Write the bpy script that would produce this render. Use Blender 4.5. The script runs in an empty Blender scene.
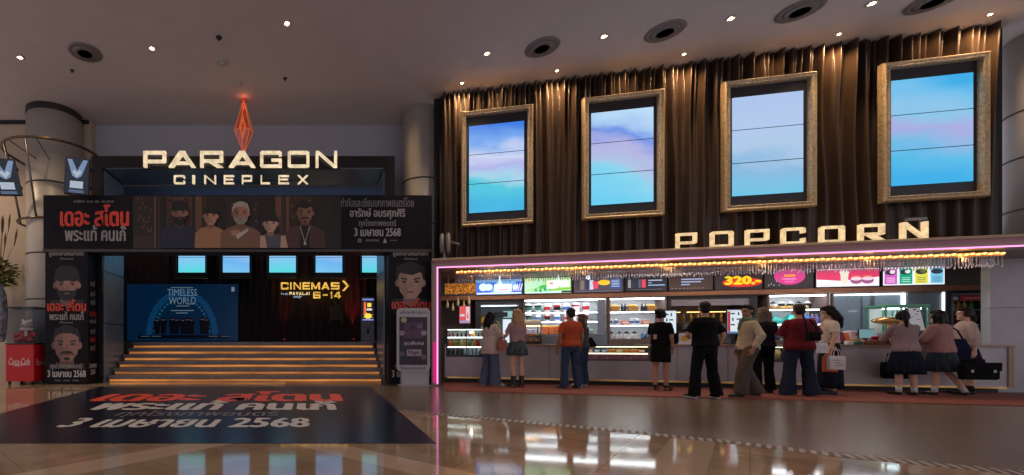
import bpy, bmesh, math, random
from math import sin, cos, pi, radians, sqrt, atan2
from mathutils import Vector, Matrix, noise as mnoise
random.seed(11)
SC = bpy.context.scene
COL = SC.collection
# ---- the camera's geometry: a level wide lens, eye 1.05 m above the floor, frame shifted up and to the right
F, CAMH, U0, V0 = 440.0, 1.05, 310.0, 340.0
WA = atan2(-.235, .972)                       # the snack bar runs to the right and slightly towards us
D = Vector((cos(WA), sin(WA), 0)); N = Vector((-sin(WA), cos(WA), 0)); P1 = Vector((2.9, 10.0, 0))
CEIL = 6.95

def W(s, t, z): return P1 + D * s + N * t + Vector((0, 0, z))
def at(u, v, Y): return Vector(((u - U0) / F * Y, Y, CAMH + (V0 - v) / F * Y))
def fl(u, v):
    Y = CAMH * F / (v - V0)
    return Vector(((u - U0) / F * Y, Y, 0))
def wp(u, v, t):
    a = (u - U0) / F
    Y = (N.x * P1.x + N.y * P1.y + t) / (N.x * a + N.y)
    s = (a * Y - P1.x) * D.x + (Y - P1.y) * D.y
    return s, CAMH + (V0 - v) / F * Y
def bay(u0, v0, u1, v1, t):
    um = (u0 + u1) / 2
    s0 = wp(u0, v0, t)[0]; s1 = wp(u1, v0, t)[0]
    return s0, s1, wp(um, v1, t)[1], wp(um, v0, t)[1]
def ceil_pt(u, v):
    Y = (CEIL - CAMH) * F / (V0 - v)
    return Vector(((u - U0) / F * Y, Y, CEIL))

# ---- materials
MATS = {}
def mat(name, col, rough=.5, metal=0., emit=0., ecol=None, var=.08, scale=14., bump=0., spec=.5, sheen=0., coat=0.):
    if name in MATS: return MATS[name]
    m = bpy.data.materials.new(name); m.use_nodes = True
    nt = m.node_tree; b = nt.nodes['Principled BSDF']
    b.inputs['Roughness'].default_value = rough
    b.inputs['Metallic'].default_value = metal
    b.inputs['Specular IOR Level'].default_value = spec
    if sheen: b.inputs['Sheen Weight'].default_value = sheen
    if coat: b.inputs['Coat Weight'].default_value = coat; b.inputs['Coat Roughness'].default_value = .1
    tc = nt.nodes.new('ShaderNodeTexCoord'); nz = nt.nodes.new('ShaderNodeTexNoise')
    nz.inputs['Scale'].default_value = scale; nz.inputs['Detail'].default_value = 4
    nt.links.new(tc.outputs['Object'], nz.inputs['Vector'])
    rp = nt.nodes.new('ShaderNodeValToRGB')
    rp.color_ramp.elements[0].position = .3; rp.color_ramp.elements[1].position = .7
    rp.color_ramp.elements[0].color = tuple(c * (1 - var) for c in col[:3]) + (1,)
    rp.color_ramp.elements[1].color = tuple(min(1, c * (1 + var)) for c in col[:3]) + (1,)
    nt.links.new(nz.outputs['Fac'], rp.inputs['Fac'])
    nt.links.new(rp.outputs['Color'], b.inputs['Base Color'])
    if emit:
        b.inputs['Emission Color'].default_value = tuple((ecol or col)[:3]) + (1,)
        b.inputs['Emission Strength'].default_value = emit
    if bump:
        bp = nt.nodes.new('ShaderNodeBump'); bp.inputs['Strength'].default_value = bump; bp.inputs['Distance'].default_value = .01
        nt.links.new(nz.outputs['Fac'], bp.inputs['Height']); nt.links.new(bp.outputs['Normal'], b.inputs['Normal'])
    MATS[name] = m
    return m

def glass(name, col=(.9, .95, 1), clear=.85, rough=.03, tint=.06):
    if name in MATS: return MATS[name]
    m = bpy.data.materials.new(name); m.use_nodes = True; nt = m.node_tree
    b = nt.nodes['Principled BSDF']; out = nt.nodes['Material Output']
    b.inputs['Base Color'].default_value = tuple(c * tint for c in col) + (1,); b.inputs['Roughness'].default_value = rough
    tr = nt.nodes.new('ShaderNodeBsdfTransparent'); tr.inputs[0].default_value = tuple(col) + (1,)
    mx = nt.nodes.new('ShaderNodeMixShader'); mx.inputs[0].default_value = clear
    nt.links.new(b.outputs[0], mx.inputs[1]); nt.links.new(tr.outputs[0], mx.inputs[2]); nt.links.new(mx.outputs[0], out.inputs[0])
    MATS[name] = m
    return m

def ink(col, rough=.45):                      # flat printed colour
    k = 'ink_%02x%02x%02x' % tuple(int(255 * min(1, c) ** .45) for c in col)
    return mat(k, col, rough, var=.03, scale=30)
def srgb(r, g, b):
    f = lambda c: (c / 255 / 12.92) if c <= 10 else ((c / 255 + .055) / 1.055) ** 2.4
    return (f(r), f(g), f(b))
def glow(name, col, strength, rough=.5): return mat(name, tuple(c * .5 for c in col), rough, emit=strength, ecol=col)

# ---- mesh builder
class MB:
    def __init__(s): s.bm = bmesh.new(); s.mi = 0
    def _f(s, vs):
        try:
            f = s.bm.faces.new(vs); f.material_index = s.mi; return f
        except ValueError: return None
    def poly(s, pts): return s._f([s.bm.verts.new(p) for p in pts])
    def box(s, c, d, rz=0., M=None):
        x, y, z = d[0] / 2, d[1] / 2, d[2] / 2
        R = M if M is not None else Matrix.Rotation(rz, 3, 'Z')
        v = [s.bm.verts.new(Vector(c) + R @ Vector((a * x, b * y, e * z))) for a in (-1, 1) for b in (-1, 1) for e in (-1, 1)]
        for q in ((0, 1, 3, 2), (4, 6, 7, 5), (0, 4, 5, 1), (2, 3, 7, 6), (0, 2, 6, 4), (1, 5, 7, 3)): s._f([v[i] for i in q])
        return s
    def bx(s, x0, x1, y0, y1, z0, z1): return s.box(((x0 + x1) / 2, (y0 + y1) / 2, (z0 + z1) / 2), (abs(x1 - x0), abs(y1 - y0), abs(z1 - z0)))
    def rbox(s, x0, x1, y0, y1, z0, z1, b=.01):      # box with chamfered vertical and top edges
        o = [(x0 + b, y0), (x1 - b, y0), (x1, y0 + b), (x1, y1 - b), (x1 - b, y1), (x0 + b, y1), (x0, y1 - b), (x0, y0 + b)]
        cx, cy = (x0 + x1) / 2, (y0 + y1) / 2
        kx, ky = 1 - 2 * b / max(x1 - x0, 1e-6), 1 - 2 * b / max(y1 - y0, 1e-6)
        sh = lambda q: (cx + (q[0] - cx) * kx, cy + (q[1] - cy) * ky)
        s.loft([[sh(q) + (z0,) for q in o], [q + (z0 + b,) for q in o], [q + (z1 - b,) for q in o], [sh(q) + (z1,) for q in o]])
        return s
    def prism(s, pts, y0, y1):                        # outline in the x-z plane, extruded along y
        a = [s.bm.verts.new((p[0], y0, p[1])) for p in pts]; b = [s.bm.verts.new((p[0], y1, p[1])) for p in pts]
        s._f(a); s._f(b[::-1])
        for i in range(len(a)):
            j = (i + 1) % len(a); s._f([a[j], a[i], b[i], b[j]])
        return s
    def loft(s, rings, cap=True, closed=False):
        R = [[s.bm.verts.new(p) for p in r] for r in rings]
        n = len(R[0])
        for k in range(len(R) - (0 if closed else 1)):
            A, B = R[k], R[(k + 1) % len(R)]
            for i in range(n): s._f([A[i], A[(i + 1) % n], B[(i + 1) % n], B[i]])
        if cap and not closed: s._f(R[0][::-1]); s._f(R[-1])
        return s
    def ring(s, c, d, r, n, up=None):
        d = Vector(d).normalized(); u = Vector(up) if up else (Vector((0, 0, 1)) if abs(d.z) < .9 else Vector((1, 0, 0)))
        a = d.cross(u).normalized(); b = d.cross(a)
        return [Vector(c) + a * (r * cos(2 * pi * i / n)) + b * (r * sin(2 * pi * i / n)) for i in range(n)]
    def cyl(s, a, b, r0, r1=None, n=16):
        a, b = Vector(a), Vector(b)
        return s.loft([s.ring(a, b - a, r0, n), s.ring(b, b - a, r0 if r1 is None else r1, n)])
    def tube(s, pts, r, n=8, closed=False):
        P = [Vector(p) for p in pts]; m = len(P); rs = []
        for i in range(m):
            d = (P[(i + 1) % m] - P[i - 1]) if closed else (P[min(i + 1, m - 1)] - P[max(i - 1, 0)])
            rs.append(s.ring(P[i], d, r[i] if isinstance(r, (list, tuple)) else r, n))
        return s.loft(rs, closed=closed)
    def lathe(s, prof, n=24, c=(0, 0, 0), sx=1., sy=1.):
        return s.loft([[(c[0] + r * cos(2 * pi * i / n) * sx, c[1] + r * sin(2 * pi * i / n) * sy, c[2] + z) for i in range(n)] for r, z in prof])
    def ell(s, c, r, nu=14, nv=9, M=None):
        c = Vector(c); rs = []
        for k in range(nv + 1):
            a = -pi / 2 + pi * (k * .98 + .01 * nv) / nv
            q = [Vector((r[0] * cos(a) * cos(2 * pi * i / nu), r[1] * cos(a) * sin(2 * pi * i / nu), r[2] * sin(a))) for i in range(nu)]
            rs.append([c + (M @ p if M is not None else p) for p in q])
        return s.loft(rs)
    def caps(s, a, b, ra, rb, n=12):
        s.cyl(a, b, ra, rb, n); s.ell(a, (ra,) * 3, n, 7); s.ell(b, (rb,) * 3, n, 7)
        return s
    def rectloft(s, loops, cap=True):                  # loops of (x0,x1,z0,z1,y): picture-frame profiles
        return s.loft([[(a, y, c), (b, y, c), (b, y, d), (a, y, d)] for a, b, c, d, y in loops], cap=cap)
    def mesh(s, me, M):
        vs = [s.bm.verts.new(M @ v.co) for v in me.vertices]
        for p in me.polygons: s._f([vs[i] for i in p.vertices])
        return s
    def data(s, name, mats, smooth=False, recalc=True):
        if recalc: bmesh.ops.recalc_face_normals(s.bm, faces=s.bm.faces[:])
        me = bpy.data.meshes.new(name); s.bm.to_mesh(me); s.bm.free()
        for m in (mats if isinstance(mats, (list, tuple)) else [mats]): me.materials.append(m)
        if smooth: me.polygons.foreach_set('use_smooth', [True] * len(me.polygons))
        return me

def obj(name, mb, mats, parent=None, loc=None, rz=0., smooth=False, recalc=True):
    me = mb.data(name, mats, smooth, recalc) if isinstance(mb, MB) else mb
    o = bpy.data.objects.new(name, me); COL.objects.link(o)
    if parent is not None: o.parent = parent
    if loc is not None: o.location = loc
    if rz: o.rotation_euler = (0, 0, rz)
    return o
def tag(o, label, cat, group=None, kind=None):
    o['label'] = label; o['category'] = cat
    if group: o['group'] = group
    if kind: o['kind'] = kind
    return o
def thing(name, label, cat, loc=(0, 0, 0), rz=0., group=None):
    o = bpy.data.objects.new(name, None); COL.objects.link(o)
    o.location = loc; o.rotation_euler = (0, 0, rz)
    return tag(o, label, cat, group)
def struct(name, mb, m, label=None, smooth=False, **k):
    o = obj(name, mb, m, smooth=smooth, **k); o['kind'] = 'structure'
    if label: o['label'] = label
    return o
def copy_tree(r, loc, label=None, rz=None):
    c = r.copy(); COL.objects.link(c); c.location = loc
    if rz is not None: c.rotation_euler = (0, 0, rz)
    if label: c['label'] = label
    for ch in r.children:
        d = ch.copy(); COL.objects.link(d); d.parent = c
        for g in ch.children:
            e = g.copy(); COL.objects.link(e); e.parent = d
    return c
ORD = ['first', 'second', 'third', 'fourth', 'fifth', 'sixth', 'seventh', 'eighth', 'ninth', 'tenth', 'eleventh', 'twelfth', 'thirteenth', 'fourteenth', 'fifteenth', 'sixteenth', 'seventeenth', 'eighteenth', 'nineteenth', 'twentieth']

def voxel(mb, name, size, m, smooth=2, fold=0.):
    bmesh.ops.recalc_face_normals(mb.bm, faces=mb.bm.faces[:])
    me = bpy.data.meshes.new(name); mb.bm.to_mesh(me); mb.bm.free()
    o = bpy.data.objects.new('tmp_' + name, me); COL.objects.link(o)
    r = o.modifiers.new('r', 'REMESH'); r.mode = 'VOXEL'; r.voxel_size = size
    if smooth:
        q = o.modifiers.new('s', 'SMOOTH'); q.iterations = smooth; q.factor = .5
    dg = bpy.context.evaluated_depsgraph_get(); dg.update()
    me2 = bpy.data.meshes.new_from_object(o.evaluated_get(dg)); me2.name = name
    bpy.data.objects.remove(o); bpy.data.meshes.remove(me)
    if fold:
        nn = [v.normal.copy() for v in me2.vertices]
        for v, q in zip(me2.vertices, nn):
            c = v.co; v.co = c + q * (fold * (mnoise.noise(Vector((c.x * 16, c.y * 16, c.z * 5))) + .6 * mnoise.noise(Vector((c.x * 9 + 7, c.y * 9, c.z * 22)))))
    me2.materials.clear(); me2.materials.append(m)
    me2.polygons.foreach_set('use_smooth', [True] * len(me2.polygons))
    return me2

# ---- lettering
def text_mesh(s, bold=.01, shear=0.):
    c = bpy.data.curves.new('t', 'FONT'); c.body = s; c.size = 1; c.offset = bold; c.shear = shear; c.resolution_u = 2
    o = bpy.data.objects.new('t', c); COL.objects.link(o)
    dg = bpy.context.evaluated_depsgraph_get(); dg.update()
    me = bpy.data.meshes.new_from_object(o.evaluated_get(dg)); bpy.data.objects.remove(o); bpy.data.curves.remove(c)
    return me
def add_text(mb, s, x0, x1, z0, z1, y, bold=.01, shear=0., flat=False, slots=True):
    me = text_mesh(s, 0, shear)
    if not me.vertices: return
    xs = [v.co.x for v in me.vertices]; ys = [v.co.y for v in me.vertices]
    a, b, c, d = min(xs), max(xs), min(ys), max(ys)
    kx, kz = (x1 - x0) / (b - a), (z1 - z0) / (d - c)
    if flat: f = lambda p: Vector((x0 + (p.x - a) * kx, z0 + (p.y - c) * kz, y))
    else: f = lambda p: Vector((x0 + (p.x - a) * kx, y, z0 + (p.y - c) * kz))
    wd = bold * 1.2 * min(kx, kz)
    dn = 0
    for ox, oz in ((0, 0), (-wd, 0), (wd, 0), (0, wd * .7), (0, -wd * .7)) if bold > .008 else ((0, 0),):
        dn += 1; dv = Vector((ox, oz, 1.2e-4 * dn)) if flat else Vector((ox, -4e-5 * dn, oz))
        vs = [mb.bm.verts.new(f(v.co) + dv) for v in me.vertices]
        for p in me.polygons: mb._f([vs[i] for i in p.vertices])
    bpy.data.meshes.remove(me)

def glyph(ch, tx=.2, tz=.22):
    r = lambda a, b, c, d: [(a, b), (c, b), (c, d), (a, d)]
    L = r(0, 0, tx, 1); T = r(0, 1 - tz, 1, 1); B = r(0, 0, 1, tz); R = r(1 - tx, 0, 1, 1)
    G = {
        'O': [r(.06, 0, .94, tz), r(.06, 1 - tz, .94, 1), r(0, .06, tx, .94), r(1 - tx, .06, 1, .94)],
        'C': [r(.06, 0, .94, tz), r(.06, 1 - tz, .94, 1), r(0, .06, tx, .94), r(1 - tx, .06, 1, .34), r(1 - tx, .66, 1, .94)],
        'G': [r(.06, 0, 1, tz), r(.06, 1 - tz, .94, 1), r(0, .06, tx, .94), r(1 - tx, 0, 1, .52), r(.52, .52 - tz * .8, 1, .52), r(1 - tx, .72, 1, .94)],
        'P': [L, T, r(0, .3, .95, .3 + tz), r(1 - tx, .34, 1, .96)],
        'R': [L, T, r(0, .33, .95, .33 + tz), r(1 - tx, .36, 1, .96), [(.36, .34), (.62, .34), (1.02, 0), (.74, 0)]],
        'A': [[(0, 0), (tx * 1.25, 0), (.62, 1), (.4, 1)], [(1, 0), (1 - tx * 1.25, 0), (.38, 1), (.6, 1)], r(.2, .2, .8, .2 + tz * .9)],
        'N': [L, R, [(0, 1), (tx * 1.1, 1), (1, 0), (1 - tx * 1.1, 0)]],
        'I': [r(0, 0, 1, 1)],
        'E': [L, T, B, r(0, .5 - tz / 2, .92, .5 + tz / 2)],
        'L': [L, B],
        'X': [[(0, 0), (tx * 1.4, 0), (1, 1), (1 - tx * 1.4, 1)], [(1, 0), (1 - tx * 1.4, 0), (0, 1), (tx * 1.4, 1)]],
        'M': [L, R, [(0, 1), (tx, 1), (.5 + tx * .5, .1), (.5 - tx * .5, .1)], [(1, 1), (1 - tx, 1), (.5 - tx * .5, .1), (.5 + tx * .5, .1)]],
        'S': [T, B, r(0, .5 - tz / 2, 1, .5 + tz / 2), r(0, .5, tx, 1), r(1 - tx, 0, 1, .5)],
        'V': [[(0, 1), (tx * 1.3, 1), (.62, 0), (.4, 0)], [(1, 1), (1 - tx * 1.3, 1), (.38, 0), (.6, 0)]],
        '6': [L, T, B, r(0, .5 - tz / 2, 1, .5 + tz / 2), r(1 - tx, 0, 1, .5)],
        '1': [r(.4, 0, .4 + tx * 1.3, 1), [(.1, .72), (.4, 1), (.4, .72)]],
        '4': [r(.62, 0, .62 + tx, 1), r(0, .22, 1, .22 + tz), [(0, .3), (tx, .3), (.72, 1), (.5, 1)]],
        '-': [r(0, .42, 1, .42 + tz)],
        '>': [[(0, 0), (.35, 0), (1, .5), (.65, .5)], [(0, 1), (.35, 1), (1, .5), (.65, .5)]],
    }
    return G[ch]
def add_glyph(mb, ch, x0, x1, z0, z1, y0, y1, tx=.2, tz=.22):
    for k, p in enumerate(glyph(ch, tx, tz)):
        e = .0006 * k
        mb.prism([(x0 + a * (x1 - x0), z0 + b * (z1 - z0)) for a, b in p], y0 - e, y1)
# ================= SETTING =================
def floor_mat(name, base, dark, rough, band):
    m = bpy.data.materials.new(name); m.use_nodes = True; nt = m.node_tree; b = nt.nodes['Principled BSDF']
    L = nt.links.new; nd = nt.nodes.new
    tc = nd('ShaderNodeTexCoord')
    n1 = nd('ShaderNodeTexNoise'); n1.inputs['Scale'].default_value = 1.6; n1.inputs['Detail'].default_value = 7; n1.inputs['Distortion'].default_value = 1.2
    L(tc.outputs['Object'], n1.inputs['Vector'])
    r1 = nd('ShaderNodeValToRGB'); r1.color_ramp.elements[0].position = .32; r1.color_ramp.elements[1].position = .68
    r1.color_ramp.elements[0].color = dark + (1,); r1.color_ramp.elements[1].color = base + (1,)
    L(n1.outputs['Fac'], r1.inputs['Fac'])
    mp = nd('ShaderNodeMapping'); mp.inputs['Rotation'].default_value = (0, 0, radians(45)); L(tc.outputs['Object'], mp.inputs['Vector'])
    br = nd('ShaderNodeTexBrick'); br.offset = 0; br.inputs['Scale'].default_value = 1.0
    br.inputs['Brick Width'].default_value = .87; br.inputs['Row Height'].default_value = .87; br.inputs['Mortar Size'].default_value = .004
    br.inputs['Color1'].default_value = (.92, .92, .92, 1); br.inputs['Color2'].default_value = (1.06, 1.06, 1.06, 1); br.inputs['Mortar'].default_value = (.6, .6, .6, 1)
    L(mp.outputs[0], br.inputs['Vector'])
    mx = nd('ShaderNodeMixRGB'); mx.blend_type = 'MULTIPLY'; mx.inputs[0].default_value = 1
    L(r1.outputs[0], mx.inputs[1]); L(br.outputs['Color'], mx.inputs[2])
    last = mx.outputs[0]
    if band:                                     # lighter stone bands laid as large diamonds
        sp = nd('ShaderNodeSeparateXYZ'); L(tc.outputs['Object'], sp.inputs[0])
        for op, off in (('SUBTRACT', .85), ('ADD', .65)):
            a = nd('ShaderNodeMath'); a.operation = op; L(sp.outputs[0], a.inputs[0]); L(sp.outputs[1], a.inputs[1])
            c = nd('ShaderNodeMath'); c.operation = 'ADD'; L(a.outputs[0], c.inputs[0]); c.inputs[1].default_value = off + 49
            d = nd('ShaderNodeMath'); d.operation = 'MODULO'; L(c.outputs[0], d.inputs[0]); d.inputs[1].default_value = 4.9
            e = nd('ShaderNodeMath'); e.operation = 'LESS_THAN'; L(d.outputs[0], e.inputs[0]); e.inputs[1].default_value = .5
            x = nd('ShaderNodeMixRGB'); L(e.outputs[0], x.inputs[0]); L(last, x.inputs[1]); x.inputs[2].default_value = band + (1,)
            last = x.outputs[0]
    L(last, b.inputs['Base Color'])
    b.inputs['Roughness'].default_value = rough
    b.inputs['Specular IOR Level'].default_value = .62
    bp = nd('ShaderNodeBump'); bp.inputs['Strength'].default_value = .012 if rough < .1 else .05; bp.inputs['Distance'].default_value = .01
    n2 = nd('ShaderNodeTexNoise'); n2.inputs['Scale'].default_value = 3.0; L(tc.outputs['Object'], n2.inputs['Vector'])
    L(n2.outputs['Fac'], bp.inputs['Height']); L(bp.outputs['Normal'], b.inputs['Normal'])
    return m
m_polish = floor_mat('polished_tan_marble', (.46, .34, .24), (.32, .225, .15), .065, (.54, .41, .30))
m_matte = floor_mat('honed_brown_stone', (.15, .11, .085), (.115, .083, .065), .26, None)

# the studded strip's centre line, from the middle of the hall out to the right
CURVE = [(-.6, 8.2), (.6, 7.1), (1.72, 6.29), (2.77, 5.62), (3.58, 5.08), (4.32, 4.53), (4.83, 4.0), (5.63, 3.47), (6.6, 2.9), (8.2, 2.0), (10.5, .9)]
mb = MB()
mb.poly([(-14, -6, 0), (10.5, -6, 0)] + [(x, y, 0) for x, y in CURVE[::-1]] + [(-.6, 13, 0), (-14, 13, 0)])
struct('floor', mb, m_polish, 'polished tan marble floor with lighter diagonal bands')
mb = MB()
mb.poly([(x, y, 0) for x, y in CURVE] + [(18, .9, 0), (18, 13, 0), (-.6, 13, 0)])
struct('floor', mb, m_matte, 'honed brown stone floor beside the snack bar')
mb = MB(); k = 0
def along(P, step):
    out = []; carry = 0
    for (x0, y0), (x1, y1) in zip(P, P[1:]):
        L = sqrt((x1 - x0) ** 2 + (y1 - y0) ** 2); q = carry
        while q < L:
            out.append((x0 + (x1 - x0) * q / L, y0 + (y1 - y0) * q / L, (x1 - x0) / L, (y1 - y0) / L)); q += step
        carry = q - L
    return out
for i, (x, y, dx, dy) in enumerate(along([(1.40, 6.52)] + CURVE[2:], .036)):
    mb.mi = i % 2
    mb.box((x, y, .002), (.0358, .17, .004), rz=atan2(dy, dx))
struct('trim_1', mb, [mat('strip_pale', (.42, .34, .30), .4), mat('strip_dark', (.035, .022, .02), .4)], 'studded ladder strip between the two floors')

m_ceil = mat('ceiling_plaster', (.66, .60, .585), .8, var=.03, scale=2)
mb = MB(); mb.bx(-14, 18, -6, 12.1, CEIL, CEIL + .2)
struct('ceiling', mb, m_ceil, 'taupe plaster ceiling')
# a shallow ceiling step over the left half
m_beige = mat('beige_wall', (.52, .42, .31), .6, var=.05, scale=3)
mb = MB(); mb.bx(-14, -5.9, 11.85, 12.1, 0, CEIL)
struct('wall_left', mb, m_beige, 'warm beige wall behind the left column')
mb = MB(); mb.bx(-14, -5.95, 11.80, 11.85, CEIL - .09, CEIL)
struct('trim_2', mb, mat('shadow_gap', (.02, .018, .016), .7), 'dark shadow gap along the top of the beige wall')
mb = MB(); mb.bx(-13, -7.25, 11.0, 11.85, 0, 1.0)
struct('wall_ledge', mb, mat('ledge_stone', (.50, .41, .31), .5), 'low beige stone ledge')
m_slate = mat('slate_paint', (.40, .40, .45), .7, var=.04, scale=2)
mb = MB(); mb.bx(-5.9, 3.3, 12.1, 12.25, 5.3, CEIL); mb.bx(-5.9, -5.2, 12.1, 12.25, 0, 5.3); mb.bx(1.95, 2.55, 12.1, 12.25, 0, 5.3)
struct('wall_facade', mb, m_slate, 'slate grey wall above the cinema entrance')

# columns
m_col = mat('column_stone', (.46, .42, .37), .38, var=.05, scale=3); m_dark = mat('dark_joint_and_shadow', (.025, .02, .018), .6)
def column(n, x, y, r, joints, label, top=.16, z0=0):
    mb = MB(); mb.cyl((x, y, z0), (x, y, CEIL - top), r, n=64); c = struct('column_' + n, mb, m_col, label, smooth=False)
    for p in c.data.polygons: p.use_smooth = abs(p.normal.z) < .5
    mb = MB()
    for z in joints: mb.cyl((x, y, z), (x, y, z + .035), r + .006, n=64)
    if joints: obj('joint_line', mb, m_dark, parent=c)
    if top:
        mb = MB(); mb.cyl((x, y, CEIL - top), (x, y, CEIL - .001), r + .012, n=64); obj('top_shadow_band', mb, m_dark, parent=c)  # dark ring puts the shadow band of the top gap into colour
column('left', -6.67, 11.5, .64, [2.05, 3.2, 4.98], 'round beige column left of the cinema entrance')
column('right', 2.86, 11.42, .45, [2.6, 3.95, 5.1], 'round grey column between entrance and curtain', 0)
column('end', 14.45, 8.3, .75, [3.55, 4.55, 5.45], 'round pale stone column at the right end of the curtain', 0, 2.96)

# cinema entrance portal
m_port = mat('black_gloss_metal', (.018, .016, .018), .18, var=.1, scale=4)
mb = MB()
mb.bx(-5.4, -5.13, 10.88, 12.1, 0, 5.6); mb.bx(1.85, 2.1, 10.88, 12.1, 0, 5.6); mb.bx(-5.13, 1.85, 10.88, 12.1, 5.33, 5.6)
po = struct('wall_portal', mb, m_port, 'black portal frame around the cinema entrance')
m_clad = mat('blue_grey_cladding', (.26, .32, .40), .3, .35, var=.1, scale=3)
mb = MB()
for z0, z1 in ((.0, 1.45), (1.47, 2.75), (2.77, 5.28)): mb.bx(-5.13, -5.115, 10.95, 12.08, z0, z1)
obj('cladding', mb, m_clad, parent=po)
mb = MB()
for z0, z1 in ((.0, 1.45), (1.47, 2.75), (2.77, 5.28)): mb.bx(1.835, 1.85, 10.95, 12.08, z0, z1)
obj('cladding', mb, m_clad, parent=po)
mb = MB(); mb.bx(-5.11, 1.83, 10.95, 12.08, 5.31, 5.33); obj('soffit_panel', mb, m_clad, parent=po)

# stairs
st = thing('stairs', 'wide flight of six stone steps with amber lit risers', 'stairs', (-1.62, 11, 0)); 
m_step = mat('step_stone', (.20, .165, .15), .3, var=.2, scale=9)
def led_mat(name, col, s0, s1, sc):
    m = bpy.data.materials.new(name); m.use_nodes = True; nt = m.node_tree; b = nt.nodes['Principled BSDF']
    tc = nt.nodes.new('ShaderNodeTexCoord'); mp = nt.nodes.new('ShaderNodeMapping'); mp.inputs['Scale'].default_value = sc
    nz = nt.nodes.new('ShaderNodeTexNoise'); nz.inputs['Scale'].default_value = 1; nz.inputs['Detail'].default_value = 3
    mr = nt.nodes.new('ShaderNodeMapRange'); mr.inputs['From Min'].default_value = .3; mr.inputs['From Max'].default_value = .7; mr.inputs['To Min'].default_value = s0; mr.inputs['To Max'].default_value = s1
    nt.links.new(tc.outputs['Object'], mp.inputs[0]); nt.links.new(mp.outputs[0], nz.inputs['Vector']); nt.links.new(nz.outputs['Fac'], mr.inputs[0])
    nt.links.new(mr.outputs[0], b.inputs['Emission Strength']); b.inputs['Emission Color'].default_value = col + (1,); b.inputs['Base Color'].default_value = tuple(c * .3 for c in col) + (1,)
    MATS[name] = m
    return m
m_amber = led_mat('amber_riser_light', (1., .36, .085), .16, .62, (.9, 1, 9))
for k in range(6):
    y = .3 * k; z = .165 * k
    mb = MB(); mb.bx(-3.44, 3.44, y, (y + .32 if k < 5 else 1.7), z + .088, z + .165); mb.bx(-3.44, 3.44, y + .05, y + .33, z, z + .088)
    s_ = obj('step', mb, m_step, parent=st)
    mb = MB(); mb.bx(-3.40, 3.40, y + .032, y + .049, z + .012, z + .066); obj('riser_light', mb, m_amber, parent=s_)

# the hall beyond
m_hall = mat('hall_dark_plaster', (.05, .045, .055), .6)
mb = MB(); mb.bx(-9.3, 4.6, 12.72, 20, .8, .985); mb.bx(-9.3, 4.6, 12.72, 12.78, 0, .8); struct('floor_hall', mb, mat('hall_dark_floor', (.10, .09, .085), .3), 'dark floor of the raised hall')
mb = MB(); mb.bx(-9.3, 4.6, 12.25, 20, CEIL, CEIL + .2); struct('ceiling_hall', mb, mat('hall_ceiling', (.30, .31, .36), .7), 'dark ceiling of the raised hall')
mb = MB(); mb.bx(-9.3, -9.1, 12.25, 20, .8, CEIL); mb.bx(-9.3, -5.9, 12.25, 12.3, .8, CEIL)
mb.loft([[(2.12, 12.25, .8), (2.3, 12.25, .8), (4.2, 20, .8), (4.0, 20, .8)], [(2.12, 12.25, CEIL), (2.3, 12.25, CEIL), (4.2, 20, CEIL), (4.0, 20, CEIL)]])
mb.bx(-9.3, 4.2, 19.9, 20, .8, CEIL)
struct('wall_hall', mb, m_hall, 'dark side and back walls of the raised hall')

def drape(x0, x1, z0, z1, w1, w2, amp, nx, nz, seed):
    mb = MB(); G = []
    for j in range(nz + 1):
        z = z0 + (z1 - z0) * j / nz; q = j / nz; row = []
        for i in range(nx + 1):
            x = x0 + (x1 - x0) * i / nx
            ph = 2.4 * mnoise.noise(Vector((x * .9, seed, q * .5))); am = .55 + .75 * abs(mnoise.noise(Vector((x * .7 + 3, seed + 5, q * .35))))
            y = amp * am * (sin(2 * pi * x / w1 + ph) + .25 * sin(4 * pi * x / w1 + ph * 2 + 1)) * (1 - .25 * q) + amp * .8 * q * q * q * sin(2 * pi * x / w2 + 3 * ph)
            y += amp * .5 * mnoise.noise(Vector((x * 1.3, z * .5, seed + 9)))
            row.append(mb.bm.verts.new((x, y, z)))
        G.append(row)
    for j in range(nz):
        for i in range(nx): mb._f([G[j][i], G[j][i + 1], G[j + 1][i + 1], G[j + 1][i]])
    return mb
m_satin = mat('brown_satin', (.047, .027, .017), .36, var=.10, scale=5, spec=.5, sheen=.05)
cu = obj('stage_curtain', drape(.08, 10.12, 2.906, CEIL - .015, .25, .105, .115, 1100, 26, 2.), m_satin, loc=W(0, .62, 0), rz=WA, smooth=True)
tag(cu, 'floor to ceiling brown satin curtain hanging above the snack bar', 'curtain')
m_maroon = mat('dark_plum_velvet', (.035, .018, .022), .6, var=.15, scale=5, sheen=.2)
cu = obj('stage_curtain', drape(-9.05, 3.75, .99, CEIL - .02, .33, .16, .09, 900, 10, 8.), m_maroon, loc=(0, 19.65, 0), smooth=True)
tag(cu, 'dark plum curtain across the back of the raised hall', 'curtain')
mb = MB(); mb.bx(-.05, 10.3, .78, .85, 2.7, CEIL)
o = struct('wall_curtain', mb, mat('black_paint', (.012, .011, .011), .8), 'black wall behind the brown curtain'); o.location = P1; o.rotation_euler = (0, 0, WA)
mb = MB(); mb.bx(10.14, 10.3, .76, .9, 2.905, CEIL)
o = struct('wall_curtain_end', mb, mat('black_paint', (.012, .011, .011), .8), 'black return at the right end of the curtain'); o.location = P1; o.rotation_euler = (0, 0, WA)

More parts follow.
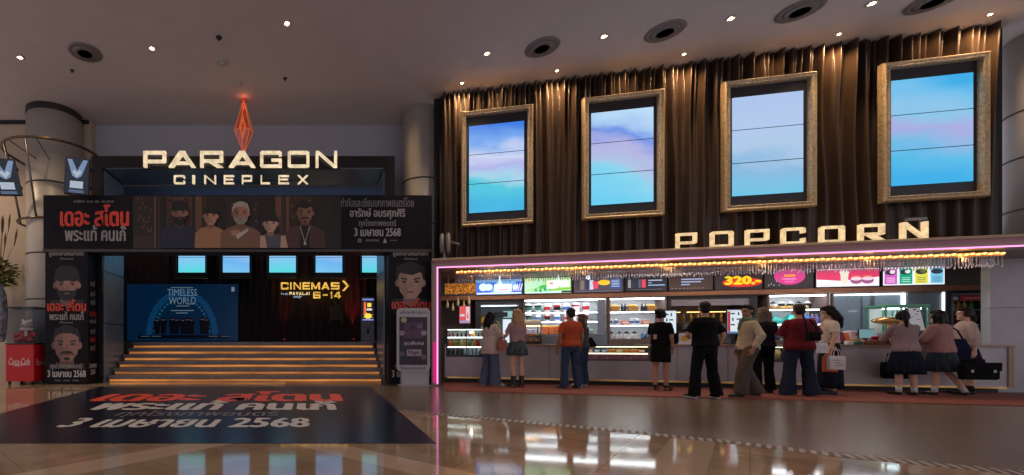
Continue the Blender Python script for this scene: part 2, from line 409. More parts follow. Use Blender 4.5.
# snack bar shell
def wall_obj(name, mb, m, label=None, **k):
    o = struct(name, mb, m, label, **k); o.location = P1; o.rotation_euler = (0, 0, WA); return o
m_fas = mat('taupe_fascia', (.29, .21, .165), .32, var=.06, scale=4)
mb = MB(); prof = [(0, 2.70), (0, 2.79), (-.015, 2.80), (-.05, 2.82), (-.065, 2.85), (-.05, 2.885), (-.01, 2.905), (.5, 2.905), (.5, 2.70)]
mb.loft([[(-.13, t, z) for t, z in prof], [(12.2, t, z) for t, z in prof]])
mb.bx(-.13, -.015, 0, .5, 0, 2.70)
wall_obj('trim_3', mb, m_fas, 'taupe fascia and left pilaster of the snack bar')
mb = MB(); mb.bx(-.13, 12.2, .5, 3.4, 2.70, 2.82)
wall_obj('ceiling_bar', mb, mat('bar_ceiling', (.22, .17, .15), .5), 'ceiling of the snack bar')
m_int = mat('bar_wall', (.16, .12, .105), .5)
mb = MB(); mb.bx(-.13, 15, 3.3, 3.4, 0, 2.7); mb.bx(-.13, .1, .5, 3.4, 0, 2.7)
wall_obj('wall_bar', mb, m_int, 'brown inner wall of the snack bar')
SR = wp(982, 300, 1.76)[0]
m_gpan = mat('pale_grey_marble', (.42, .40, .40), .22, var=.10, scale=1.6)
mb = MB()
for a in (0, .62, 1.24):
    mb.bx(SR + a, SR + a + .612, 1.62, 1.75, 0, 1.7); mb.bx(SR + a, SR + a + .612, 1.62, 1.75, 1.71, 2.7)
mb.bx(SR, 12.6, 1.75, 1.78, 0, 2.7)
wall_obj('wall_right', mb, m_gpan, 'pale grey marble panel wall closing the right end of the bar')
# pink light line
m_pink = glow('pink_neon', (1., .34, .74), 1.5)
nl = thing('neon_line', 'thin pink light line along the lower fascia edge and down the left pilaster', 'light', W(0, 0, 0), WA)
mb = MB(); mb.bx(-.02, 12.2, -.03, -.002, 2.683, 2.707); obj('light_tube', mb, m_pink, parent=nl)
mb = MB(); mb.bx(-.02, .012, -.03, -.002, .05, 2.683); obj('light_tube', mb, m_pink, parent=nl)
mb = MB(); mb.bx(-.10, -.03, -.012, -.001, .08, 1.0); obj('side_panel', mb, glow('magenta_panel', (1., .02, .28), .45), parent=nl)

# counter (ground floor of it: plinth, amber light line, marble front, top)
ct = thing('snack_counter', 'long grey marble snack counter with recessed plinth', 'counter', W(0, 0, 0), WA)
m_cm = mat('counter_marble', (.46, .43, .445), .24, var=.16, scale=1.3); m_cw = mat('counter_top_wood', (.36, .24, .15), .35)
GAPS = [bay(446, 328, 487, 357.5, 1.1)[:2], bay(585, 344, 651, 360.5, 1.1)[:2], bay(754, 344, 790, 359.5, 1.1)[:2]]
GZ = [.63, .57, .57]
mb = MB(); xs = [GAPS[0][0] - .03]
for (a, b), gz in zip(GAPS, GZ):
    mb.bx(xs[-1], a, 1.1, 1.16, .13, .91); mb.bx(a, b, 1.1, 1.16, .13, gz); xs.append(b)
mb.bx(xs[-1], 10.70, 1.1, 1.16, .13, .91)
obj('front_panel', mb, m_cm, parent=ct)
mb = MB(); xs = [GAPS[0][0] - .03]
for a, b in GAPS: mb.bx(xs[-1], a, 1.06, 1.85, .91, .95); xs.append(b)
mb.bx(xs[-1], 10.78, 1.06, 1.85, .91, .95); mb.bx(10.70, 10.78, 1.08, 1.6, .13, .91)
obj('worktop', mb, m_cw, parent=ct)
mb = MB(); mb.bx(.28, 10.7, 1.24, 1.3, 0, .13); obj('plinth', mb, mat('plinth_dark', (.02, .018, .018), .5), parent=ct)
m_warm = led_mat('plinth_amber_light', (1., .55, .16), .02, .30, (1.3, 1, 1))
mb = MB(); mb.bx(.28, 10.68, 1.085, 1.099, .10, .135); obj('light_strip', mb, m_warm, parent=ct)
for s in (1.75, 2.6, 5.2, 6.15, 8.1, 9.1, 9.95):
    if any(a - .05 < s < b + .05 for a, b in GAPS): continue
    mb = MB(); mb.bx(s, s + .006, 1.096, 1.1, .14, .91); obj('joint_line', mb, mat('joint_grey', (.10, .09, .09), .5), parent=ct)

# red carpet strip in front of the bar
mb = MB(); mb.bx(.12, 11.0, -.98, 1.20, .0, .012)
cp = obj('carpet_runner', mb, mat('rust_red_carpet', (.16, .035, .022), .85, var=.25, scale=25, bump=.3), loc=W(0, 0, 0), rz=WA)
tag(cp, 'rust red carpet runner along the foot of the snack counter', 'carpet')

# ---- lamps in the ceiling
def lamp(kind, name, loc, energy, col, **k):
    l = bpy.data.lights.new(name, kind); l.energy = energy; l.color = col
    for a, b in k.items(): setattr(l, a, b)
    o = bpy.data.objects.new(name, l); COL.objects.link(o); o.location = loc; return o
WARM = (1., .72, .45); GOLD = (1., .62, .30)
m_trim = mat('white_trim_ring', (.55, .5, .46), .4); m_bulb = glow('warm_bulb', (1., .80, .52), 30.)
def downlight(p, label, r, power, ang, tilt=None, group=None):
    d = thing('downlight', label, 'ceiling light', p, 0, group)
    mb = MB(); mb.lathe([(r * .72, -.002), (r, -.004), (r * 1.05, -.014), (r * .75, -.02), (r * .68, -.004)], 24); obj('trim_ring', mb, m_trim, parent=d, smooth=True)
    mb = MB(); mb.ell((0, 0, -.008), (r * .36, r * .36, .022), 16, 8); obj('bulb', mb, m_bulb, parent=d, smooth=True)
    l = lamp('SPOT', 'spot_light', (p[0], p[1], p[2] - .06), power, GOLD if r < .06 else WARM, spot_size=radians(ang), spot_blend=.7, shadow_soft_size=.05)
    if tilt is not None: l.rotation_euler = Vector(tilt).to_track_quat('-Z', 'Y').to_euler()
    return d
DL = [((20, 57), 'recessed downlight at the far left of the ceiling, above the left column', 130), ((152, 48), 'recessed downlight between the left round air vent and the sign', 110),
      ((287, 23), 'recessed downlight in the ceiling above the crystal lamp and sign', 110), ((487, 53), 'recessed downlight close above the first framed screen, left of all round vents by the curtain', 150),
      ((604, 36), 'recessed downlight between the two left round vents along the curtain', 150), ((731, 18), 'recessed downlight above the third framed screen', 150), ((872, 3), 'recessed downlight at the top edge of the picture above the fourth framed screen', 150)]
for (u, v), lb, pw in DL: downlight(ceil_pt(u, v), lb, .075, pw * .75, 115)
for x, y in ((-6.2, 3.5), (-1.5, 3.2), (3.2, 2.6), (8, 2.4), (-3.5, -.5), (1, -1.2), (6, -1)):   # the rest of the ceiling's lamps, outside the picture
    l = lamp('SPOT', 'spot_light', (x, y, CEIL - .06), 75, WARM, spot_size=radians(115), spot_blend=.7, shadow_soft_size=.06)
for x, y, e in ((-9.0, 10.0, 270), (-9.5, 7.0, 210)): lamp('SPOT', 'spot_light', (x, y, CEIL - .06), e, WARM, spot_size=radians(125), spot_blend=.7, shadow_soft_size=.06)
for i, u in enumerate((462, 557, 684, 839, 990)):
    s = wp(u, 80, .22)[0]
    p = W(s, .22, CEIL)
    downlight(p, ['small wall washer lamp at the left end of the curtain top', 'small wall washer lamp between the first and second framed screens', 'small wall washer lamp between the second and third framed screens',
                  'small wall washer lamp between the third and fourth framed screens', 'small wall washer lamp at the right end of the curtain top'][i], .05, 115, 130, (N * .45 + Vector((0, 0, -1))))
for s in (1.35, 3.85, 6.4, 8.95):
    l = lamp('SPOT', 'spot_light', W(s, .2, CEIL - .05), 36, GOLD, spot_size=radians(120), spot_blend=.8, shadow_soft_size=.05); l.rotation_euler = (N * .5 + Vector((0, 0, -1))).to_track_quat('-Z', 'Y').to_euler()

for x in (-7.6, -5.2, -2.8, -.6, 1.6, 3.2):          # unseen spots added to brighten the dark raised hall
    l = lamp('SPOT', 'hall_fill_spot', (x, 18.6, CEIL - .05), 30, (1., .62, .55), spot_size=radians(110), spot_blend=.8, shadow_soft_size=.06); l.rotation_euler = Vector((0, .35, -1)).to_track_quat('-Z', 'Y').to_euler()
# round air vents
m_v1 = mat('vent_grey', (.20, .18, .17), .5); m_v2 = mat('vent_dark', (.02, .02, .02), .7)
for (u, v), lb in (((85, 52), 'round air vent with dark rings at the left of the ceiling'), ((542, 47), 'round air vent above the first gap between framed screens, first along the curtain'),
                   ((665, 31), 'round air vent second along the curtain, above the second framed screen'), ((800, 10), 'round air vent third along the curtain'), ((933, 1), 'round air vent cut by the top edge above the fourth framed screen')):
    d = thing('round_air_vent', lb, 'vent', ceil_pt(u, v))
    mb = MB(); mb.lathe([(.24, -.001), (.31, -.002), (.32, -.015), (.28, -.03), (.24, -.025)], 32); obj('outer_ring', mb, m_v1, parent=d, smooth=True)
    mb = MB(); mb.cyl((0, 0, -.006), (0, 0, -.001), .25, n=32); obj('duct_opening', mb, m_v2, parent=d)
    for r in (.22, .165, .11, .055):
        mb = MB(); mb.lathe([(r - .035, -.015), (r, -.008), (r + .006, -.03), (r - .03, -.045)], 28); obj('cone_ring', mb, m_v1, parent=d, smooth=True)
for (u, v), lb, r in (((219, 37), 'small dark round sprinkler plate above the sign', .06), ((222, 62), 'pale smoke detector above the sign', .13), ((72, 70), 'tiny dark sprinkler below the left air vent', .035), ((239, 83), 'pale smoke detector close above the red crystal lamp', .10), ((285, 78), 'tiny dark sprinkler right of the red crystal lamp', .04)):
    d = thing('ceiling_detector', lb, 'detector', ceil_pt(u, v)); dk = r < .08
    mm = m_v2 if dk else mat('detector_white', (.5, .47, .44), .5)
    mb = MB(); mb.lathe([(r, -.001), (r, -.015), (r * .8, -.03)], 20); obj('mounting_plate', mb, mm, parent=d)
    mb = MB(); mb.lathe([(r * .55, -.03), (r * .5, -.055), (r * .2, -.07)], 16); obj('sensor_head', mb, mm, parent=d)

w = bpy.data.worlds.new('mall_air'); SC.world = w; w.use_nodes = True
w.node_tree.nodes['Background'].inputs[0].default_value = (.52, .50, .57, 1); w.node_tree.nodes['Background'].inputs[1].default_value = 1.08
# ================= CINEMA SIDE =================
class Art:
    """flat printed artwork: coloured shapes in thin layers on a board facing the hall"""
    def __init__(s, k=1.): s.mb = MB(); s.mats = []; s.n = 0; s.k = k
    def c(s, col, m=None):
        m = m or ink(tuple(q * s.k for q in col))
        if m not in s.mats: s.mats.append(m)
        s.mb.mi = s.mats.index(m); s.n += 1
        return -.0006 - .00016 * s.n
    def poly(s, pts, col, m=None):
        y = s.c(col, m); s.mb.poly([(p[0], y, p[1]) for p in pts])
    def rect(s, x0, x1, z0, z1, col, m=None): s.poly([(x0, z0), (x1, z0), (x1, z1), (x0, z1)], col, m)
    def ell(s, cx, cz, rx, rz, col, a0=0, a1=360, n=22, rot=0):
        P = []
        for i in range(n):
            a = radians(a0 + (a1 - a0) * i / (n - (0 if a1 - a0 >= 360 else 1)))
            x, z = rx * cos(a), rz * sin(a); P.append((cx + x * cos(rot) - z * sin(rot), cz + x * sin(rot) + z * cos(rot)))
        s.poly(P, col)
    def text(s, t, x0, x1, z0, z1, col, bold=.012, m=None, shear=0): y = s.c(col, m); add_text(s.mb, t, x0, x1, z0, z1, y, bold, shear)
    def build(s, name, parent, loc=None, rz=0): return obj(name, s.mb, s.mats, parent=parent, loc=loc, rz=rz, recalc=False)

def portrait(a, cx, cz, h, zb, skin, hair, cloth, style='short', beard=None, sw=1.1, beardcol=None, neck=.2):
    """head of height h centred at (cx,cz) with shoulders down to zb"""
    dk = tuple(c * .45 for c in skin); bc = beardcol or hair
    if zb is not None:
        a.poly([(cx - sw * h, zb), (cx + sw * h, zb), (cx + sw * h * .96, cz - h * .92), (cx + sw * h * .6, cz - h * .68), (cx + .2 * h, cz - h * .56), (cx - .2 * h, cz - h * .56), (cx - sw * h * .6, cz - h * .68), (cx - sw * h * .96, cz - h * .92)], cloth)
        a.poly([(cx - .2 * h, cz - .3 * h), (cx + .2 * h, cz - .3 * h), (cx + .22 * h, cz - .62 * h), (cx, cz - .74 * h), (cx - .22 * h, cz - .62 * h)], dk)
    if style in ('bob', 'long'): a.poly([(cx - .47 * h, cz + .25 * h), (cx - .25 * h, cz + .55 * h), (cx + .25 * h, cz + .55 * h), (cx + .47 * h, cz + .25 * h), (cx + .52 * h, cz - .5 * h), (cx - .52 * h, cz - .5 * h)], hair)
    else: a.ell(cx, cz + .12 * h, .42 * h, .46 * h, hair)
    a.ell(cx - .38 * h, cz - .03 * h, .07 * h, .11 * h, dk); a.ell(cx + .38 * h, cz - .03 * h, .07 * h, .11 * h, skin)
    a.poly([(cx - .34 * h, cz + .26 * h), (cx - .37 * h, cz), (cx - .31 * h, cz - .28 * h), (cx - .14 * h, cz - .49 * h), (cx + .14 * h, cz - .49 * h), (cx + .31 * h, cz - .28 * h), (cx + .37 * h, cz), (cx + .34 * h, cz + .26 * h), (cx, cz + .36 * h)], skin)
    a.poly([(cx - .34 * h, cz + .26 * h), (cx - .37 * h, cz), (cx - .31 * h, cz - .28 * h), (cx - .14 * h, cz - .49 * h), (cx - .05 * h, cz - .3 * h), (cx - .12 * h, cz), (cx - .1 * h, cz + .3 * h)], tuple(c * .68 for c in skin))
    if style == 'cap':
        a.poly([(cx - .41 * h, cz + .18 * h), (cx + .41 * h, cz + .18 * h), (cx + .38 * h, cz + .45 * h), (cx + .2 * h, cz + .6 * h), (cx - .2 * h, cz + .6 * h), (cx - .38 * h, cz + .45 * h)], hair)
        a.rect(cx - .45 * h, cx + .45 * h, cz + .12 * h, cz + .2 * h, tuple(c * 1.7 for c in hair))
    elif style == 'bowl' or style == 'bob': a.poly([(cx - .41 * h, cz + .1 * h), (cx - .1 * h, cz + .14 * h), (cx + .41 * h, cz + .1 * h), (cx + .38 * h, cz + .42 * h), (cx, cz + .58 * h), (cx - .38 * h, cz + .42 * h)], hair)
    elif style == 'swept': a.poly([(cx - .42 * h, cz + .05 * h), (cx - .3 * h, cz + .27 * h), (cx + .05 * h, cz + .2 * h), (cx + .3 * h, cz + .3 * h), (cx + .42 * h, cz + .05 * h), (cx + .42 * h, cz + .45 * h), (cx, cz + .62 * h), (cx - .42 * h, cz + .45 * h)], hair)
    else: a.poly([(cx - .38 * h, cz + .18 * h), (cx - .2 * h, cz + .33 * h), (cx + .2 * h, cz + .33 * h), (cx + .38 * h, cz + .18 * h), (cx + .34 * h, cz + .46 * h), (cx, cz + .57 * h), (cx - .34 * h, cz + .46 * h)], hair)
    ink_d = (.012, .009, .008)
    for q in (-1, 1):
        a.poly([(cx + q * .09 * h, cz + .1 * h), (cx + q * .27 * h, cz + .13 * h), (cx + q * .28 * h, cz + .09 * h), (cx + q * .1 * h, cz + .06 * h)], ink_d)
        a.ell(cx + q * .18 * h, cz + .01 * h, .07 * h, .028 * h, ink_d)
    a.poly([(cx - .03 * h, cz + .02 * h), (cx + .03 * h, cz + .02 * h), (cx + .08 * h, cz - .17 * h), (cx - .08 * h, cz - .17 * h)], tuple(c * .82 for c in skin))
    a.ell(cx, cz - .29 * h, .12 * h, .026 * h, tuple(.5 * c for c in (skin[0], skin[1] * .6, skin[2] * .6)))
    if beard in ('full', 'big'):
        w = .36 if beard == 'full' else .4; dz = .52 if beard == 'full' else .66
        a.poly([(cx - w * h, cz - .08 * h), (cx - .24 * h, cz - .2 * h), (cx, cz - .19 * h), (cx + .24 * h, cz - .2 * h), (cx + w * h, cz - .08 * h), (cx + .3 * h, cz - .36 * h), (cx + .12 * h, cz - dz * h), (cx - .12 * h, cz - dz * h), (cx - .3 * h, cz - .36 * h)], bc)
        a.ell(cx, cz - .29 * h, .1 * h, .022 * h, tuple(.6 * c for c in skin))
    if beard == 'mustache':
        a.poly([(cx - .24 * h, cz - .33 * h), (cx - .14 * h, cz - .2 * h), (cx, cz - .185 * h), (cx + .14 * h, cz - .2 * h), (cx + .24 * h, cz - .33 * h), (cx + .12 * h, cz - .26 * h), (cx - .12 * h, cz - .26 * h)], bc)
        a.ell(cx, cz - .42 * h, .09 * h, .05 * h, bc)

YA = 10.40; kA = YA / F
XA = lambda u: (u - U0) * kA
ZA = lambda v: CAMH + (V0 - v) * kA
RED = srgb(216, 62, 42); WHT = srgb(205, 200, 198); GRY = srgb(150, 146, 146); SKIN = srgb(176, 128, 104); BLK = (.008, .007, .009)
m_board = mat('poster_black', (.009, .008, .013), .5, var=.05, spec=.15)
arch = thing('poster_arch', 'black film poster arch with two portrait pillars before the cinema entrance', 'poster arch', (0, YA, 0))
mb = MB(); mb.rbox(XA(43), XA(432), 0, .46, ZA(250), ZA(195), .012); hd = obj('header_board', mb, m_board, parent=arch)
mb = MB(); mb.bx(XA(43), XA(432), -.02, .48, ZA(252), ZA(249.3)); obj('lower_edge', mb, mat('edge_dark_bronze', (.05, .04, .035), .4), parent=hd)
a = Art(.78)
BR = srgb(62, 40, 34); BRD = srgb(36, 24, 24); TAN = srgb(112, 76, 52)
a.rect(XA(133), XA(341), ZA(248.5), ZA(196), srgb(26, 18, 20))
a.rect(XA(136), XA(153), ZA(235), ZA(197), srgb(40, 27, 26)); a.rect(XA(134), XA(153), ZA(248), ZA(236), BR)
for u0, u1, c in ((154, 156, TAN), (158, 160, BR), (167, 192, srgb(84, 54, 40)), (192.5, 195, BRD), (195.5, 202, TAN), (203, 206, BR), (226, 236, srgb(52, 32, 30)), (252, 258, srgb(46, 30, 30)), (275.5, 281, TAN), (281, 284.5, BR), (286, 289, TAN), (289, 312, srgb(66, 42, 36)), (318, 332, srgb(34, 24, 26))): a.rect(XA(u0), XA(u1), ZA(248), ZA(196.5), c)
rr = random.Random(3)
for u0, u1 in ((137, 152), (168, 191), (227, 235), (290, 311), (253, 257)):                 # carved pattern of the doors
    for k in range(int((u1 - u0) * 3.2)): a.ell(XA(rr.uniform(u0, u1)), ZA(rr.uniform(198, 232)), .022, .03, rr.choice([BRD, TAN, BR]), n=6)
def P(u, v, hpx, **k): portrait(a, XA(u), ZA(v), hpx * kA, ZA(248.3), **k)
P(180, 213.5, 20, skin=srgb(150, 112, 92), hair=srgb(16, 16, 20), cloth=srgb(34, 40, 62), style='cap', beard='big', sw=.95)
P(211, 216.5, 18, skin=srgb(190, 142, 120), hair=(.006, .006, .008), cloth=srgb(176, 128, 96), style='bowl', sw=.88)
P(270.5, 224, 18, skin=srgb(206, 168, 150), hair=(.007, .006, .008), cloth=srgb(88, 88, 108), style='bob', sw=.85)
P(241, 214, 21, skin=srgb(176, 128, 104), hair=srgb(178, 170, 166), cloth=srgb(134, 98, 78), style='short', beard='full', sw=.98, beardcol=srgb(150, 142, 138))
P(305, 213.5, 21, skin=srgb(150, 106, 86), hair=srgb(20, 14, 14), cloth=srgb(82, 52, 48), style='swept', beard='mustache', sw=.98)
a.poly([(XA(300), ZA(248.2)), (XA(310), ZA(248.2)), (XA(309), ZA(226)), (XA(301), ZA(226))], srgb(18, 14, 16))
for k in range(9): a.ell(XA(300.5 + .5 * k), ZA(228 + 1.7 * k), .014, .014, WHT, n=6); a.ell(XA(309.5 - .5 * k), ZA(228 + 1.7 * k), .014, .014, WHT, n=6)
a.ell(XA(305), ZA(244), .03, .04, WHT, n=8)
for k in range(4): a.ell(XA(233 + 2.1 * k), ZA(234 - .3 * k), .03, .075, srgb(186, 140, 116), n=10, rot=.4)       # clasped hands
a.poly([(XA(236), ZA(236)), (XA(248), ZA(229)), (XA(249), ZA(231)), (XA(238), ZA(240))], WHT)
for q, u in ((-1, 262.5), (1, 283)): a.poly([(XA(u - 2.5), ZA(248.2)), (XA(u + 5), ZA(248.2)), (XA(u + 2.5), ZA(236)), (XA(u - 2), ZA(236))], srgb(206, 168, 150))
a.build('printed_scene', hd)
def one(name, *t, **k):
    a = Art(); a.n = 60; a.text(*t, **k); a.build(name, hd)
one('title_line', 'เดอะ สโตน', XA(61), XA(128.5), ZA(226), ZA(205), RED, .04)
one('title_line', 'พระแท้ คนเก๊', XA(65.5), XA(126), ZA(241), ZA(225.5), GRY, .03)
one('credit_line', 'อารักษ์ อมร สุภ. คมกฤช', XA(74), XA(114), ZA(203.5), ZA(200), GRY)
one('credit_line', 'กำกับและเขียนบทภาพยนตร์โดย', XA(341), XA(413.5), ZA(207), ZA(197.6), srgb(108, 106, 116), .02)
one('credit_line', 'อารักษ์ อมรศุภศิริ', XA(350), XA(405), ZA(219.5), ZA(208.4), srgb(150, 148, 156), .03)
one('date_line', 'ทุกโรงภาพยนตร์', XA(359), XA(396), ZA(228), ZA(219.5), srgb(120, 118, 126), .025)
one('date_line', '3 เมษายน 2568', XA(354.5), XA(400.5), ZA(236.2), ZA(228.3), srgb(160, 158, 164), .03)
a = Art()
a.ell(XA(359.7), ZA(240.5), .045, .045, GRY); a.ell(XA(359.7), ZA(240.5), .025, .025, BLK)
a.text('FILM STUDIO', XA(366), XA(379), ZA(241.4), ZA(239.4), GRY); a.poly([(XA(383), ZA(243)), (XA(387), ZA(243)), (XA(385), ZA(237.5))], GRY); a.rect(XA(390), XA(397), ZA(241), ZA(239.8), srgb(80, 78, 84))
a.build('logo_row', hd)
for side, u0, u1 in (('left', 45, 88), ('right', 389, 432)):
    mb = MB(); mb.rbox(XA(u0), XA(u1), 0, .46, .02, ZA(252), .008); mb.bx(XA(u0) + .03, XA(u1) - .03, .03, .43, 0, .02)
    pl = obj('pillar', mb, m_board, parent=arch); pl['label'] = ('pillar with two bearded portraits', 'pillar with one young clean shaven portrait')[side == 'right']
    a = Art(.9); o = u0 - 45
    a.text('ดูออกไหมคนไหนเก๊?', XA(49 + o), XA(84 + o), ZA(257), ZA(250.4), GRY, .03); a.text('(The Stone)', XA(60 + o), XA(73 + o), ZA(260.2), ZA(257.8), GRY)
    if side == 'left':
        portrait(a, XA(67), ZA(284.5), 31 * kA, ZA(300), srgb(168, 122, 112), srgb(16, 11, 12), srgb(24, 16, 18), 'cap', 'full', .55)
        a.build('portrait_print', pl); a = Art(.9); a.n = 60
        portrait(a, XA(67), ZA(344.5), 34 * kA, ZA(363.5), srgb(160, 118, 104), srgb(20, 15, 15), srgb(24, 19, 20), 'short', 'mustache', .53)
        a.build('portrait_print', pl); a = Art(.9); a.n = 90
        a.text('เดอะ สโตน', XA(48), XA(86), ZA(311), ZA(300), RED, .04); a.text('พระแท้ คนเก๊', XA(50), XA(84), ZA(320), ZA(311.5), GRY, .035); a.text('(The Stone)', XA(60), XA(73), ZA(324), ZA(321.5), GRY)
    else:
        portrait(a, XA(410.5), ZA(282), 34 * kA, ZA(299), srgb(188, 152, 138), srgb(12, 11, 14), srgb(14, 13, 18), 'swept', None, .52)
        a.build('portrait_print', pl); a = Art(.9); a.n = 60
        a.text('เดอะ สโตน', XA(392), XA(430), ZA(309), ZA(298.6), RED, .04)
    a.text('ทุกโรงภาพยนตร์', XA(51 + o), XA(82.5 + o), ZA(370), ZA(363), GRY, .025); a.text('3 เมษายน 2568', XA(48 + o), XA(86 + o), ZA(377), ZA(370.3), WHT, .03)
    for q in range(3): a.rect(XA(55 + o + 9 * q), XA(61 + o + 9 * q), ZA(381), ZA(379.8), srgb(110, 106, 108))
    a.build('printed_front', pl)
    if side == 'left':
        a = Art(); y0 = XA(88)                         # narrow print on the flank, drawn facing us then turned to face right
        def V(u): return (u - 88) / 10 * .46
        a.text('เดอะ สโตน', .08, .38, 1.62, 1.78, RED, .04); a.text('พระแท้ คนเก๊', .08, .38, 1.45, 1.58, GRY, .03)
        a.text('3 เมษายน', .06, .4, .38, .5, WHT, .03); a.text('2568', .12, .34, .22, .34, WHT, .03)
        for z in (2.35, 2.1, 1.9, 1.2, 1.0, .8): a.text('คนเก๊' if z > 1.3 else 'พระแท้', .12, .34, z, z + .15, GRY if z != 1.0 else RED, .03)
        a.build('printed_side', pl, loc=(y0 + .0005, 0, 0), rz=pi / 2)

# floor graphic
mt = thing('floor_graphic', 'dark navy printed film title mat on the floor before the stairs', 'floor mat', (-1.65, 7.2, 0))
m_mat = mat('navy_vinyl', (.010, .013, .030), .25, var=.05, spec=.32)
mb = MB(); c = [(-4.26, 4.46), (1.28, 4.46), (1.36, 9.88), (-4.70, 9.88)]
mb.loft([[(x + 1.65, y - 7.2, 0.001) for x, y in c], [(x + 1.65, y - 7.2, .004) for x, y in c]]); obj('vinyl_sheet', mb, m_mat, parent=mt)
m_mr = mat('print_red', srgb(240, 86, 58), .4, var=.03); m_mw = mat('print_grey', srgb(214, 210, 210), .4, var=.03)
def ftxt(name, s, x0, x1, y0, y1, m, bold, shear=0.):
    mb = MB(); add_text(mb, s, x0 + 1.65, x1 + 1.65, y0 - 7.2, y1 - 7.2, .0052, bold, shear, flat=True); obj(name, mb, m, parent=mt, recalc=False)
ftxt('title_line', 'เดอะ สโตน', -3.78, .52, 7.55, 8.95, m_mr, .045)
ftxt('title_line', 'พระแท้ คนเก๊', -3.35, .40, 6.60, 7.60, m_mw, .04)
ftxt('date_line', 'ทุกโรงภาพยนตร์', -2.70, -.45, 5.95, 6.50, mat('print_dim', srgb(120, 116, 124), .4), .02)
ftxt('date_line', '3 เมษายน 2568', -3.05, -.02, 5.28, 5.90, m_mw, .035)

# illuminated sign letters above the entrance
YS = 10.80; kS = YS / F
XS = lambda u: (u - U0) * kS
ZS = lambda v: CAMH + (V0 - v) * kS
m_let = led_mat('letter_warm_white', (1., .80, .52), .55, 1.0, (9, 9, 9)); m_rail = mat('rail_black', (.02, .018, .018), .4)
sg = thing('cinema_sign', 'glowing warm white two line name sign above the cinema entrance', 'sign', (0, YS, ZS(184)))
for ch, u0, u1 in (('P', 144, 166), ('A', 169, 196), ('R', 200.5, 223), ('A', 229, 255.5), ('G', 260.3, 281.7), ('O', 287.8, 309.4), ('N', 315.6, 337)):
    mb = MB(); add_glyph(mb, ch, XS(u0), XS(u1), ZS(167.6) - ZS(184), ZS(151.6) - ZS(184), -.05, .04, .135, .15); obj('letter', mb, m_let, parent=sg)
for ch, u0, u1 in (('C', 174.2, 185), ('I', 192.6, 195), ('N', 204.5, 216), ('E', 224, 234), ('P', 242, 252), ('L', 260.8, 270), ('E', 278.5, 289), ('X', 297.6, 308)):
    mb = MB(); add_glyph(mb, ch, XS(u0), XS(u1), 0, ZS(175.6) - ZS(184), -.04, .03, .12 if ch != 'I' else 1, .14); obj('letter', mb, m_let, parent=sg)
mb = MB(); mb.bx(XS(142), XS(340), .0, .03, ZS(169.2) - ZS(184), ZS(168) - ZS(184)); mb.bx(XS(172), XS(310), .0, .02, ZS(180.5) - ZS(184), ZS(179.8) - ZS(184))
for u in (180, 211, 247, 280, 303): mb.bx(XS(u) - .012, XS(u) + .012, .0, .03, ZS(180) - ZS(184), ZS(168.5) - ZS(184))
for u in (150, 330, 240): mb.bx(XS(u) - .02, XS(u) + .02, .03, .09, ZS(169) - ZS(184), ZS(164) - ZS(184))
obj('mounting_rail', mb, m_rail, parent=sg)

# red crystal lamp
cx = XS(243.7); cr = thing('crystal_lamp', 'red faceted crystal lamp standing between sign and ceiling', 'lamp', (cx, YS, ZS(150.8)))
H = ZS(103) - ZS(150.8); zw = ZS(131) - ZS(150.8); R = 9.3 * kS
m_ruby = mat('ruby_glass', (.50, .07, .03), .15, var=.3, scale=6, emit=.09, ecol=(1, .17, .06), coat=.5)
mb = MB(); ri = [[(R * k * cos(pi / 3 * i + .3), R * k * .8 * sin(pi / 3 * i + .3), z) for i in range(6)] for k, z in ((.16, 0), (1, zw), (.13, H))]; mb.loft(ri); obj('crystal_body', mb, m_ruby, parent=cr)
m_rg = mat('ruby_edge', (.6, .12, .05), .2, emit=.35, ecol=(1, .22, .08))
mb = MB()
P3 = [[Vector(p) for p in r] for r in ri]
for i in range(6):
    for r0, r1 in ((0, 1), (1, 2)): mb.tube([P3[r0][i] * 1.0, P3[r1][i]], .011, 5)
    mb.tube([P3[1][i], P3[1][(i + 1) % 6]], .009, 5)
obj('facet_edge', mb, m_rg, parent=cr)
mb = MB()
for q, sc in ((0, 1.), ): 
    o_ = [(-.085, zw), (0, zw - .30), (.085, zw), (0, zw + .34)]; i_ = [(-.04, zw), (0, zw - .15), (.04, zw), (0, zw + .17)]
    for k in range(4):
        a_, b_, c_, d_ = o_[k], o_[(k + 1) % 4], i_[(k + 1) % 4], i_[k]
        mb.prism([a_, b_, c_, d_], -R * .86, -R * .70)
obj('inner_diamond', mb, m_rg, parent=cr)
mb = MB(); mb.cyl((0, 0, H), (0, 0, CEIL - ZS(150.8) - .004), .025, .06, 10); mb.cyl((0, 0, CEIL - ZS(150.8) - .03), (0, 0, CEIL - ZS(150.8) - .004), .09, n=14); obj('ceiling_cap', mb, m_ruby, parent=cr)
for dx, dy in ((.03, -.16),): lamp('POINT', 'crystal_glow', (cx + dx, YS + dy, CEIL - .10), .5, (1., .2, .08), shadow_soft_size=.03)

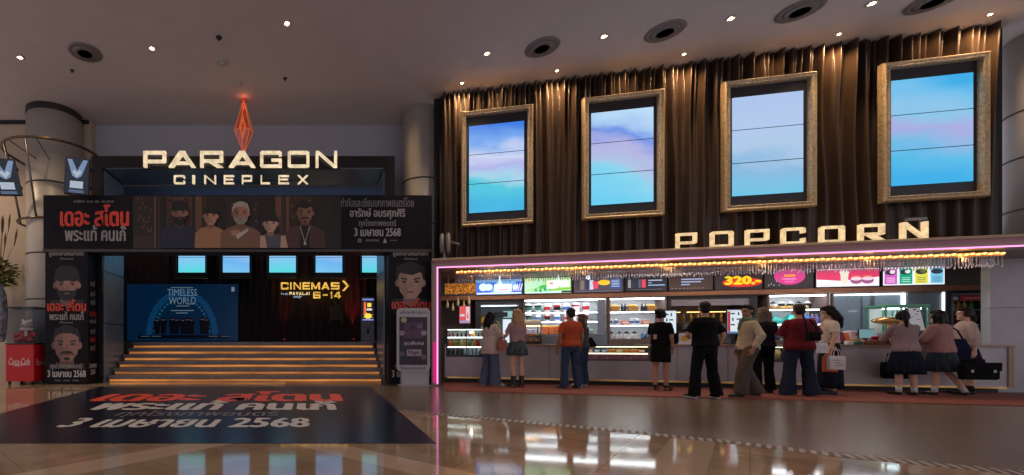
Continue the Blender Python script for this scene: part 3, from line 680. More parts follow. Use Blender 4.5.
# framed video screens
m_gold = mat('antique_gold_frame', (.50, .38, .23), .42, .35, var=.35, scale=28, bump=.25); m_bez = mat('screen_backing', (.02, .017, .022), .4)
def sky_mat(name, stops, strength, seed, slant=.18, sm=.55):
    m = bpy.data.materials.new(name); m.use_nodes = True; nt = m.node_tree; b = nt.nodes['Principled BSDF']; nd = nt.nodes.new; L = nt.links.new
    tc = nd('ShaderNodeTexCoord'); sp = nd('ShaderNodeSeparateXYZ'); L(tc.outputs['Object'], sp.inputs[0])
    mp = nd('ShaderNodeMapping'); mp.inputs['Location'].default_value = (seed, seed * 2, seed); mp.inputs['Scale'].default_value = (.8, .8, 1.7); L(tc.outputs['Object'], mp.inputs[0])
    nz = nd('ShaderNodeTexNoise'); nz.inputs['Scale'].default_value = 1.2; nz.inputs['Detail'].default_value = 4; L(mp.outputs[0], nz.inputs['Vector'])
    mr = nd('ShaderNodeMapRange'); mr.inputs['From Min'].default_value = .31; mr.inputs['From Max'].default_value = 2.35; L(sp.outputs[2], mr.inputs[0])
    m1 = nd('ShaderNodeMath'); m1.operation = 'MULTIPLY_ADD'; L(nz.outputs['Fac'], m1.inputs[0]); m1.inputs[1].default_value = sm; L(mr.outputs[0], m1.inputs[2])
    m2 = nd('ShaderNodeMath'); m2.operation = 'MULTIPLY_ADD'; L(sp.outputs[0], m2.inputs[0]); m2.inputs[1].default_value = slant; L(m1.outputs[0], m2.inputs[2])
    m3 = nd('ShaderNodeMath'); m3.operation = 'SUBTRACT'; L(m2.outputs[0], m3.inputs[0]); m3.inputs[1].default_value = sm * .5
    rp = nd('ShaderNodeValToRGB'); el = rp.color_ramp.elements
    while len(el) < len(stops): el.new(.5)
    for e, (p, c) in zip(el, stops): e.position = p; e.color = srgb(*c) + (1,)
    L(m3.outputs[0], rp.inputs[0]); L(rp.outputs[0], b.inputs['Emission Color']); b.inputs['Emission Strength'].default_value = strength
    b.inputs['Base Color'].default_value = (.01, .01, .01, 1); b.inputs['Roughness'].default_value = .25
    return m
def framed_screen(label, skym, loc, rz, group=None, fm=None):
    r = thing('framed_video_screen', label, 'screen', loc, rz, group); fm = fm or m_gold
    w, h, q = .765, 2.65, .15
    mb = MB(); loops = []
    for d, y in ((0, .06), (0, -.03), (.008, -.055), (.025, -.075), (.05, -.06), (.07, -.055), (.09, -.07), (.105, -.05), (.115, .0), (.115, .06)): loops.append((-w + d, w - d, d, h - d, y))
    L_ = [[(a_, y, c_), (b_, y, c_), (b_, y, d_), (a_, y, d_)] for a_, b_, c_, d_, y in loops]
    mb.loft(L_, closed=True); obj('picture_frame', mb, fm, parent=r)
    mb = MB(); mb.bx(-w + .11, w - .11, .03, .06, .11, h - .11); obj('backing_panel', mb, m_bez, parent=r)
    for k in range(3):
        mb = MB(); z0 = .315 + k * .675; mb.bx(-.585, .585, .012, .029, z0, z0 + .655); obj('screen_tile', mb, skym, parent=r)
    return r
B1, B2 = (70, 190, 228), (84, 200, 236)
skies = [sky_mat('sky_deep_blue', [(.0, (66, 178, 226)), (.30, (84, 200, 222)), (.40, (166, 212, 234)), (.50, (176, 180, 234)), (.64, (206, 214, 242)), (.78, (120, 170, 238)), (1., (60, 124, 226))], 1.0, 1.3, .05, .45),
         sky_mat('sky_lavender', [(.0, (104, 204, 240)), (.28, (136, 212, 238)), (.42, (172, 196, 228)), (.60, (178, 180, 226)), (.74, (110, 146, 228)), (.84, (164, 198, 240)), (1., (186, 220, 246))], 1.0, 4.7, .16, .5),
         sky_mat('sky_pale', [(.0, (110, 200, 232)), (.25, (140, 190, 228)), (.45, (176, 204, 236)), (.7, (180, 204, 240)), (1., (176, 200, 240))], .95, 7.1, .05, .5),
         sky_mat('sky_cyan', [(.0, (52, 172, 230)), (.26, (84, 186, 230)), (.42, (136, 184, 228)), (.55, (168, 172, 224)), (.68, (140, 196, 232)), (.85, (110, 190, 236)), (1., (56, 172, 230))], 1.0, 9.9, .12, .5)]
for s, sm_, lb in ((1.305, skies[0], 'gold framed video screen with deep blue top, first from the left above the snack bar'), (3.83, skies[1], 'gold framed video screen with lavender clouds, second from the left above the snack bar'),
                   (6.40, skies[2], 'gold framed video screen with pale uniform sky, third above the snack bar'), (8.94, skies[3], 'gold framed video screen with cyan and pink sky, largest, at the right end')):
    framed_screen(lb, sm_, W(s, .36, 3.675), WA, 'framed screens on the brown curtain')
hs = [sky_mat('hall_sky', [(.0, (96, 216, 226)), (.2, (120, 206, 240)), (.5, (150, 190, 240)), (1., (90, 130, 230))], 1.0, 2.2, .05, .4), sky_mat('hall_sky_blue', [(.0, (120, 196, 240)), (.2, (110, 180, 240)), (.5, (170, 200, 240)), (1., (100, 140, 230))], 1.0, 5.2, .05, .4)]
m_bronze = mat('dull_bronze_frame', (.05, .038, .032), .4, .5, var=.2, scale=20)
for i, u in enumerate((191.5, 236, 282.5, 329, 375.5)):
    framed_screen('dark framed video screen at the back of the raised hall, %s from the left' % ORD[i], hs[i % 2], ((u - U0) / F * 19.4, 19.42, 3.72), 0, 'framed screens in the raised hall', m_bronze)

# big backdrop board in the hall
YB = 18.9; kB = YB / F
XB = lambda u: (u - U0) * kB
ZB = lambda v: CAMH + (V0 - v) * kB
bd = thing('backdrop_board', 'blue printed backdrop board with a row of dark figures in the raised hall', 'board', (0, YB, .985))
m_bblue = mat('backdrop_blue', srgb(14, 62, 112), .4, var=.35, scale=.8, emit=.14, ecol=srgb(14, 72, 120))
mb = MB(); mb.bx(XB(127), XB(238), 0, .08, .03, ZB(284) - .985); obj('panel', mb, m_bblue, parent=bd)
mb = MB()
for u in (140, 182, 226): mb.bx(XB(u) - .05, XB(u) + .05, -.12, .25, 0, .03)
obj('foot', mb, m_rail, parent=bd)
a = Art(); zb = lambda v: ZB(v) - .985
def lit(c): return mat('backlit_%02x%02x%02x' % tuple(int(255 * q ** .45) for q in c), c, .4, emit=.30, ecol=c)
_c0 = a.c; a.c = lambda col, m=None: _c0(col, m or lit(col))
tl, tl2 = srgb(40, 112, 150), srgb(22, 84, 136)
for i in range(26):                                      # ring of ornament behind the figures
    th = pi * i / 25; a.ell(XB(182) + 1.42 * cos(th), zb(336) + 1.85 * sin(th), .15, .15, tl2, n=10); a.ell(XB(182) + 1.18 * cos(th), zb(336) + 1.6 * sin(th), .06, .06, tl, n=8)
a.rect(XB(138), XB(230), zb(338.6), zb(335), srgb(6, 14, 30))
for u, q in ((157, 0), (163.5, .4), (172.5, .6), (176.5, .2), (183, 0), (187.5, .5), (191.5, .2), (202.5, .7), (206.5, .3)):
    z1 = zb(334); hh = (15.5 + q * 1.5) * kB; x = XB(u)
    a.poly([(x - .10, z1), (x - .12, z1 + hh * .5), (x - .16, z1 + hh * .82), (x - .04, z1 + hh * .87), (x + .04, z1 + hh * .87), (x + .16, z1 + hh * .82), (x + .12, z1 + hh * .5), (x + .10, z1)], srgb(12, 14, 24))
    a.ell(x, z1 + hh * .94, .06, .08, srgb(120, 96, 88)); a.ell(x, z1 + hh * .975, .065, .05, srgb(10, 10, 14))
sl = srgb(150, 184, 206)
a.text('TIMELESS', XB(167.5), XB(197), zb(296), zb(289), sl, .0); a.text('WORLD', XB(169), XB(196), zb(304.5), zb(297), sl, .0)
for v, u0, u1 in ((287.6, 171, 193), (306, 176, 189), (310.5, 171, 194), (313, 176, 188)): a.rect(XB(u0), XB(u1), zb(v + .4), zb(v - .3), sl)
a.rect(XB(231.5), XB(234.5), zb(291.5), zb(287), srgb(170, 196, 220))
for u in (146, 157, 214, 226): a.rect(XB(u - 5), XB(u + 4), zb(336.6), zb(336), srgb(110, 130, 150))
a.build('printed_front', bd)

# direction sign CINEMAS 6-14
YC = 19.25; kC = YC / F
XC = lambda u: (u - U0) * kC
ZC = lambda v: CAMH + (V0 - v) * kC
m_gl = led_mat('gold_sign_light', (1., .58, .10), .5, 1.15, (6, 6, 6))
sg = thing('direction_sign', 'glowing gold direction sign to cinemas 6-14 on the dark hall curtain', 'sign', (0, YC, ZC(298.3))); z0 = ZC(298.3)
for i, ch in enumerate('CINEMAS'):
    u0 = (281, 290.2, 293.6, 302.6, 311.2, 321.3, 331.0)[i]; u1 = (288.5, 291.6, 301, 310, 320, 329.5, 339.4)[i]
    mb = MB(); add_glyph(mb, ch, XC(u0), XC(u1), ZC(289.4) - z0, ZC(282.4) - z0, -.05, .05, .18 if ch != 'I' else 1, .2); obj('letter', mb, m_gl, parent=sg)
mb = MB(); add_glyph(mb, '>', XC(342.2), XC(349), ZC(290.8) - z0, ZC(280.8) - z0, -.05, .05); obj('arrow', mb, m_gl, parent=sg)
for i, ch in enumerate('6-14'):
    u0 = (313.2, 323, 329.6, 334)[i]; u1 = (320.4, 327.6, 333.4, 340.8)[i]
    mb = MB(); add_glyph(mb, ch, XC(u0), XC(u1), 0, ZC(291.9) - z0, -.05, .05, .2, .2); obj('letter', mb, m_gl, parent=sg)
for i, ch in enumerate('PAVALAI'):
    mb = MB(); add_glyph(mb, ch, XC(289.3 + 3.25 * i), XC(289.3 + 3.25 * i + (2.7 if ch != 'I' else .8)), ZC(294.8) - z0, ZC(292) - z0, -.04, .05, .26 if ch != 'I' else 1, .24); obj('letter', mb, glow('pale_gold_light', (1., .75, .35), .8), parent=sg)
mb = MB(); add_text(mb, 'THE', XC(280.5), XC(288), ZC(294.9) - z0, ZC(293.2) - z0, -.02); add_text(mb, 'only', XC(293.5), XC(302), ZC(298.4) - z0, ZC(295.2) - z0, -.02, .02, .4); obj('small_lettering', mb, glow('pale_blue_light', (.6, .75, 1.), .6), parent=sg, recalc=False)
mb = MB(); mb.bx(XC(284), XC(338), .05, .08, ZC(287) - z0, ZC(285.5) - z0); mb.bx(XC(290), XC(338), .05, .08, ZC(295) - z0, ZC(294) - z0); mb.bx(XC(343), XC(346), .05, .08, ZC(289) - z0, ZC(283) - z0); obj('mounting_rail', mb, m_rail, parent=sg)

# info kiosk in the hall
YK = 17.6; kK = YK / F; xk = (368 - U0) * kK
ks = thing('poster_kiosk', 'slim grey poster kiosk with lit colourful screen in the raised hall', 'kiosk', (xk, YK, .985))
hk = lambda v: (V0 - v) * kK + CAMH - .985
w = 6.6 * kK; gz = hk(297.5)
mb = MB(); mb.rbox(-w, w, 0, .16, .03, gz, .02); mb.bx(-w - .03, w + .03, -.06, .24, 0, .03); obj('body', mb, mat('kiosk_grey', (.50, .50, .56), .35), parent=ks)
mb = MB(); mb.bx(-w * .86, w * .86, -.008, -.001, hk(320.5), gz - .05); sc_ = obj('screen', mb, glow('kiosk_black_screen', (.05, .03, .06), .4, .2), parent=ks)
a = Art(); m1 = glow('kiosk_yellow', (1., .75, .08), 1.0); m2 = glow('kiosk_red', (1., .18, .05), .9); m3 = glow('kiosk_white', (.9, .9, 1.), .8); m4 = glow('kiosk_blue', (.25, .4, 1.), .8)
st_ = [(0.21 * (1 if i % 2 else .55) * cos(pi * i / 8), hk(316) + .16 * (1 if i % 2 else .55) * sin(pi * i / 8)) for i in range(16)]
a.poly(st_, 0, m1); a.rect(-.17, -.08, hk(314), hk(302), 0, m2); a.rect(-.06, .16, hk(310.5), hk(308.5), 0, m3)
a.rect(-.03, .13, hk(307), hk(303), 0, m1); a.ell(.02, hk(312), .08, .06, srgb(200, 120, 60)); a.rect(-w * .84, w * .84, gz - .11, gz - .055, 0, m4); a.rect(-w * .84, w * .84, hk(320.4), hk(319.2), 0, m4)
a.build('screen_picture', sc_, loc=(0, -.009, 0))
mb = MB(); mb.bx(-.05, .05, -.006, -.001, .35, .47); mb.bx(-.015, .015, -.008, -.001, .30, .6); obj('emblem', mb, m_rail, parent=ks)

# uplights at the foot of the hall curtain
for i, (u, lb, e) in enumerate(((284.5, 'small red uplight at the curtain foot below the direction sign', 40), (353.5, 'small red uplight beside the poster kiosk', 130))):
    d = thing('floor_uplight', lb, 'light', ((u - U0) / F * 19.2, 19.2, .985))
    mb = MB(); mb.lathe([(.06, 0), (.07, .02), (.06, .1), (.05, .1)], 14); obj('housing', mb, m_rail, parent=d)
    mb = MB(); mb.cyl((0, 0, .095), (0, 0, .102), .045, n=14); obj('lens', mb, glow('red_lens', (1., .04, .02), 6.), parent=d)
    l = lamp('SPOT', 'uplight_beam', (d.location[0], 19.2, 1.1), e, (1., .05, .03), spot_size=radians(36), spot_blend=.8, shadow_soft_size=.03); l.rotation_euler = Vector((0, .22, 1)).to_track_quat('-Z', 'Y').to_euler()

# ring shaped screen rack round the left column
rk = thing('ring_rail_rack', 'bronze two ring rail rack around the left column', 'rack', (-6.55, 11.2, 0))
m_br = mat('bronze_tube', (.14, .095, .06), .3, .8, var=.2); m_rod = mat('grey_tube', (.22, .20, .21), .35, .7)
up = [(-1.10, .58, 5.75)] + [(-1.10 * cos(radians(a_)), -1.04 * sin(radians(a_)), 5.75) for a_ in range(-5, 186, 8)] + [(1.10, .3, 5.75)]
mb = MB(); mb.tube(up, .032, 8); obj('upper_ring', mb, m_br, parent=rk, smooth=True)
lo_ = [(-.85 * cos(2 * pi * i / 40) - .17, -.71 * sin(2 * pi * i / 40) + .36, 4.08) for i in range(40)]
mb = MB(); mb.tube(lo_, .03, 8, closed=True); obj('lower_ring', mb, m_br, parent=rk, smooth=True)
for a_ in (4, 52, 88):
    p0 = (-1.10 * cos(radians(a_)), -1.04 * sin(radians(a_)), 5.75); p1 = (-.85 * cos(radians(a_)) - .17, -.71 * sin(radians(a_)) + .36, 4.08)
    mb = MB(); mb.tube([p0, p1], .026, 8); obj('rod', mb, m_rod, parent=rk, smooth=True)
mb = MB(); mb.tube([(-.53, -.86, 5.75), (-.2, -.30, 5.52)], .012, 6); mb.tube([(.2, -1.02, 5.75), (.1, -.3, 5.52)], .012, 6); obj('brace', mb, m_br, parent=rk)
def tilt_screen(u, v, Y, ry, rz, label):
    p = at(u, v, Y); r = thing('tilted_display', label, 'screen', p, 0); r.rotation_euler = (0, radians(ry), radians(rz))
    mb = MB(); mb.rbox(-.27, .27, 0, .06, -.42, .42, .01); obj('casing', mb, m_bez, parent=r)
    mb = MB(); mb.bx(-.25, .25, -.006, -.001, -.40, .40); s_ = obj('screen', mb, glow('display_dark', (.03, .04, .06), .5, .2), parent=r)
    a = Art(); ww = glow('display_white', (.62, .78, .95), .42); bb = glow('display_blue', (.3, .48, .8), .34)
    a.poly([(-.22, .37), (-.12, .37), (0, .12), (.12, .37), (.22, .37), (.10, .0), (0, -.06), (-.10, .0)], 0, bb); a.poly([(-.10, .08), (0, -.03), (.10, .08), (.06, .14), (0, .08), (-.06, .14)], 0, ww); a.rect(-.14, .14, -.28, -.12, 0, ww)
    for k in range(3): a.rect(-.16, .16, -.335 - .022 * k, -.325 - .022 * k, 0, bb)
    a.build('screen_picture', s_, loc=(0, -.007, 0))
    mb = MB(); mb.box((.28, .09, .2), (.04, .1, .06)); mb.box((.28, .09, -.22), (.04, .1, .06)); obj('bracket', mb, m_rail, parent=r)
tilt_screen(77, 176, 10.02, 3, 8, 'display with white chevron hung on the ring rack above the poster arch')
tilt_screen(5.5, 177, 10.1, -11, 40, 'display hung on the ring rack at the far left edge, tilted')

# red drink cooler with clear lid box
ck = thing('drink_cooler', 'red drinks cooler with clear display box, left of the poster arch', 'cooler', (-6.78, 10.55, 0))
m_red = mat('cooler_red', srgb(196, 22, 28), .35, var=.05)
mb = MB(); mb.rbox(-.33, .33, -.28, .28, .08, .95, .015); obj('body', mb, m_red, parent=ck)
mb = MB(); mb.bx(-.335, .335, -.285, .285, .951, .975); obj('top_tray', mb, m_rail, parent=ck)
for x in (-.27, .27):
    for y in (-.22, .22):
        mb = MB(); mb.cyl((x - .012, y, .04), (x + .012, y, .04), .04, n=14); mb.bx(x - .006, x + .006, y - .02, y + .02, .04, .08); obj('caster', mb, m_rail, parent=ck)
mb = MB(); add_text(mb, 'Coca-Cola', -.25, .24, .47, .63, -.0815 - .2, .012, .35)
mb.tube([(-.18, -.2815, .47), (-.05, -.2815, .455), (.08, -.2815, .475), (.2, -.2815, .46)], [.004, .009, .009, .003], 6); add_text(mb, 'ENJOY SMILING', -.13, .07, .42, .44, -.2815, .01)
obj('logo', mb, mat('logo_white', srgb(225, 205, 205), .5), parent=ck, recalc=False)
mb = MB(); add_text(mb, 'Coca-Cola', 0, .4, .45, .60, 0, .012, .35); o = obj('logo', mb, mat('logo_white', srgb(225, 205, 205), .5), parent=ck, recalc=False); o.location = (.3315, -.2, 0); o.rotation_euler = (0, 0, pi / 2)
m_acr = glass('acrylic', (.93, .96, 1.), .90)
mb = MB(); mb.bx(-.32, .32, -.27, -.262, .976, 1.80); mb.bx(-.32, .32, .262, .27, .976, 1.80); mb.bx(-.32, -.312, -.262, .262, .976, 1.80); mb.bx(.312, .32, -.262, .262, .976, 1.80); obj('clear_box', mb, m_acr, parent=ck)
mb = MB()
for y in (-.275, .275): mb.bx(-.335, .335, y - .012, y + .012, 1.80, 1.83)
for x in (-.323, .323): mb.bx(x - .012, x + .012, -.263, .263, 1.80, 1.83)
obj('box_rim', mb, m_rail, parent=ck)
pt = thing('plush_toy', 'white and red plush toy inside the clear box of the red cooler', 'toy', (-6.78, 10.55, .976))
m_pl = mat('white_plush', (.5, .46, .46), .9, var=.15, scale=40, bump=.4); m_plr = mat('red_knit', (.42, .04, .05), .85, var=.5, scale=30)
mb = MB(); mb.ell((0, 0, .16), (.15, .13, .16)); mb.ell((-.15, -.1, .06), (.07, .12, .06)); mb.ell((.15, -.1, .06), (.07, .12, .06)); mb.caps((-.13, 0, .24), (-.24, -.08, .16), .05, .045); mb.caps((.13, 0, .24), (.24, -.08, .18), .05, .045)
me = voxel(mb, 'body', .014, m_plr); obj('body', me, None, parent=pt)
mb = MB(); mb.ell((0, -.01, .43), (.125, .115, .115)); mb.ell((-.10, 0, .53), (.045, .03, .045)); mb.ell((.10, 0, .53), (.045, .03, .045)); mb.ell((0, -.11, .40), (.05, .04, .04))
obj('head', voxel(mb, 'head', .012, m_pl), None, parent=pt)
mb = MB(); mb.tube([(.12 * cos(2 * pi * i / 16), .11 * sin(2 * pi * i / 16), .325) for i in range(16)], .035, 8, closed=True); mb.box((.06, -.14, .24), (.06, .02, .14)); obj('scarf', mb, mat('scarf_white', (.6, .5, .5), .9), parent=pt)
mb = MB()
for x in (-.045, .045): mb.ell((x, -.115, .455), (.013,) * 3, 8, 5)
mb.ell((0, -.15, .41), (.018,) * 3, 8, 5); obj('eye', mb, m_rail, parent=pt)

# vase with tall arrangement on the ledge
vz = thing('flower_vase', 'tall patterned vase of dry stalks and green foliage at the left edge', 'vase', (-7.98, 11.3, 1.003))
m_vase = mat('blue_white_porcelain', (.22, .24, .34), .25, var=.8, scale=9)
mb = MB(); mb.lathe([(.10, 0), (.13, .03), (.17, .35), (.19, .8), (.16, 1.2), (.10, 1.38), (.14, 1.5), (.13, 1.5), (.09, 1.36)], 24); obj('vase_body', mb, m_vase, parent=vz, smooth=True)
rv = random.Random(5); mb = MB(); mg = [mat('leaf_green', (.10, .13, .025), .6, var=.4), mat('leaf_yellow', (.26, .25, .05), .6, var=.3)]
for i in range(420):
    th = rv.uniform(0, 2 * pi); r = rv.uniform(.05, .44) * (1 if rv.random() < .8 else 1.2); z = 1.55 + rv.uniform(-.12, .62) * (1.1 - r)
    c = Vector((r * cos(th), r * sin(th) * .7, z)); d = Vector((cos(th), sin(th), rv.uniform(-.6, .6))).normalized(); n_ = d.cross(Vector((rv.uniform(-1, 1), rv.uniform(-1, 1), 1))).normalized(); l_ = rv.uniform(.06, .13)
    mb.mi = 0 if rv.random() < .65 else 1; mb.poly([c - d * l_, c + n_ * l_ * .33, c + d * l_, c - n_ * l_ * .33])
fo = obj('foliage', mb, mg, parent=vz); fo['kind'] = 'stuff'
m_dry = mat('dry_stalk', (.13, .075, .05), .8)
for i in range(12):
    th = rv.uniform(0, 2 * pi); q = rv.uniform(.12, .55); hgt = rv.uniform(2.3, 3.05); mb = MB()
    mb.tube([(0, 0, 1.45), (q * .4 * cos(th), q * .4 * sin(th) * .6, 1.45 + (hgt - 1.45) * .5), (q * cos(th), q * sin(th) * .6, hgt)], [.010, .007, .005], 5)
    mb.tube([(q * cos(th) * .9, q * sin(th) * .54, hgt - .18), (q * cos(th), q * sin(th) * .6, hgt + .1), (q * cos(th) * 1.08, q * sin(th) * .65, hgt + .28)], [.008, .026, .003], 6); obj('dry_stalk', mb, m_dry, parent=vz)
mb = MB(); 
for k in range(7): mb.ell((.0 + .05 * cos(k), -.30 + .03 * sin(2 * k), 1.72 + .05 * sin(k)), (.045, .03, .045), 8, 6)
obj('flower', mb, mat('red_petal', (.5, .03, .03), .6), parent=vz)

# standee in front of the right pillar
YT = 10.04; kT = YT / F; XT = lambda u: (u - 413.5) * kT; ZT = lambda v: CAMH + (V0 - v) * kT
sd = thing('display_stand', 'pale pedestal display stand with rounded poster before the right poster pillar', 'stand', ((413.5 - U0) * kT, YT, 0))
m_st = mat('stand_white', (.42, .42, .44), .4, var=.03)
mb = MB(); mb.rbox(XT(402), XT(430), .05, .22, .02, ZT(370), .01); mb.rbox(XT(399), XT(433), .0, .28, 0, .02, .006); obj('pedestal', mb, m_st, parent=sd)
def rrect(x0, x1, z0, z1, r, n=6):
    P = []
    for cx_, cz_, a0 in ((x1 - r, z1 - r, 0), (x0 + r, z1 - r, 90), (x0 + r, z0 + r, 180), (x1 - r, z0 + r, 270)):
        for i in range(n + 1): t = radians(a0 + 90 * i / n); P.append((cx_ + r * cos(t), cz_ + r * sin(t)))
    return P
mb = MB(); mb.prism(rrect(XT(397), XT(430.5), ZT(371.5), ZT(308), .1), .02, .08); obj('poster_panel', mb, m_st, parent=sd)
a = Art()
a.text('แพ็คสุดคุ้ม ลุ้นรับ', XT(400), XT(427), ZT(314.5), ZT(310.5), srgb(90, 84, 96), .02)
a.rect(XT(399.5), XT(427.5), ZT(365), ZT(317), srgb(46, 38, 52)); a.rect(XT(404), XT(423), ZT(338), ZT(322), srgb(84, 58, 84))
for u, v, c in ((402, 333, (150, 130, 140)), (424, 333, (160, 140, 150)), (404, 320, (170, 160, 120)), (420, 326, (110, 84, 110)), (413, 328, (60, 42, 70)), (402, 354, (90, 80, 96)), (424, 357, (100, 92, 104))): a.ell(XT(u), ZT(v), .07, .06, srgb(*c), n=9)
a.text('สุดพิเศษ', XT(404), XT(424), ZT(346), ZT(341.5), srgb(190, 180, 190), .02); a.rect(XT(407), XT(421.5), ZT(356), ZT(349.5), srgb(168, 148, 156)); a.text('Magic', XT(408.5), XT(420), ZT(355.4), ZT(350.4), srgb(40, 30, 44), .02); a.text('ซื้อครบรับสิทธิ์', XT(401), XT(426), ZT(369.6), ZT(366.2), srgb(90, 84, 96), .015)
a.build('printed_poster', sd, loc=(0, .019, 0))

# twin lamp fitting on the fascia end beside the right column
q = W(.16, .22, 2.907)
d = thing('twin_fan_lamp', 'grey twin disc fitting on the left end of the fascia by the curtain', 'lamp', q, -.35)
mb = MB(); mb.cyl((0, 0, 0), (0, 0, .42), .03, n=10); mb.box((0, 0, .02), (.14, .14, .04)); obj('post', mb, m_rod, parent=d)
for x in (-.05, .09):
    mb = MB(); mb.lathe([(.05, -.05), (.2, -.04), (.24, 0), (.2, .04), (.05, .05)], 24); bmesh.ops.rotate(mb.bm, verts=mb.bm.verts[:], matrix=Matrix.Rotation(radians(90), 3, 'Y')); bmesh.ops.translate(mb.bm, verts=mb.bm.verts[:], vec=(x, 0, .38)); obj('disc', mb, mat('fitting_grey', (.30, .28, .27), .4), parent=d)
mb = MB(); mb.tube([(.12, 0, .4), (.28, -.04, .34), (.34, -.06, .30)], .03, 8); obj('arm', mb, m_rod, parent=d)
# ================= SNACK BAR =================
def wthing(name, label, cat, s, t, z, group=None): return thing(name, label, cat, W(s, t, z), WA, group)
def wtag(name, mb, m, s, t, z, label, cat, group=None, smooth=False, drz=0.):
    return tag(obj(name, mb, m, loc=W(s, t, z), rz=WA + drz, smooth=smooth), label, cat, group)
# --- glowing letters on the fascia
m_let2 = led_mat('letter_warm_gold', (1., .72, .38), .5, 1.05, (11, 11, 11))
pw = thing('snack_sign', 'glowing warm white sign letters standing on the fascia of the snack bar', 'sign', W(4.69, .1, 2.907), WA)
for i, ch in enumerate('POPCORN'):
    u0, u1, v0, v1 = ((676, 697.5, 233.8, 248.6), (710.5, 734, 232, 247.2), (745.6, 769.6, 230.3, 246), (781.5, 805.8, 228.3, 244), (819.6, 845, 226.5, 242.5), (858.8, 885, 224.8, 240.8), (901, 928.2, 222.8, 239))[i]
    s0, z1 = wp(u0, v0, .1); s1, z1b = wp(u1, v0, .1)
    mb = MB(); add_glyph(mb, ch, s0 - 4.68, s1 - 4.71, .006, .318, -.03, .05, .125, .145); obj('letter', mb, m_let2, parent=pw)
mb = MB(); mb.bx(-.03, 4.0, -.06, .06, -.001, .005); obj('base_rail', mb, m_rail, parent=pw)
s0, zz = wp(913, 221, .1)
mb = MB(); mb.box((s0 + .12, 0, .075), (.28, .05, .05)); mb.box((s0 + .2, .03, -.2), (.02, .02, .5)); wtag('metal_bracket', mb, mat('bracket_grey', (.22, .20, .2), .4), 0, .19, 3.22, 'small grey metal bar above the last sign letter', 'bracket')

# --- crystal fringe lamps under the fascia
m_cry = mat('fringe_crystal', (.60, .58, .62), .15, .35, var=.4, scale=60, spec=.9); m_brass = mat('brass_channel', (.65, .34, .10), .28, .75, var=.2)
m_fb = led_mat('fringe_bulb', (1., .48, .14), .4, 4.6, (17, 17, 17))
rc = random.Random(8)
def fringe_module(w):
    mb = MB()
    for i in range(24):
        x = -w / 2 + w * (i + .5) / 24 + rc.uniform(-.003, .003)
        for y in ((-.05,) if i % 2 else (.05,)):
            z1 = -.17 - rc.uniform(0, .05); mb.mi = 0
            mb.cyl((x, y + rc.uniform(-.02, .02), z1), (x, y, -.03), .0042, n=4); mb.ell((x, y, z1 - .025), (.010, .010, .032), 5, 4)
    return mb
mod_w = (9.98 - .42) / 16 - .012; st_mesh = fringe_module(mod_w).data('crystal_strands', [m_cry])
mb = MB(); mb.bx(-mod_w / 2, mod_w / 2, -.075, -.066, -.055, .02); mb.bx(-mod_w / 2, mod_w / 2, -.066, .075, .011, .02); rail_mesh = mb.data('brass_rail', [m_brass])
mb = MB(); mb.ell((0, 0, 0), (.036, .020, .020), 8, 6); bulb_mesh = mb.data('bulb', [m_fb], True)
mb = MB(); mb.cyl((0, 0, .02), (0, 0, .052), .012, n=8); hang_mesh = mb.data('hanger', [m_rail])
for i in range(16):
    s = .42 + (9.98 - .42) * (i + .5) / 16
    r = wthing('crystal_fringe_lamp', 'crystal fringe lamp under the fascia, %s from the left' % ORD[i], 'lamp', s, .47, 2.645, 'crystal fringe lamps')
    obj('brass_rail', rail_mesh, None, parent=r)
    o = obj('crystal_strands', st_mesh, None, parent=r); o['kind'] = 'stuff'
    for k in range(7):
        o = obj('bulb', bulb_mesh, None, parent=r); o.location = (-mod_w / 2 + mod_w * (k + .5) / 7, -.098, -.012 + .010 * (k % 2))
    o = obj('hanger', hang_mesh, None, parent=r); o.location = (0, 0, 0)
for s in (1.2, 2.9, 4.6, 6.3, 8.0, 9.4): lamp('POINT', 'fringe_glow', W(s, .40, 2.60), 2.2, (1., .55, .2), shadow_soft_size=.06)
# amber bead fringe in the left corner
mb = MB()
for i in range(26):
    for j in range(3):
        x = -.36 + .72 * i / 25
        for k in range(6): mb.mi = rc.random() < .3; mb.ell((x, .08 * j, -.02 - .042 * k + rc.uniform(-.008, .008)), (.013, .013, .019), 5, 4)
bf = wthing('bead_fringe', 'amber bead fringe hanging in the left corner of the snack bar', 'lamp', .62, 1.35, 2.48)
o = obj('amber_beads', mb, [mat('amber_bead', (.5, .18, .03), .2, emit=.12, ecol=(1., .40, .05)), mat('gold_bead', (.7, .35, .06), .15, emit=.6, ecol=(1., .45, .08))], parent=bf); o['kind'] = 'stuff'
mb = MB(); mb.bx(-.38, .38, -.02, .18, -.005, .01); mb.bx(-.3, -.28, .07, .09, .01, .215); mb.bx(.28, .3, .07, .09, .01, .215); obj('rail', mb, m_brass, parent=bf)
# glass pendants of the corner
m_cg = mat('clear_bulb_glass', (.5, .42, .26), .08, emit=.10, ecol=(1., .6, .2))
for i, (u, v, dz) in enumerate(((447.5, 304, 0), (453, 307, .1), (458, 302, .05), (464, 305, 0), (469, 301, .1))):
    s, z = wp(u, v, 1.9)
    r = wthing('glass_pendant', 'slim glass pendant lamp in the left corner, %s from the pink light line' % ORD[i], 'lamp', s, 1.9, z, 'glass pendants in the corner')
    mb = MB(); mb.lathe([(.008, -.11), (.03, -.085), (.034, -.02), (.014, .06), (.012, .11), (.006, .12)], 12); obj('glass_shade', mb, m_cg, parent=r, smooth=True)
    mb = MB(); mb.cyl((0, 0, .12), (0, 0, 2.695 - z), .005, n=5); obj('cord', mb, m_rail, parent=r)
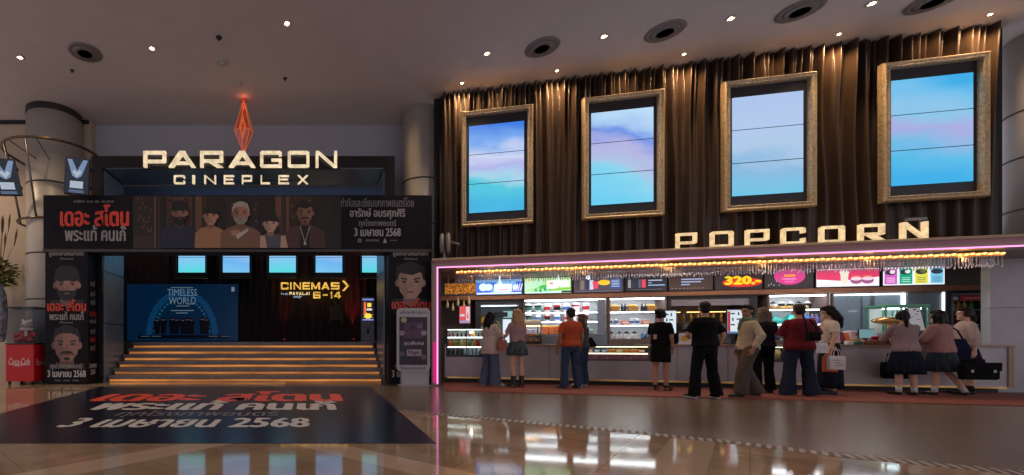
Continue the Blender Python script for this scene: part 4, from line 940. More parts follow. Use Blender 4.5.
# white pendants seen through the fringe
for i, (u, v, lb) in enumerate(((500, 281, 'white candle pendant before the blue menu board'), (529.5, 280, 'brass ring pendant at the left end of the green menu board'), (558, 280, 'white candle pendant before the green menu board'), (588.5, 277.5, 'round white globe pendant before the third menu board'))):
    s, z = wp(u, v, 1.0); r = wthing('pendant_lamp', lb, 'lamp', s, 1.0, z)
    mb = MB()
    if i in (0, 2): mb.lathe([(.012, -.14), (.045, -.12), (.03, -.02), (.012, .10), (.004, .14)], 12)
    elif i == 1: mb.tube([(.045 * cos(2 * pi * k / 14), 0, .045 * sin(2 * pi * k / 14)) for k in range(14)], .012, 6, closed=True)
    else: mb.ell((0, 0, 0), (.048,) * 3)
    obj('shade', mb, glow('pendant_white', (.75, .88, 1.), 1.6) if i != 1 else glow('pendant_gold', (1., .8, .3), 1.0), parent=r, smooth=True)
    mb = MB(); mb.cyl((0, 0, .045 if i in (1, 3) else .13), (0, 0, 2.695 - z), .012 if i != 3 else .006, n=6); obj('stem', mb, mat('stem_steel', (.4, .4, .45), .3, .8), parent=r)

# --- upper back panel with the menu boards
m_cop = mat('copper_band', (.34, .155, .085), .35, .3, var=.1)
mb = MB(); mb.bx(.1, 12.6, 2.33, 2.39, 2.145, 2.255); wall_obj('trim_4', mb, m_cop, 'copper coloured band under the menu boards')
mb = MB(); mb.bx(.1, 12.6, 2.36, 2.40, 2.255, 2.70); wall_obj('wall_menu', mb, mat('menu_wall', (.10, .075, .068), .5), 'dark panel behind the menu boards')
G = lambda k, c, e=1.1: glow('menu_' + k, srgb(*c), e)
gk = {}
def gm(c, e=1.0):
    k = '%02x%02x%02x' % c
    if k not in gk: gk[k] = glow('menu_' + k, srgb(*c), e)
    return gk[k]
def menu(i, u0, u1, label, bg, draw):
    s0, s1 = wp(u0, 285, 2.3)[0], wp(u1, 285, 2.3)[0]; w = s1 - s0 - .025
    r = wthing('menu_board', label, 'menu board', (s0 + s1) / 2, 2.3, 2.262)
    mb = MB(); mb.bx(-w / 2, w / 2, 0, .05, 0, .435); obj('casing', mb, m_bez, parent=r)
    mb = MB(); mb.bx(-w / 2 + .015, w / 2 - .015, -.004, -.0005, .018, .42); sc_ = obj('screen', mb, gm(bg), parent=r)
    a = Art(); _c = a.c; a.c = lambda col, m=None: _c((0, 0, 0), m or gm(col)); draw(a, w - .03); bmesh.ops.scale(a.mb.bm, vec=(1, 1, .86), verts=a.mb.bm.verts[:]); a.build('menu_picture', sc_, loc=(0, -.0045, 0)); 
def d1(a, w):
    a.poly([(-w / 2, .03), (-w * .2, .03), (-w * .05, .40), (-w / 2, .40)], (44, 110, 214)); a.poly([(w * .25, .06), (w / 2, .06), (w / 2, .40), (w * .38, .40)], (52, 96, 206))
    for x, r in ((-.34, .11), (-.28, .08), (-.22, .10), (.36, .07)): a.ell(w * x, .2 + r * .5, r, r * 1.1, (214, 236, 250))
    a.rect(-w * .1, w * .28, .10, .34, (230, 240, 255)); a.rect(-w * .02, w * .2, .15, .19, (240, 170, 190)); a.rect(-w * .48, w * .48, .035, .075, (236, 244, 255))
    for k in range(4): a.poly([(w * (.3 + .05 * k), .12), (w * (.33 + .05 * k), .12), (w * (.37 + .05 * k), .34), (w * (.35 + .05 * k), .34)], (226, 226, 250))
def d2(a, w):
    a.poly([(-w / 2, .12), (-w * .1, .24), (-w * .1, .45), (-w / 2, .45)], (190, 236, 200)); a.poly([(-w * .35, .05), (w * .1, .05), (w * .02, .3), (-w * .15, .26)], (84, 190, 96)); a.rect(-w * .02, w * .22, .15, .42, (238, 250, 236)); a.rect(w * .27, w * .47, .2, .42, (240, 252, 240)); a.poly([(w * .1, .1), (w * .5, .13), (w * .5, .19), (w * .1, .15)], (120, 200, 60)); a.rect(-w * .48, w * .3, .03, .08, (214, 240, 250)); a.rect(w * .05, w * .12, .3, .34, (220, 70, 90)); a.rect(w * .3, w * .5, .03, .09, (40, 60, 70))
    for k in range(7): a.ell(-w * .3 + w * .05 * k, .1 + .02 * (k % 3), .04, .05, (60, 170, 110) if k % 2 else (160, 226, 160), n=9)
def d3(a, w):
    for x, c in ((-.44, (60, 50, 60)), (-.33, (120, 110, 96)), (-.22, (34, 44, 84)), (-.14, (190, 200, 220))): a.rect(w * (x - .04), w * (x + .04), .10, .38, c)
    a.poly([(-w * .1, .12), (-w * .01, .12), (w * .01, .34), (-w * .12, .34)], (214, 62, 96)); a.ell(w * .12, .3, .14, .08, (240, 190, 40)); a.rect(w * .24, w * .47, .10, .40, (50, 74, 130))
    for k in range(5): a.rect(w * .27, w * (.44 - .02 * (k % 2)), .35 - .045 * k, .365 - .045 * k, (190, 206, 236))
    a.rect(-w * .45, w * .45, .03, .06, (90, 84, 100))
def d4(a, w):
    for x, c in ((-.42, (150, 146, 144)), (-.33, (50, 56, 66)), (-.25, (44, 52, 74)), (-.16, (90, 92, 104))): a.rect(w * (x - .035), w * (x + .035), .12, .36, c)
    a.rect(-w * .11, -w * .01, .12, .36, (214, 72, 94))
    for k, (x1, c) in enumerate(((.40, (176, 188, 214)), (.14, (150, 160, 190)), (.46, (140, 180, 220)))): a.rect(w * .05, w * x1, .31 - .07 * k, .34 - .07 * k, c)
    a.rect(-w * .4, w * .4, .06, .075, (110, 96, 96))
def d5(a, w):
    for k, x1 in enumerate((.30, .24, -.02)): a.rect(-w * .22, w * x1, .31 - .075 * k, .345 - .075 * k, (150, 160, 196))
    for k in range(9): a.rect(-w * .46 + w * .09 * k, -w * .43 + w * .09 * k + .02, .06, .08, (120, 104, 100))
def d6(a, w):
    a.ell(w * .08, .20, .40, .13, (206, 40, 34)); a.text('320.-', -w * .28, w * .47, .15, .37, 0, .06, m=gm((250, 206, 20)))
def d7(a, w):
    a.ell(w * .02, .34, .30, .24, (206, 52, 132)); a.rect(-w * .10, w * .14, .32, .38, (238, 150, 60)); a.rect(-w * .12, w * .16, .24, .28, (226, 130, 190)); a.rect(-w * .08, w * .12, .17, .20, (220, 120, 180))
    for k in range(6): a.ell(-w * .42 + .05 * k, .10 + .035 * k * (k % 2), .012, .02, (160, 160, 166), n=6)
def d8(a, w):
    a.poly([(-w / 2, .22), (-w * .1, .17), (w * .5, .26), (w / 2, .47), (-w / 2, .47)], (214, 58, 104)); a.poly([(-w * .12, .40), (w * .02, .40), (0, .08), (-w * .10, .08)], (222, 214, 200)); a.ell(-w * .05, .40, .09, .05, (240, 236, 226))
    for x in (.14, .32): a.ell(w * x, .17, .11, .09, (150, 84, 130)); a.ell(w * x, .22, .10, .05, (232, 200, 220)); a.rect(w * (x - .07), w * (x + .07), .27, .30, (220, 120, 60))
    a.rect(-w * .46, -w * .2, .05, .065, (170, 160, 170))
def d9(a, w):
    for k, (c, d) in enumerate((((206, 96, 190), (246, 226, 244)), ((22, 160, 128), (206, 246, 230)), ((226, 220, 84), (90, 110, 60)), ((120, 196, 226), (40, 60, 84)))):
        x = -w * .375 + w * .25 * k; a.rect(x - w * .105, x + w * .105, .05, .45, c); a.ell(x, .36, .10, .07, (50, 52, 60)); a.ell(x + .03, .37, .05, .05, d, n=9)
        for q in range(3): a.rect(x - w * .07, x + w * .07, .20 - .05 * q, .215 - .05 * q, d)
for i, (u0, u1, lb, bg, d) in enumerate(((475, 523, 'bright blue and white menu board, first from the left', (120, 180, 236), d1), (523.5, 572, 'bright green and white menu board', (176, 226, 150), d2), (573, 624, 'menu board with drinks and a blue price panel', (70, 62, 76), d3), (625, 667.5, 'dark menu board with a row of cups and white text', (34, 36, 46), d4), (668, 713.5, 'dark brown menu board with only small blue text', (58, 40, 38), d5), (714, 763, 'dark menu board with large yellow 320 price', (44, 32, 34), d6), (763.5, 814, 'dark menu board with a pink round badge', (38, 32, 36), d7), (815, 880.5, 'white and crimson menu board with a paper cup', (240, 236, 240), d8), (881.5, 946, 'white menu board with four coloured cards, last on the right', (236, 244, 250), d9))): menu(i, u0, u1, lb, bg, d)

# --- shelf units
m_uf = mat('unit_frame', (.20, .14, .125), .4, .2); m_ub = mat('unit_back_white', (.80, .82, .84), .5, var=.02); m_led = glow('cool_led', (.86, .95, 1.), 14.); m_sh = mat('shelf_white', (.74, .76, .78), .4)
TU = 2.40
def unit(label, u0, u1, vb, shelves, name='shelf_unit', frame=None, depth=.5, ledk=None):
    s0, s1 = wp(u0, 320, TU)[0], wp(u1, 320, TU)[0]; w = s1 - s0; um = (u0 + u1) / 2; fr = frame or m_uf; lm = ledk or m_led
    r = wthing(name, label, 'shelf', (s0 + s1) / 2, TU, 0); zb = wp(um, vb, TU)[1]
    for q in (-1, 1): mb = MB(); mb.bx(q * (w / 2 - .02) - .02, q * (w / 2 - .02) + .02, 0, depth, 0, 2.14); obj('side_panel', mb, fr, parent=r)
    mb = MB(); mb.bx(-w / 2 + .04, w / 2 - .04, depth - .02, depth, zb, 2.115); obj('back_panel', mb, m_ub, parent=r)
    mb = MB(); mb.bx(-w / 2 + .04, w / 2 - .04, 0, depth, 2.115, 2.14); obj('top_panel', mb, fr, parent=r)
    mb = MB(); mb.bx(-w / 2 + .04, w / 2 - .04, .0, depth, .02, zb); obj('base_cabinet', mb, fr, parent=r)
    zs = [zb]
    for v in shelves:
        z = wp(um, v, TU + .02)[1]; zs.append(z + .02); mb = MB(); mb.bx(-w / 2 + .041, w / 2 - .041, .03, depth - .021, z - .004, z + .02); sh = obj('shelf', mb, m_sh, parent=r)
        mb = MB(); mb.bx(-w / 2 + .06, w / 2 - .06, .05, .08, z - .014, z - .005); obj('light_strip', mb, lm, parent=sh)
    mb = MB(); mb.bx(-w / 2 + .05, w / 2 - .05, .02, .09, 2.09, 2.113); obj('light_strip', mb, lm, parent=r)
    return r, (s0 + s1) / 2, w, sorted(zs)
def inst(name, me, s, t, z, label, cat, group, sc=1., drz=0.):
    o = obj(name, me, None, loc=W(s, t, z + .001), rz=WA + drz); o.scale = (sc,) * 3; return tag(o, label, cat, group)
def tubmesh(cols, h=.20, r=.075):
    mb = MB(); n = 14; pr = [(r * .78, 0), (r * .84, h * .22), (r * .94, h * .6), (r, h * .8), (r * 1.06, h * .8), (r * 1.06, h * .86), (r * .75, h * .98), (r * .2, h)]
    rs = [[(q * cos(2 * pi * i / n), q * sin(2 * pi * i / n), z) for i in range(n)] for q, z in pr]
    R = [[mb.bm.verts.new(p) for p in q] for q in rs]
    for k in range(len(R) - 1):
        mb.mi = (0, 1, 2, 0, 0, 0, 0)[k] % len(cols)
        for i in range(n): mb._f([R[k][i], R[k][(i + 1) % n], R[k + 1][(i + 1) % n], R[k + 1][i]])
    mb.mi = 0; mb._f(R[0][::-1]); mb._f(R[-1])
    return mb.data('tub', cols)
pk = lambda n, c, r=.4: mat('pack_' + n, srgb(*c), r, var=.12, scale=30)
cW, cR, cB, cG, cO, cK, cT, cY, cN = pk('white', (226, 228, 230)), pk('red', (186, 40, 60)), pk('blue', (60, 110, 180)), pk('green', (60, 120, 100)), pk('orange', (214, 110, 50)), pk('black', (26, 28, 34)), pk('teal', (30, 180, 170)), pk('yellow', (222, 176, 70)), pk('navy', (40, 56, 92))
# showcase of popcorn tubs
r, sc_, w, zs = unit('tall bright showcase of popcorn tubs left of the middle, with steel side door', 523.5, 607.5, 334, (321.8, 312.4))
tm = [tubmesh(c) for c in ([cW, cG, cK], [cW, cR, cW], [cW, cK, cR], [cW, cB, cW], [cW, cW, cR])]
for row, z in enumerate(zs[1:][::-1]):
    for k in range(7):
        x = sc_ - w / 2 + .17 + (w - .60) * k / 6
        me = tm[(0, 0, 1, 2, 3, 4, 1, 1)[k] if row == 0 else (0, 3, 2, 3, 1, 4, 2, 4)[k]]
        inst('popcorn_tub', me, x, TU + .2, z, '%s printed popcorn tub from the left on the %s row of the bright showcase' % (ORD[k], ('top', 'second')[row]), 'popcorn tub', 'popcorn tubs in the showcase', 1.17 if row == 0 else .98)
mb = MB(); mb.rbox(-.085, .085, 0, .03, 0, 2.1, .006); wtag('showcase_door', mb, mat('brushed_steel', (.25, .27, .30), .3, .8), sc_ + w / 2 - .15, TU - .04, .001, 'vertical brushed steel door strip at the right side of the bright showcase', 'door')
mb = MB(); mb.lathe([(.028, 0), (.036, .10), (.038, .105), (.024, .12)], 12); cupm = mb.data('cup', [mat('clear_cup', (.62, .72, .74), .15)], True)
k = 0
for j in range(2):
    for i in range(7): inst('plastic_cup', cupm, sc_ + w * .09 + .085 * i, TU + .11 + .14 * j, zs[0], 'clear plastic cup, %s from the left in the %s row on the showcase base' % (ORD[i], ('front', 'back')[j]), 'cup', 'clear cups in the showcase', 1.0 + .1 * j)
mb = MB(); mb.prism([(-.06, 0), (.06, 0), (.075, .19), (-.075, .19)], -.045, .045); mb.mi = 1
for i in range(12): mb.ell((rc.uniform(-.055, .055), rc.uniform(-.03, .03), .19 + rc.uniform(0, .03)), (.022, .02, .02), 6, 4)
boxm = mb.data('popcorn_box', [cO, cY])
for i in range(4): inst('popcorn_box', boxm, sc_ - w * .22 + .155 * i, TU + .14, zs[0], 'orange popcorn box, %s from the left on the showcase base' % ORD[i], 'popcorn box', 'orange popcorn boxes', 1.0 - .03 * (i % 2))
for i in range(2):
    mb = MB(); mb.rbox(-.07, .07, -.05, .05, 0, .13, .01); mb.bx(-.05, .05, -.054, -.05, .03, .09); wtag('napkin_box', mb, pk('lilac', (190, 190, 214)), sc_ - w * .42 + .16 * i, TU + .15, zs[0] + .001, '%s pale box left of the orange popcorn boxes' % ('first', 'second')[i], 'box', 'pale boxes in the showcase')
# steel chiller in front of the showcase
s0, s1, z0, z1 = bay(541, 334, 608, 342, 2.0)
cz = wthing('steel_chiller', 'low steel chiller with glass lid before the bright showcase', 'chiller', (s0 + s1) / 2, 2.0, 0)
mb = MB(); mb.rbox(-(s1 - s0) / 2, (s1 - s0) / 2, 0, .33, .02, z1 - .03, .015); obj('body', mb, mat('brushed_steel', (.25, .27, .30), .3, .8), parent=cz)
mb = MB(); mb.bx(-(s1 - s0) / 2, (s1 - s0) / 2, 0, .33, z1 - .029, z1 - .015); obj('glass_lid', mb, mat('lid_blue_glass', (.30, .38, .45), .1), parent=cz)
# domed pastry warmer
s0, s1, z0, z1 = bay(519.5, 319.5, 541.5, 342, 1.45)
pwm = wthing('pastry_warmer', 'pastry warmer with rounded pale canopy, left of the orange shirted man', 'food warmer', (s0 + s1) / 2, 1.45, .951)
hw = (s1 - s0) / 2; hz = z1 - .951
mb = MB(); mb.loft([[(-hw * q, y, z) for q, y, z in ()] or [(x, -.04 + .18 * (1 - cos(a_)), hz - .14 + .14 * sin(a_)) for x in (-hw,) for a_ in [pi * k / 9 for k in range(10)]], [(hw, -.04 + .18 * (1 - cos(pi * k / 9)), hz - .14 + .14 * sin(pi * k / 9)) for k in range(10)]]); obj('canopy', mb, mat('canopy_cream', (.55, .46, .40), .4), parent=pwm)
mb = MB(); mb.bx(-hw, hw, 0, .32, 0, .05); mb.bx(-hw, hw, 0, .32, .18, .19)
for x in (-hw + .01, hw - .01):
    for y in (.01, .31): mb.bx(x - .01, x + .01, y - .01, y + .01, .05, hz - .14)
obj('frame', mb, m_rail, parent=pwm)
mb = MB(); mb.bx(-hw + .03, hw - .03, .02, .04, hz - .17, hz - .15); obj('heat_lamp', mb, glow('heat_lamp', (1., .62, .25), 6.), parent=pwm)
mb = MB()
for q, sgn in ((0, 1), (1, -1)): pass
mb.ell((0, 0, 0), (.06, .045, .04), 10, 6); bun = mb.data('bun', [mat('pastry', (.55, .27, .09), .5, var=.3)], True)
for i in range(6): inst('pastry', bun, (s0 + s1) / 2 - hw + .10 + (2 * hw - .2) * (i % 3) / 2, 1.45 + .12, .951 + (.05 if i < 3 else .19) + .039, '%s glazed bun from the left on the %s tray of the pastry warmer' % (ORD[i % 3], ('lower', 'upper')[i // 3]), 'pastry', 'buns in the pastry warmer')
# merchandise shelves D
def basket(c):
    mb = MB(); mb.prism([(-.10, 0), (.10, 0), (.125, .14), (-.125, .14)], -.08, .08); mb.mi = 1
    for i in range(14): mb.ell((rc.uniform(-.09, .09), rc.uniform(-.05, .05), .14 + rc.uniform(0, .04)), (.03, .026, .026), 6, 4)
    return mb.data('basket', c)
def bottle(c, h=.2):
    mb = MB(); mb.lathe([(.032, 0), (.036, .01), (.036, h * .6), (.016, h * .78), (.016, h * .94)], 12); mb.mi = 1; mb.cyl((0, 0, h * .93), (0, 0, h), .02, n=10); return mb.data('bottle', c)
def mug(c):
    mb = MB(); mb.lathe([(.045, 0), (.055, .02), (.06, .13), (.063, .14), (.05, .14), (.045, .03)], 14); mb.mi = 1; mb.lathe([(.062, .14), (.055, .165), (.02, .19), (.012, .2)], 12); mb.mi = 0; mb.tube([(.055, 0, .11), (.095, 0, .10), (.10, 0, .06), (.055, 0, .035)], .009, 6); return mb.data('mug', c)
def carton(c, w_=.11, h=.13):
    mb = MB(); mb.rbox(-w_, w_, -.06, .06, 0, h, .008); mb.mi = 1; mb.bx(-w_ * .8, w_ * .8, -.064, -.0602, h * .3, h * .75); return mb.data('carton', c)
r, sD, wD, zD = unit('bright three tier shelf of gift cups behind the woman in the black dress', 608.5, 667, 339, (325.2, 311.8))
x0 = sD - wD / 2 + .17; span = wD - .34
bk = basket([pk('wicker', (150, 104, 50)), cY]); dkb = bottle([cK, cK], .22)
for i in range(3): inst('gift_basket', bk, x0 + .04 + (span - .12) * i / 2, TU + .2, zD[2], 'golden gift basket, %s from the left on the top tier left of the kitchen opening' % ORD[i], 'basket', 'gift baskets on the top tier', .9)
for i in range(2):
    for q in range(2): inst('dark_bottle', dkb, x0 + span * .21 + (span * .47) * i + .07 * q, TU + .16, zD[2], 'dark bottle, %s from the left between the gift baskets' % ORD[2 * i + q], 'bottle', 'dark bottles between gift baskets', .9)
cm = tubmesh([cW, cB, cW], .17, .055); ob = carton([pk('salmon', (206, 110, 84)), pk('cream', (226, 206, 190))], .14, .16)
for i in range(2):
    for q in range(2): inst('gift_cup', cm, x0 - .06 + (span * .5) * i + .115 * q, TU + .16, zD[1], 'white and blue gift cup, %s from the left on the middle tier' % ORD[2 * i + q], 'cup', 'gift cups on the middle tier', .9)
    inst('gift_carton', ob, x0 + .275 + (span * .49) * i, TU + .18, zD[1], '%s salmon gift carton on the middle tier' % ('left', 'right')[i], 'carton', 'salmon cartons on the middle tier', .66)
wm = mug([cW, cK])
for i in range(4): inst('white_mug', wm, x0 - .05 + .175 * i, TU + .16, zD[0], 'white lidded mug, %s from the left on the bottom tier' % ORD[i], 'mug', 'white mugs on the bottom tier')
mb = MB(); mb.rbox(-.20, .20, -.08, .08, 0, .15, .02)
for i in range(5): mb.mi = 1; mb.box((-.15 + .075 * i, -.083, .075), (.03, .006, .14), M=Matrix.Rotation(.5, 3, 'Y'))
inst('striped_bag', mb.data('striped_bag', [pk('sky', (110, 150, 190)), cK]), x0 + .06 + span * .84, TU + .2, zD[0], 'blue and black striped bag on the bottom tier left of the black dressed woman', 'bag', None)
# merchandise shelves F
r, sF, wF, zF = unit('bright three tier shelf of mugs and teal tents behind the man in maroon', 767.5, 829, 340, (324.2, 309.4))
x0 = sF - wF / 2 + .12; span = wF - .26
km = mug([cK, cW]); wm2 = mug([cW, cN]); yl = carton([cY, cW], .05, .07)
for i in range(6): inst('lidded_mug', km if i % 3 != 1 else wm2, x0 + .0 + .168 * i, TU + .28, zF[2] + (.0), '%s lidded mug from the left on the top tier behind the man in maroon' % ORD[i], 'mug', 'mugs on the top tier', .98)
for i in range(5): inst('yellow_carton', yl, x0 + .06 + span * .66 * i / 4, TU + .11, zF[2], '%s small yellow carton before the mugs on the top tier' % ORD[i], 'carton', 'yellow cartons on the top tier')
mb = MB(); mb.loft([[(-.14, -.12, 0), (.14, -.12, 0), (.14, .12, 0), (-.14, .12, 0)], [(-.13, -.11, .08), (.13, -.11, .08), (.13, .11, .08), (-.13, .11, .08)], [(-.01, -.01, .21), (.01, -.01, .21), (.01, .01, .21), (-.01, .01, .21)]]); ty = mb.data('tent', [cT])
for i in range(2): inst('teal_tent', ty, x0 + .15 + .31 * i, TU + .2, zF[1], '%s teal pointed gift tent on the middle tier' % ('left', 'right')[i], 'gift', 'teal tents on the middle tier', .9 + .15 * i)
bb = bottle([cB, cW], .24); vb_ = bottle([pk('violet', (120, 110, 190)), cW], .22)
for i in range(4): inst('blue_bottle', bb if i < 2 else vb_, x0 + span * .76 + .085 * i, TU + .18, zF[1], '%s %s bottle from the left on the middle tier' % (ORD[i % 2], 'blue' if i < 2 else 'violet'), 'bottle', 'bottles on the middle tier')
dm = mug([cN, cT])
for i in range(6): inst('dark_mug', dm, x0 - .0 + .18 * i, TU + .18, zF[0], '%s dark blue mug from the left on the bottom tier' % ORD[i], 'mug', 'dark mugs on the bottom tier', 1.1)

# --- service hatch B
s0, s1 = wp(475.5, 320, TU)[0], wp(522.8, 320, TU)[0]; w = s1 - s0
hb = wthing('service_hatch', 'dark framed service hatch with lit kitchen behind, below the blue menu board', 'hatch', (s0 + s1) / 2, TU, 0)
m_hf = mat('hatch_black', (.022, .02, .026), .35); m_hb = mat('hatch_teal', (.16, .22, .23), .4)
mb = MB(); Zt = 2.14
mb.bx(-w / 2, -w / 2 + .14, 0, .6, 0, Zt); mb.bx(w / 2 - .10, w / 2, 0, .6, 0, Zt); mb.bx(-w / 2 + .14, w / 2 - .10, 0, .6, Zt - .12, Zt); mb.bx(-w / 2 + .14, w / 2 - .10, 0, .6, 0, .97); obj('frame', mb, m_hf, parent=hb)
mb = MB(); mb.bx(-w / 2 + .14, w / 2 - .10, .58, .6, .97, Zt - .12); obj('back_panel', mb, m_hb, parent=hb)
mb = MB(); mb.bx(-w / 2 + .45, w / 2 - .32, .3, .5, 1.70, 1.82); obj('extractor', mb, m_hf, parent=hb)
mb = MB(); mb.bx(w / 2 - .45, w / 2 - .24, .25, .27, .98, 1.62); obj('lit_panel', mb, glow('hatch_white', (.80, .9, 1.), .8), parent=hb)
mb = MB(); mb.bx(w / 2 - .38, w / 2 - .13, .5, .57, 1.68, 1.86); obj('wall_screen', mb, glow('hatch_screen', (.45, .75, .78), .55), parent=hb)
mb = MB(); mb.bx(-w / 2 + .14, w / 2 - .11, .2, .23, Zt - .16, Zt - .14); obj('light_strip', mb, glow('hatch_led', (.8, .9, 1.), 3.), parent=hb)
for i, (x, z, c) in enumerate(((-.34, 1.52, cY), (-.34, 1.26, cW), (-.25, 1.0, cW), (-.10, 1.28, cW), (.10, 1.35, cG), (.14, 1.05, cK))):
    mb = MB(); mb.rbox(-.07, .07, -.06, .06, 0, .16, .02); mb.lathe([(.05, .16), (.06, .18), (.02, .2)], 10); wtag('kitchen_canister', mb, c, (s0 + s1) / 2 + x, TU + .45, z, '%s kitchen canister seen in the service hatch' % ORD[i], 'canister', 'canisters in the service hatch')
    if z > .99: mb = MB(); mb.bx(x - .1, x + .1, .38, .579, z - .022, z - .002); obj('shelf', mb, m_hb, parent=hb)

# --- kitchen opening E
s0, s1 = wp(668, 320, TU)[0], wp(757.5, 320, TU)[0]; w = s1 - s0; sE = (s0 + s1) / 2
ke = wthing('kitchen_opening', 'wide black framed kitchen opening in the middle of the bar', 'opening', sE, TU, 0)
mb = MB(); mb.bx(-w / 2, -w / 2 + .07, 0, .8, 0, Zt); mb.bx(w / 2 - .14, w / 2, 0, .8, 0, Zt); mb.bx(-w / 2 + .07, w / 2 - .14, 0, .8, Zt - .07, Zt); mb.bx(-w / 2 + .07, w / 2 - .14, 0, .8, 0, .96); obj('frame', mb, m_hf, parent=ke)
mb = MB(); mb.bx(-w / 2 + .07, w / 2 - .14, .03, .07, Zt - .24, Zt - .075); obj('shutter_box', mb, mat('shutter_grey', (.27, .25, .29), .4), parent=ke)
mb = MB(); mb.bx(-w / 2 + .07, w / 2 - .14, .78, .8, .96, Zt - .07); obj('back_panel', mb, mat('kitchen_brown', (.12, .085, .07), .5), parent=ke)
mb = MB(); mb.bx(-w / 2 + .1, w / 2 - .18, .5, .779, 1.50, 1.52); mb.bx(-w / 2 + .1, w / 2 - .18, .5, .779, 1.22, 1.24); obj('shelf', mb, m_cw, parent=ke)
for x in (-w * .34, -w * .02, w * .22):
    mb = MB(); mb.bx(x - .22, x + .22, .50, .53, 1.76, 1.775); obj('light_strip', mb, glow('amber_strip', (1., .62, .2), 3.5), parent=ke)
am = bottle([mat('amber_jar', (.5, .30, .08), .25, var=.3), cY], .20)
for i in range(11): inst('amber_jar', am, sE - w * .42 + .165 * i, TU + .62, 1.52, '%s amber jar from the left on the upper shelf of the kitchen opening' % ORD[i], 'jar', 'amber jars on the kitchen shelf', 1.05)
for i in range(8): inst('dark_mug', km, sE - w * .40 + .20 * i, TU + .62, 1.24, '%s dark mug from the left on the lower shelf of the kitchen opening' % ORD[i], 'mug', 'mugs on the kitchen shelf', 1.0)
for i, (x, lb) in enumerate(((-.30, 'left'), (.42, 'right'))):
    cmn = wthing('coffee_machine', '%s coffee machine on the kitchen counter behind the man in black' % lb, 'coffee machine', sE + x, TU + .18, .962)
    mb = MB(); mb.rbox(-.22, .22, .0, .3, .34, .50, .03); mb.rbox(-.22, .22, .18, .3, .05, .34, .01); mb.rbox(-.22, .22, -.04, .3, 0, .05, .01); obj('housing', mb, mat('machine_grey', (.16, .15, .15), .35, .4), parent=cmn)
    for q in (-.1, .1): mb = MB(); mb.cyl((q, .08, .28), (q, .08, .34), .03, n=10); mb.tube([(q, .06, .30), (q, -.08, .29)], .012, 6); obj('brew_head', mb, m_rail, parent=cmn)
mb = MB(); mb.box((0, 0, .13), (.24, .01, .26)); mb.box((0, .03, .02), (.2, .1, .03)); cd_ = wtag('picture_card', mb, cW, *(lambda q: (q[0], 1.5, .951))(wp(685, 329, 1.5)), 'framed snack picture card standing on the counter right of the woman in black', 'card')
mb = MB(); mb.ell((0, -.008, .14), (.08, .004, .07), 10, 5); obj('snack_print', mb, cY, parent=cd_)

# --- self order screens on the counter
def order_kiosk(u0, u1, v0, v1, label, red):
    s0, s1, z0, z1 = bay(u0, v0, u1, v1, 1.5); w = s1 - s0
    r = wthing('order_screen', label, 'screen', (s0 + s1) / 2, 1.5, .951); h0, h1 = z0 - .951, z1 - .951
    mb = MB(); mb.rbox(-w / 2 - .015, w / 2 + .015, 0, .04, h0 - .015, h1 + .015, .008); obj('casing', mb, m_bez, parent=r)
    mb = MB(); mb.bx(-w / 2, w / 2, -.004, -.0005, h0, h1); sc_ = obj('screen', mb, glow('order_white', (.78, .92, 1.), .80), parent=r)
    mb = MB(); mb.bx(-.03, .03, .041, .07, .01, h1 - .1); mb.bx(-.1, .1, -.06, .12, 0, .012); obj('stand', mb, m_rail, parent=r)
    a = Art(); dk = glow('icon_dark', (.06, .09, .13), .5); rd = glow('icon_red', (.6, .05, .08), .6)
    for i in range(3):
        for j in range(2):
            x = -w * .15 + w * .38 * j + (.0 if red else -.03); z = h1 - .085 - .125 * i
            if not red and i == 2: continue
            a.ell(x, z, .042, .022 if (i + j) % 2 == 0 else .04, 0, n=9) if False else a.poly([(x - .045, z - .012), (x + .045, z - .012), (x + .03, z + .022), (x - .035, z + .022)] if (i + j) % 2 == 0 else [(x - .018, z - .035), (x + .018, z - .035), (x + .012, z + .04), (x - .012, z + .04)], 0, dk)
    if red:
        a.rect(-w / 2, -w * .32, h0 + .04, h1 - .03, 0, rd); a.rect(-w / 2, w / 2, h0, h0 + .045, 0, glow('icon_blue', (.12, .25, .5), .6)); a.rect(-w / 2, w / 2, h1 - .03, h1, 0, glow('icon_pale', (.7, .8, .9), .7))
    a.build('screen_icons', sc_, loc=(0, -.0045, 0))
order_kiosk(664, 676, 311, 333, 'white ordering screen beside the woman in the black dress', False)
order_kiosk(727.5, 742.5, 310, 333.5, 'white ordering screen with red side bar between the man in black and the walking man', True)

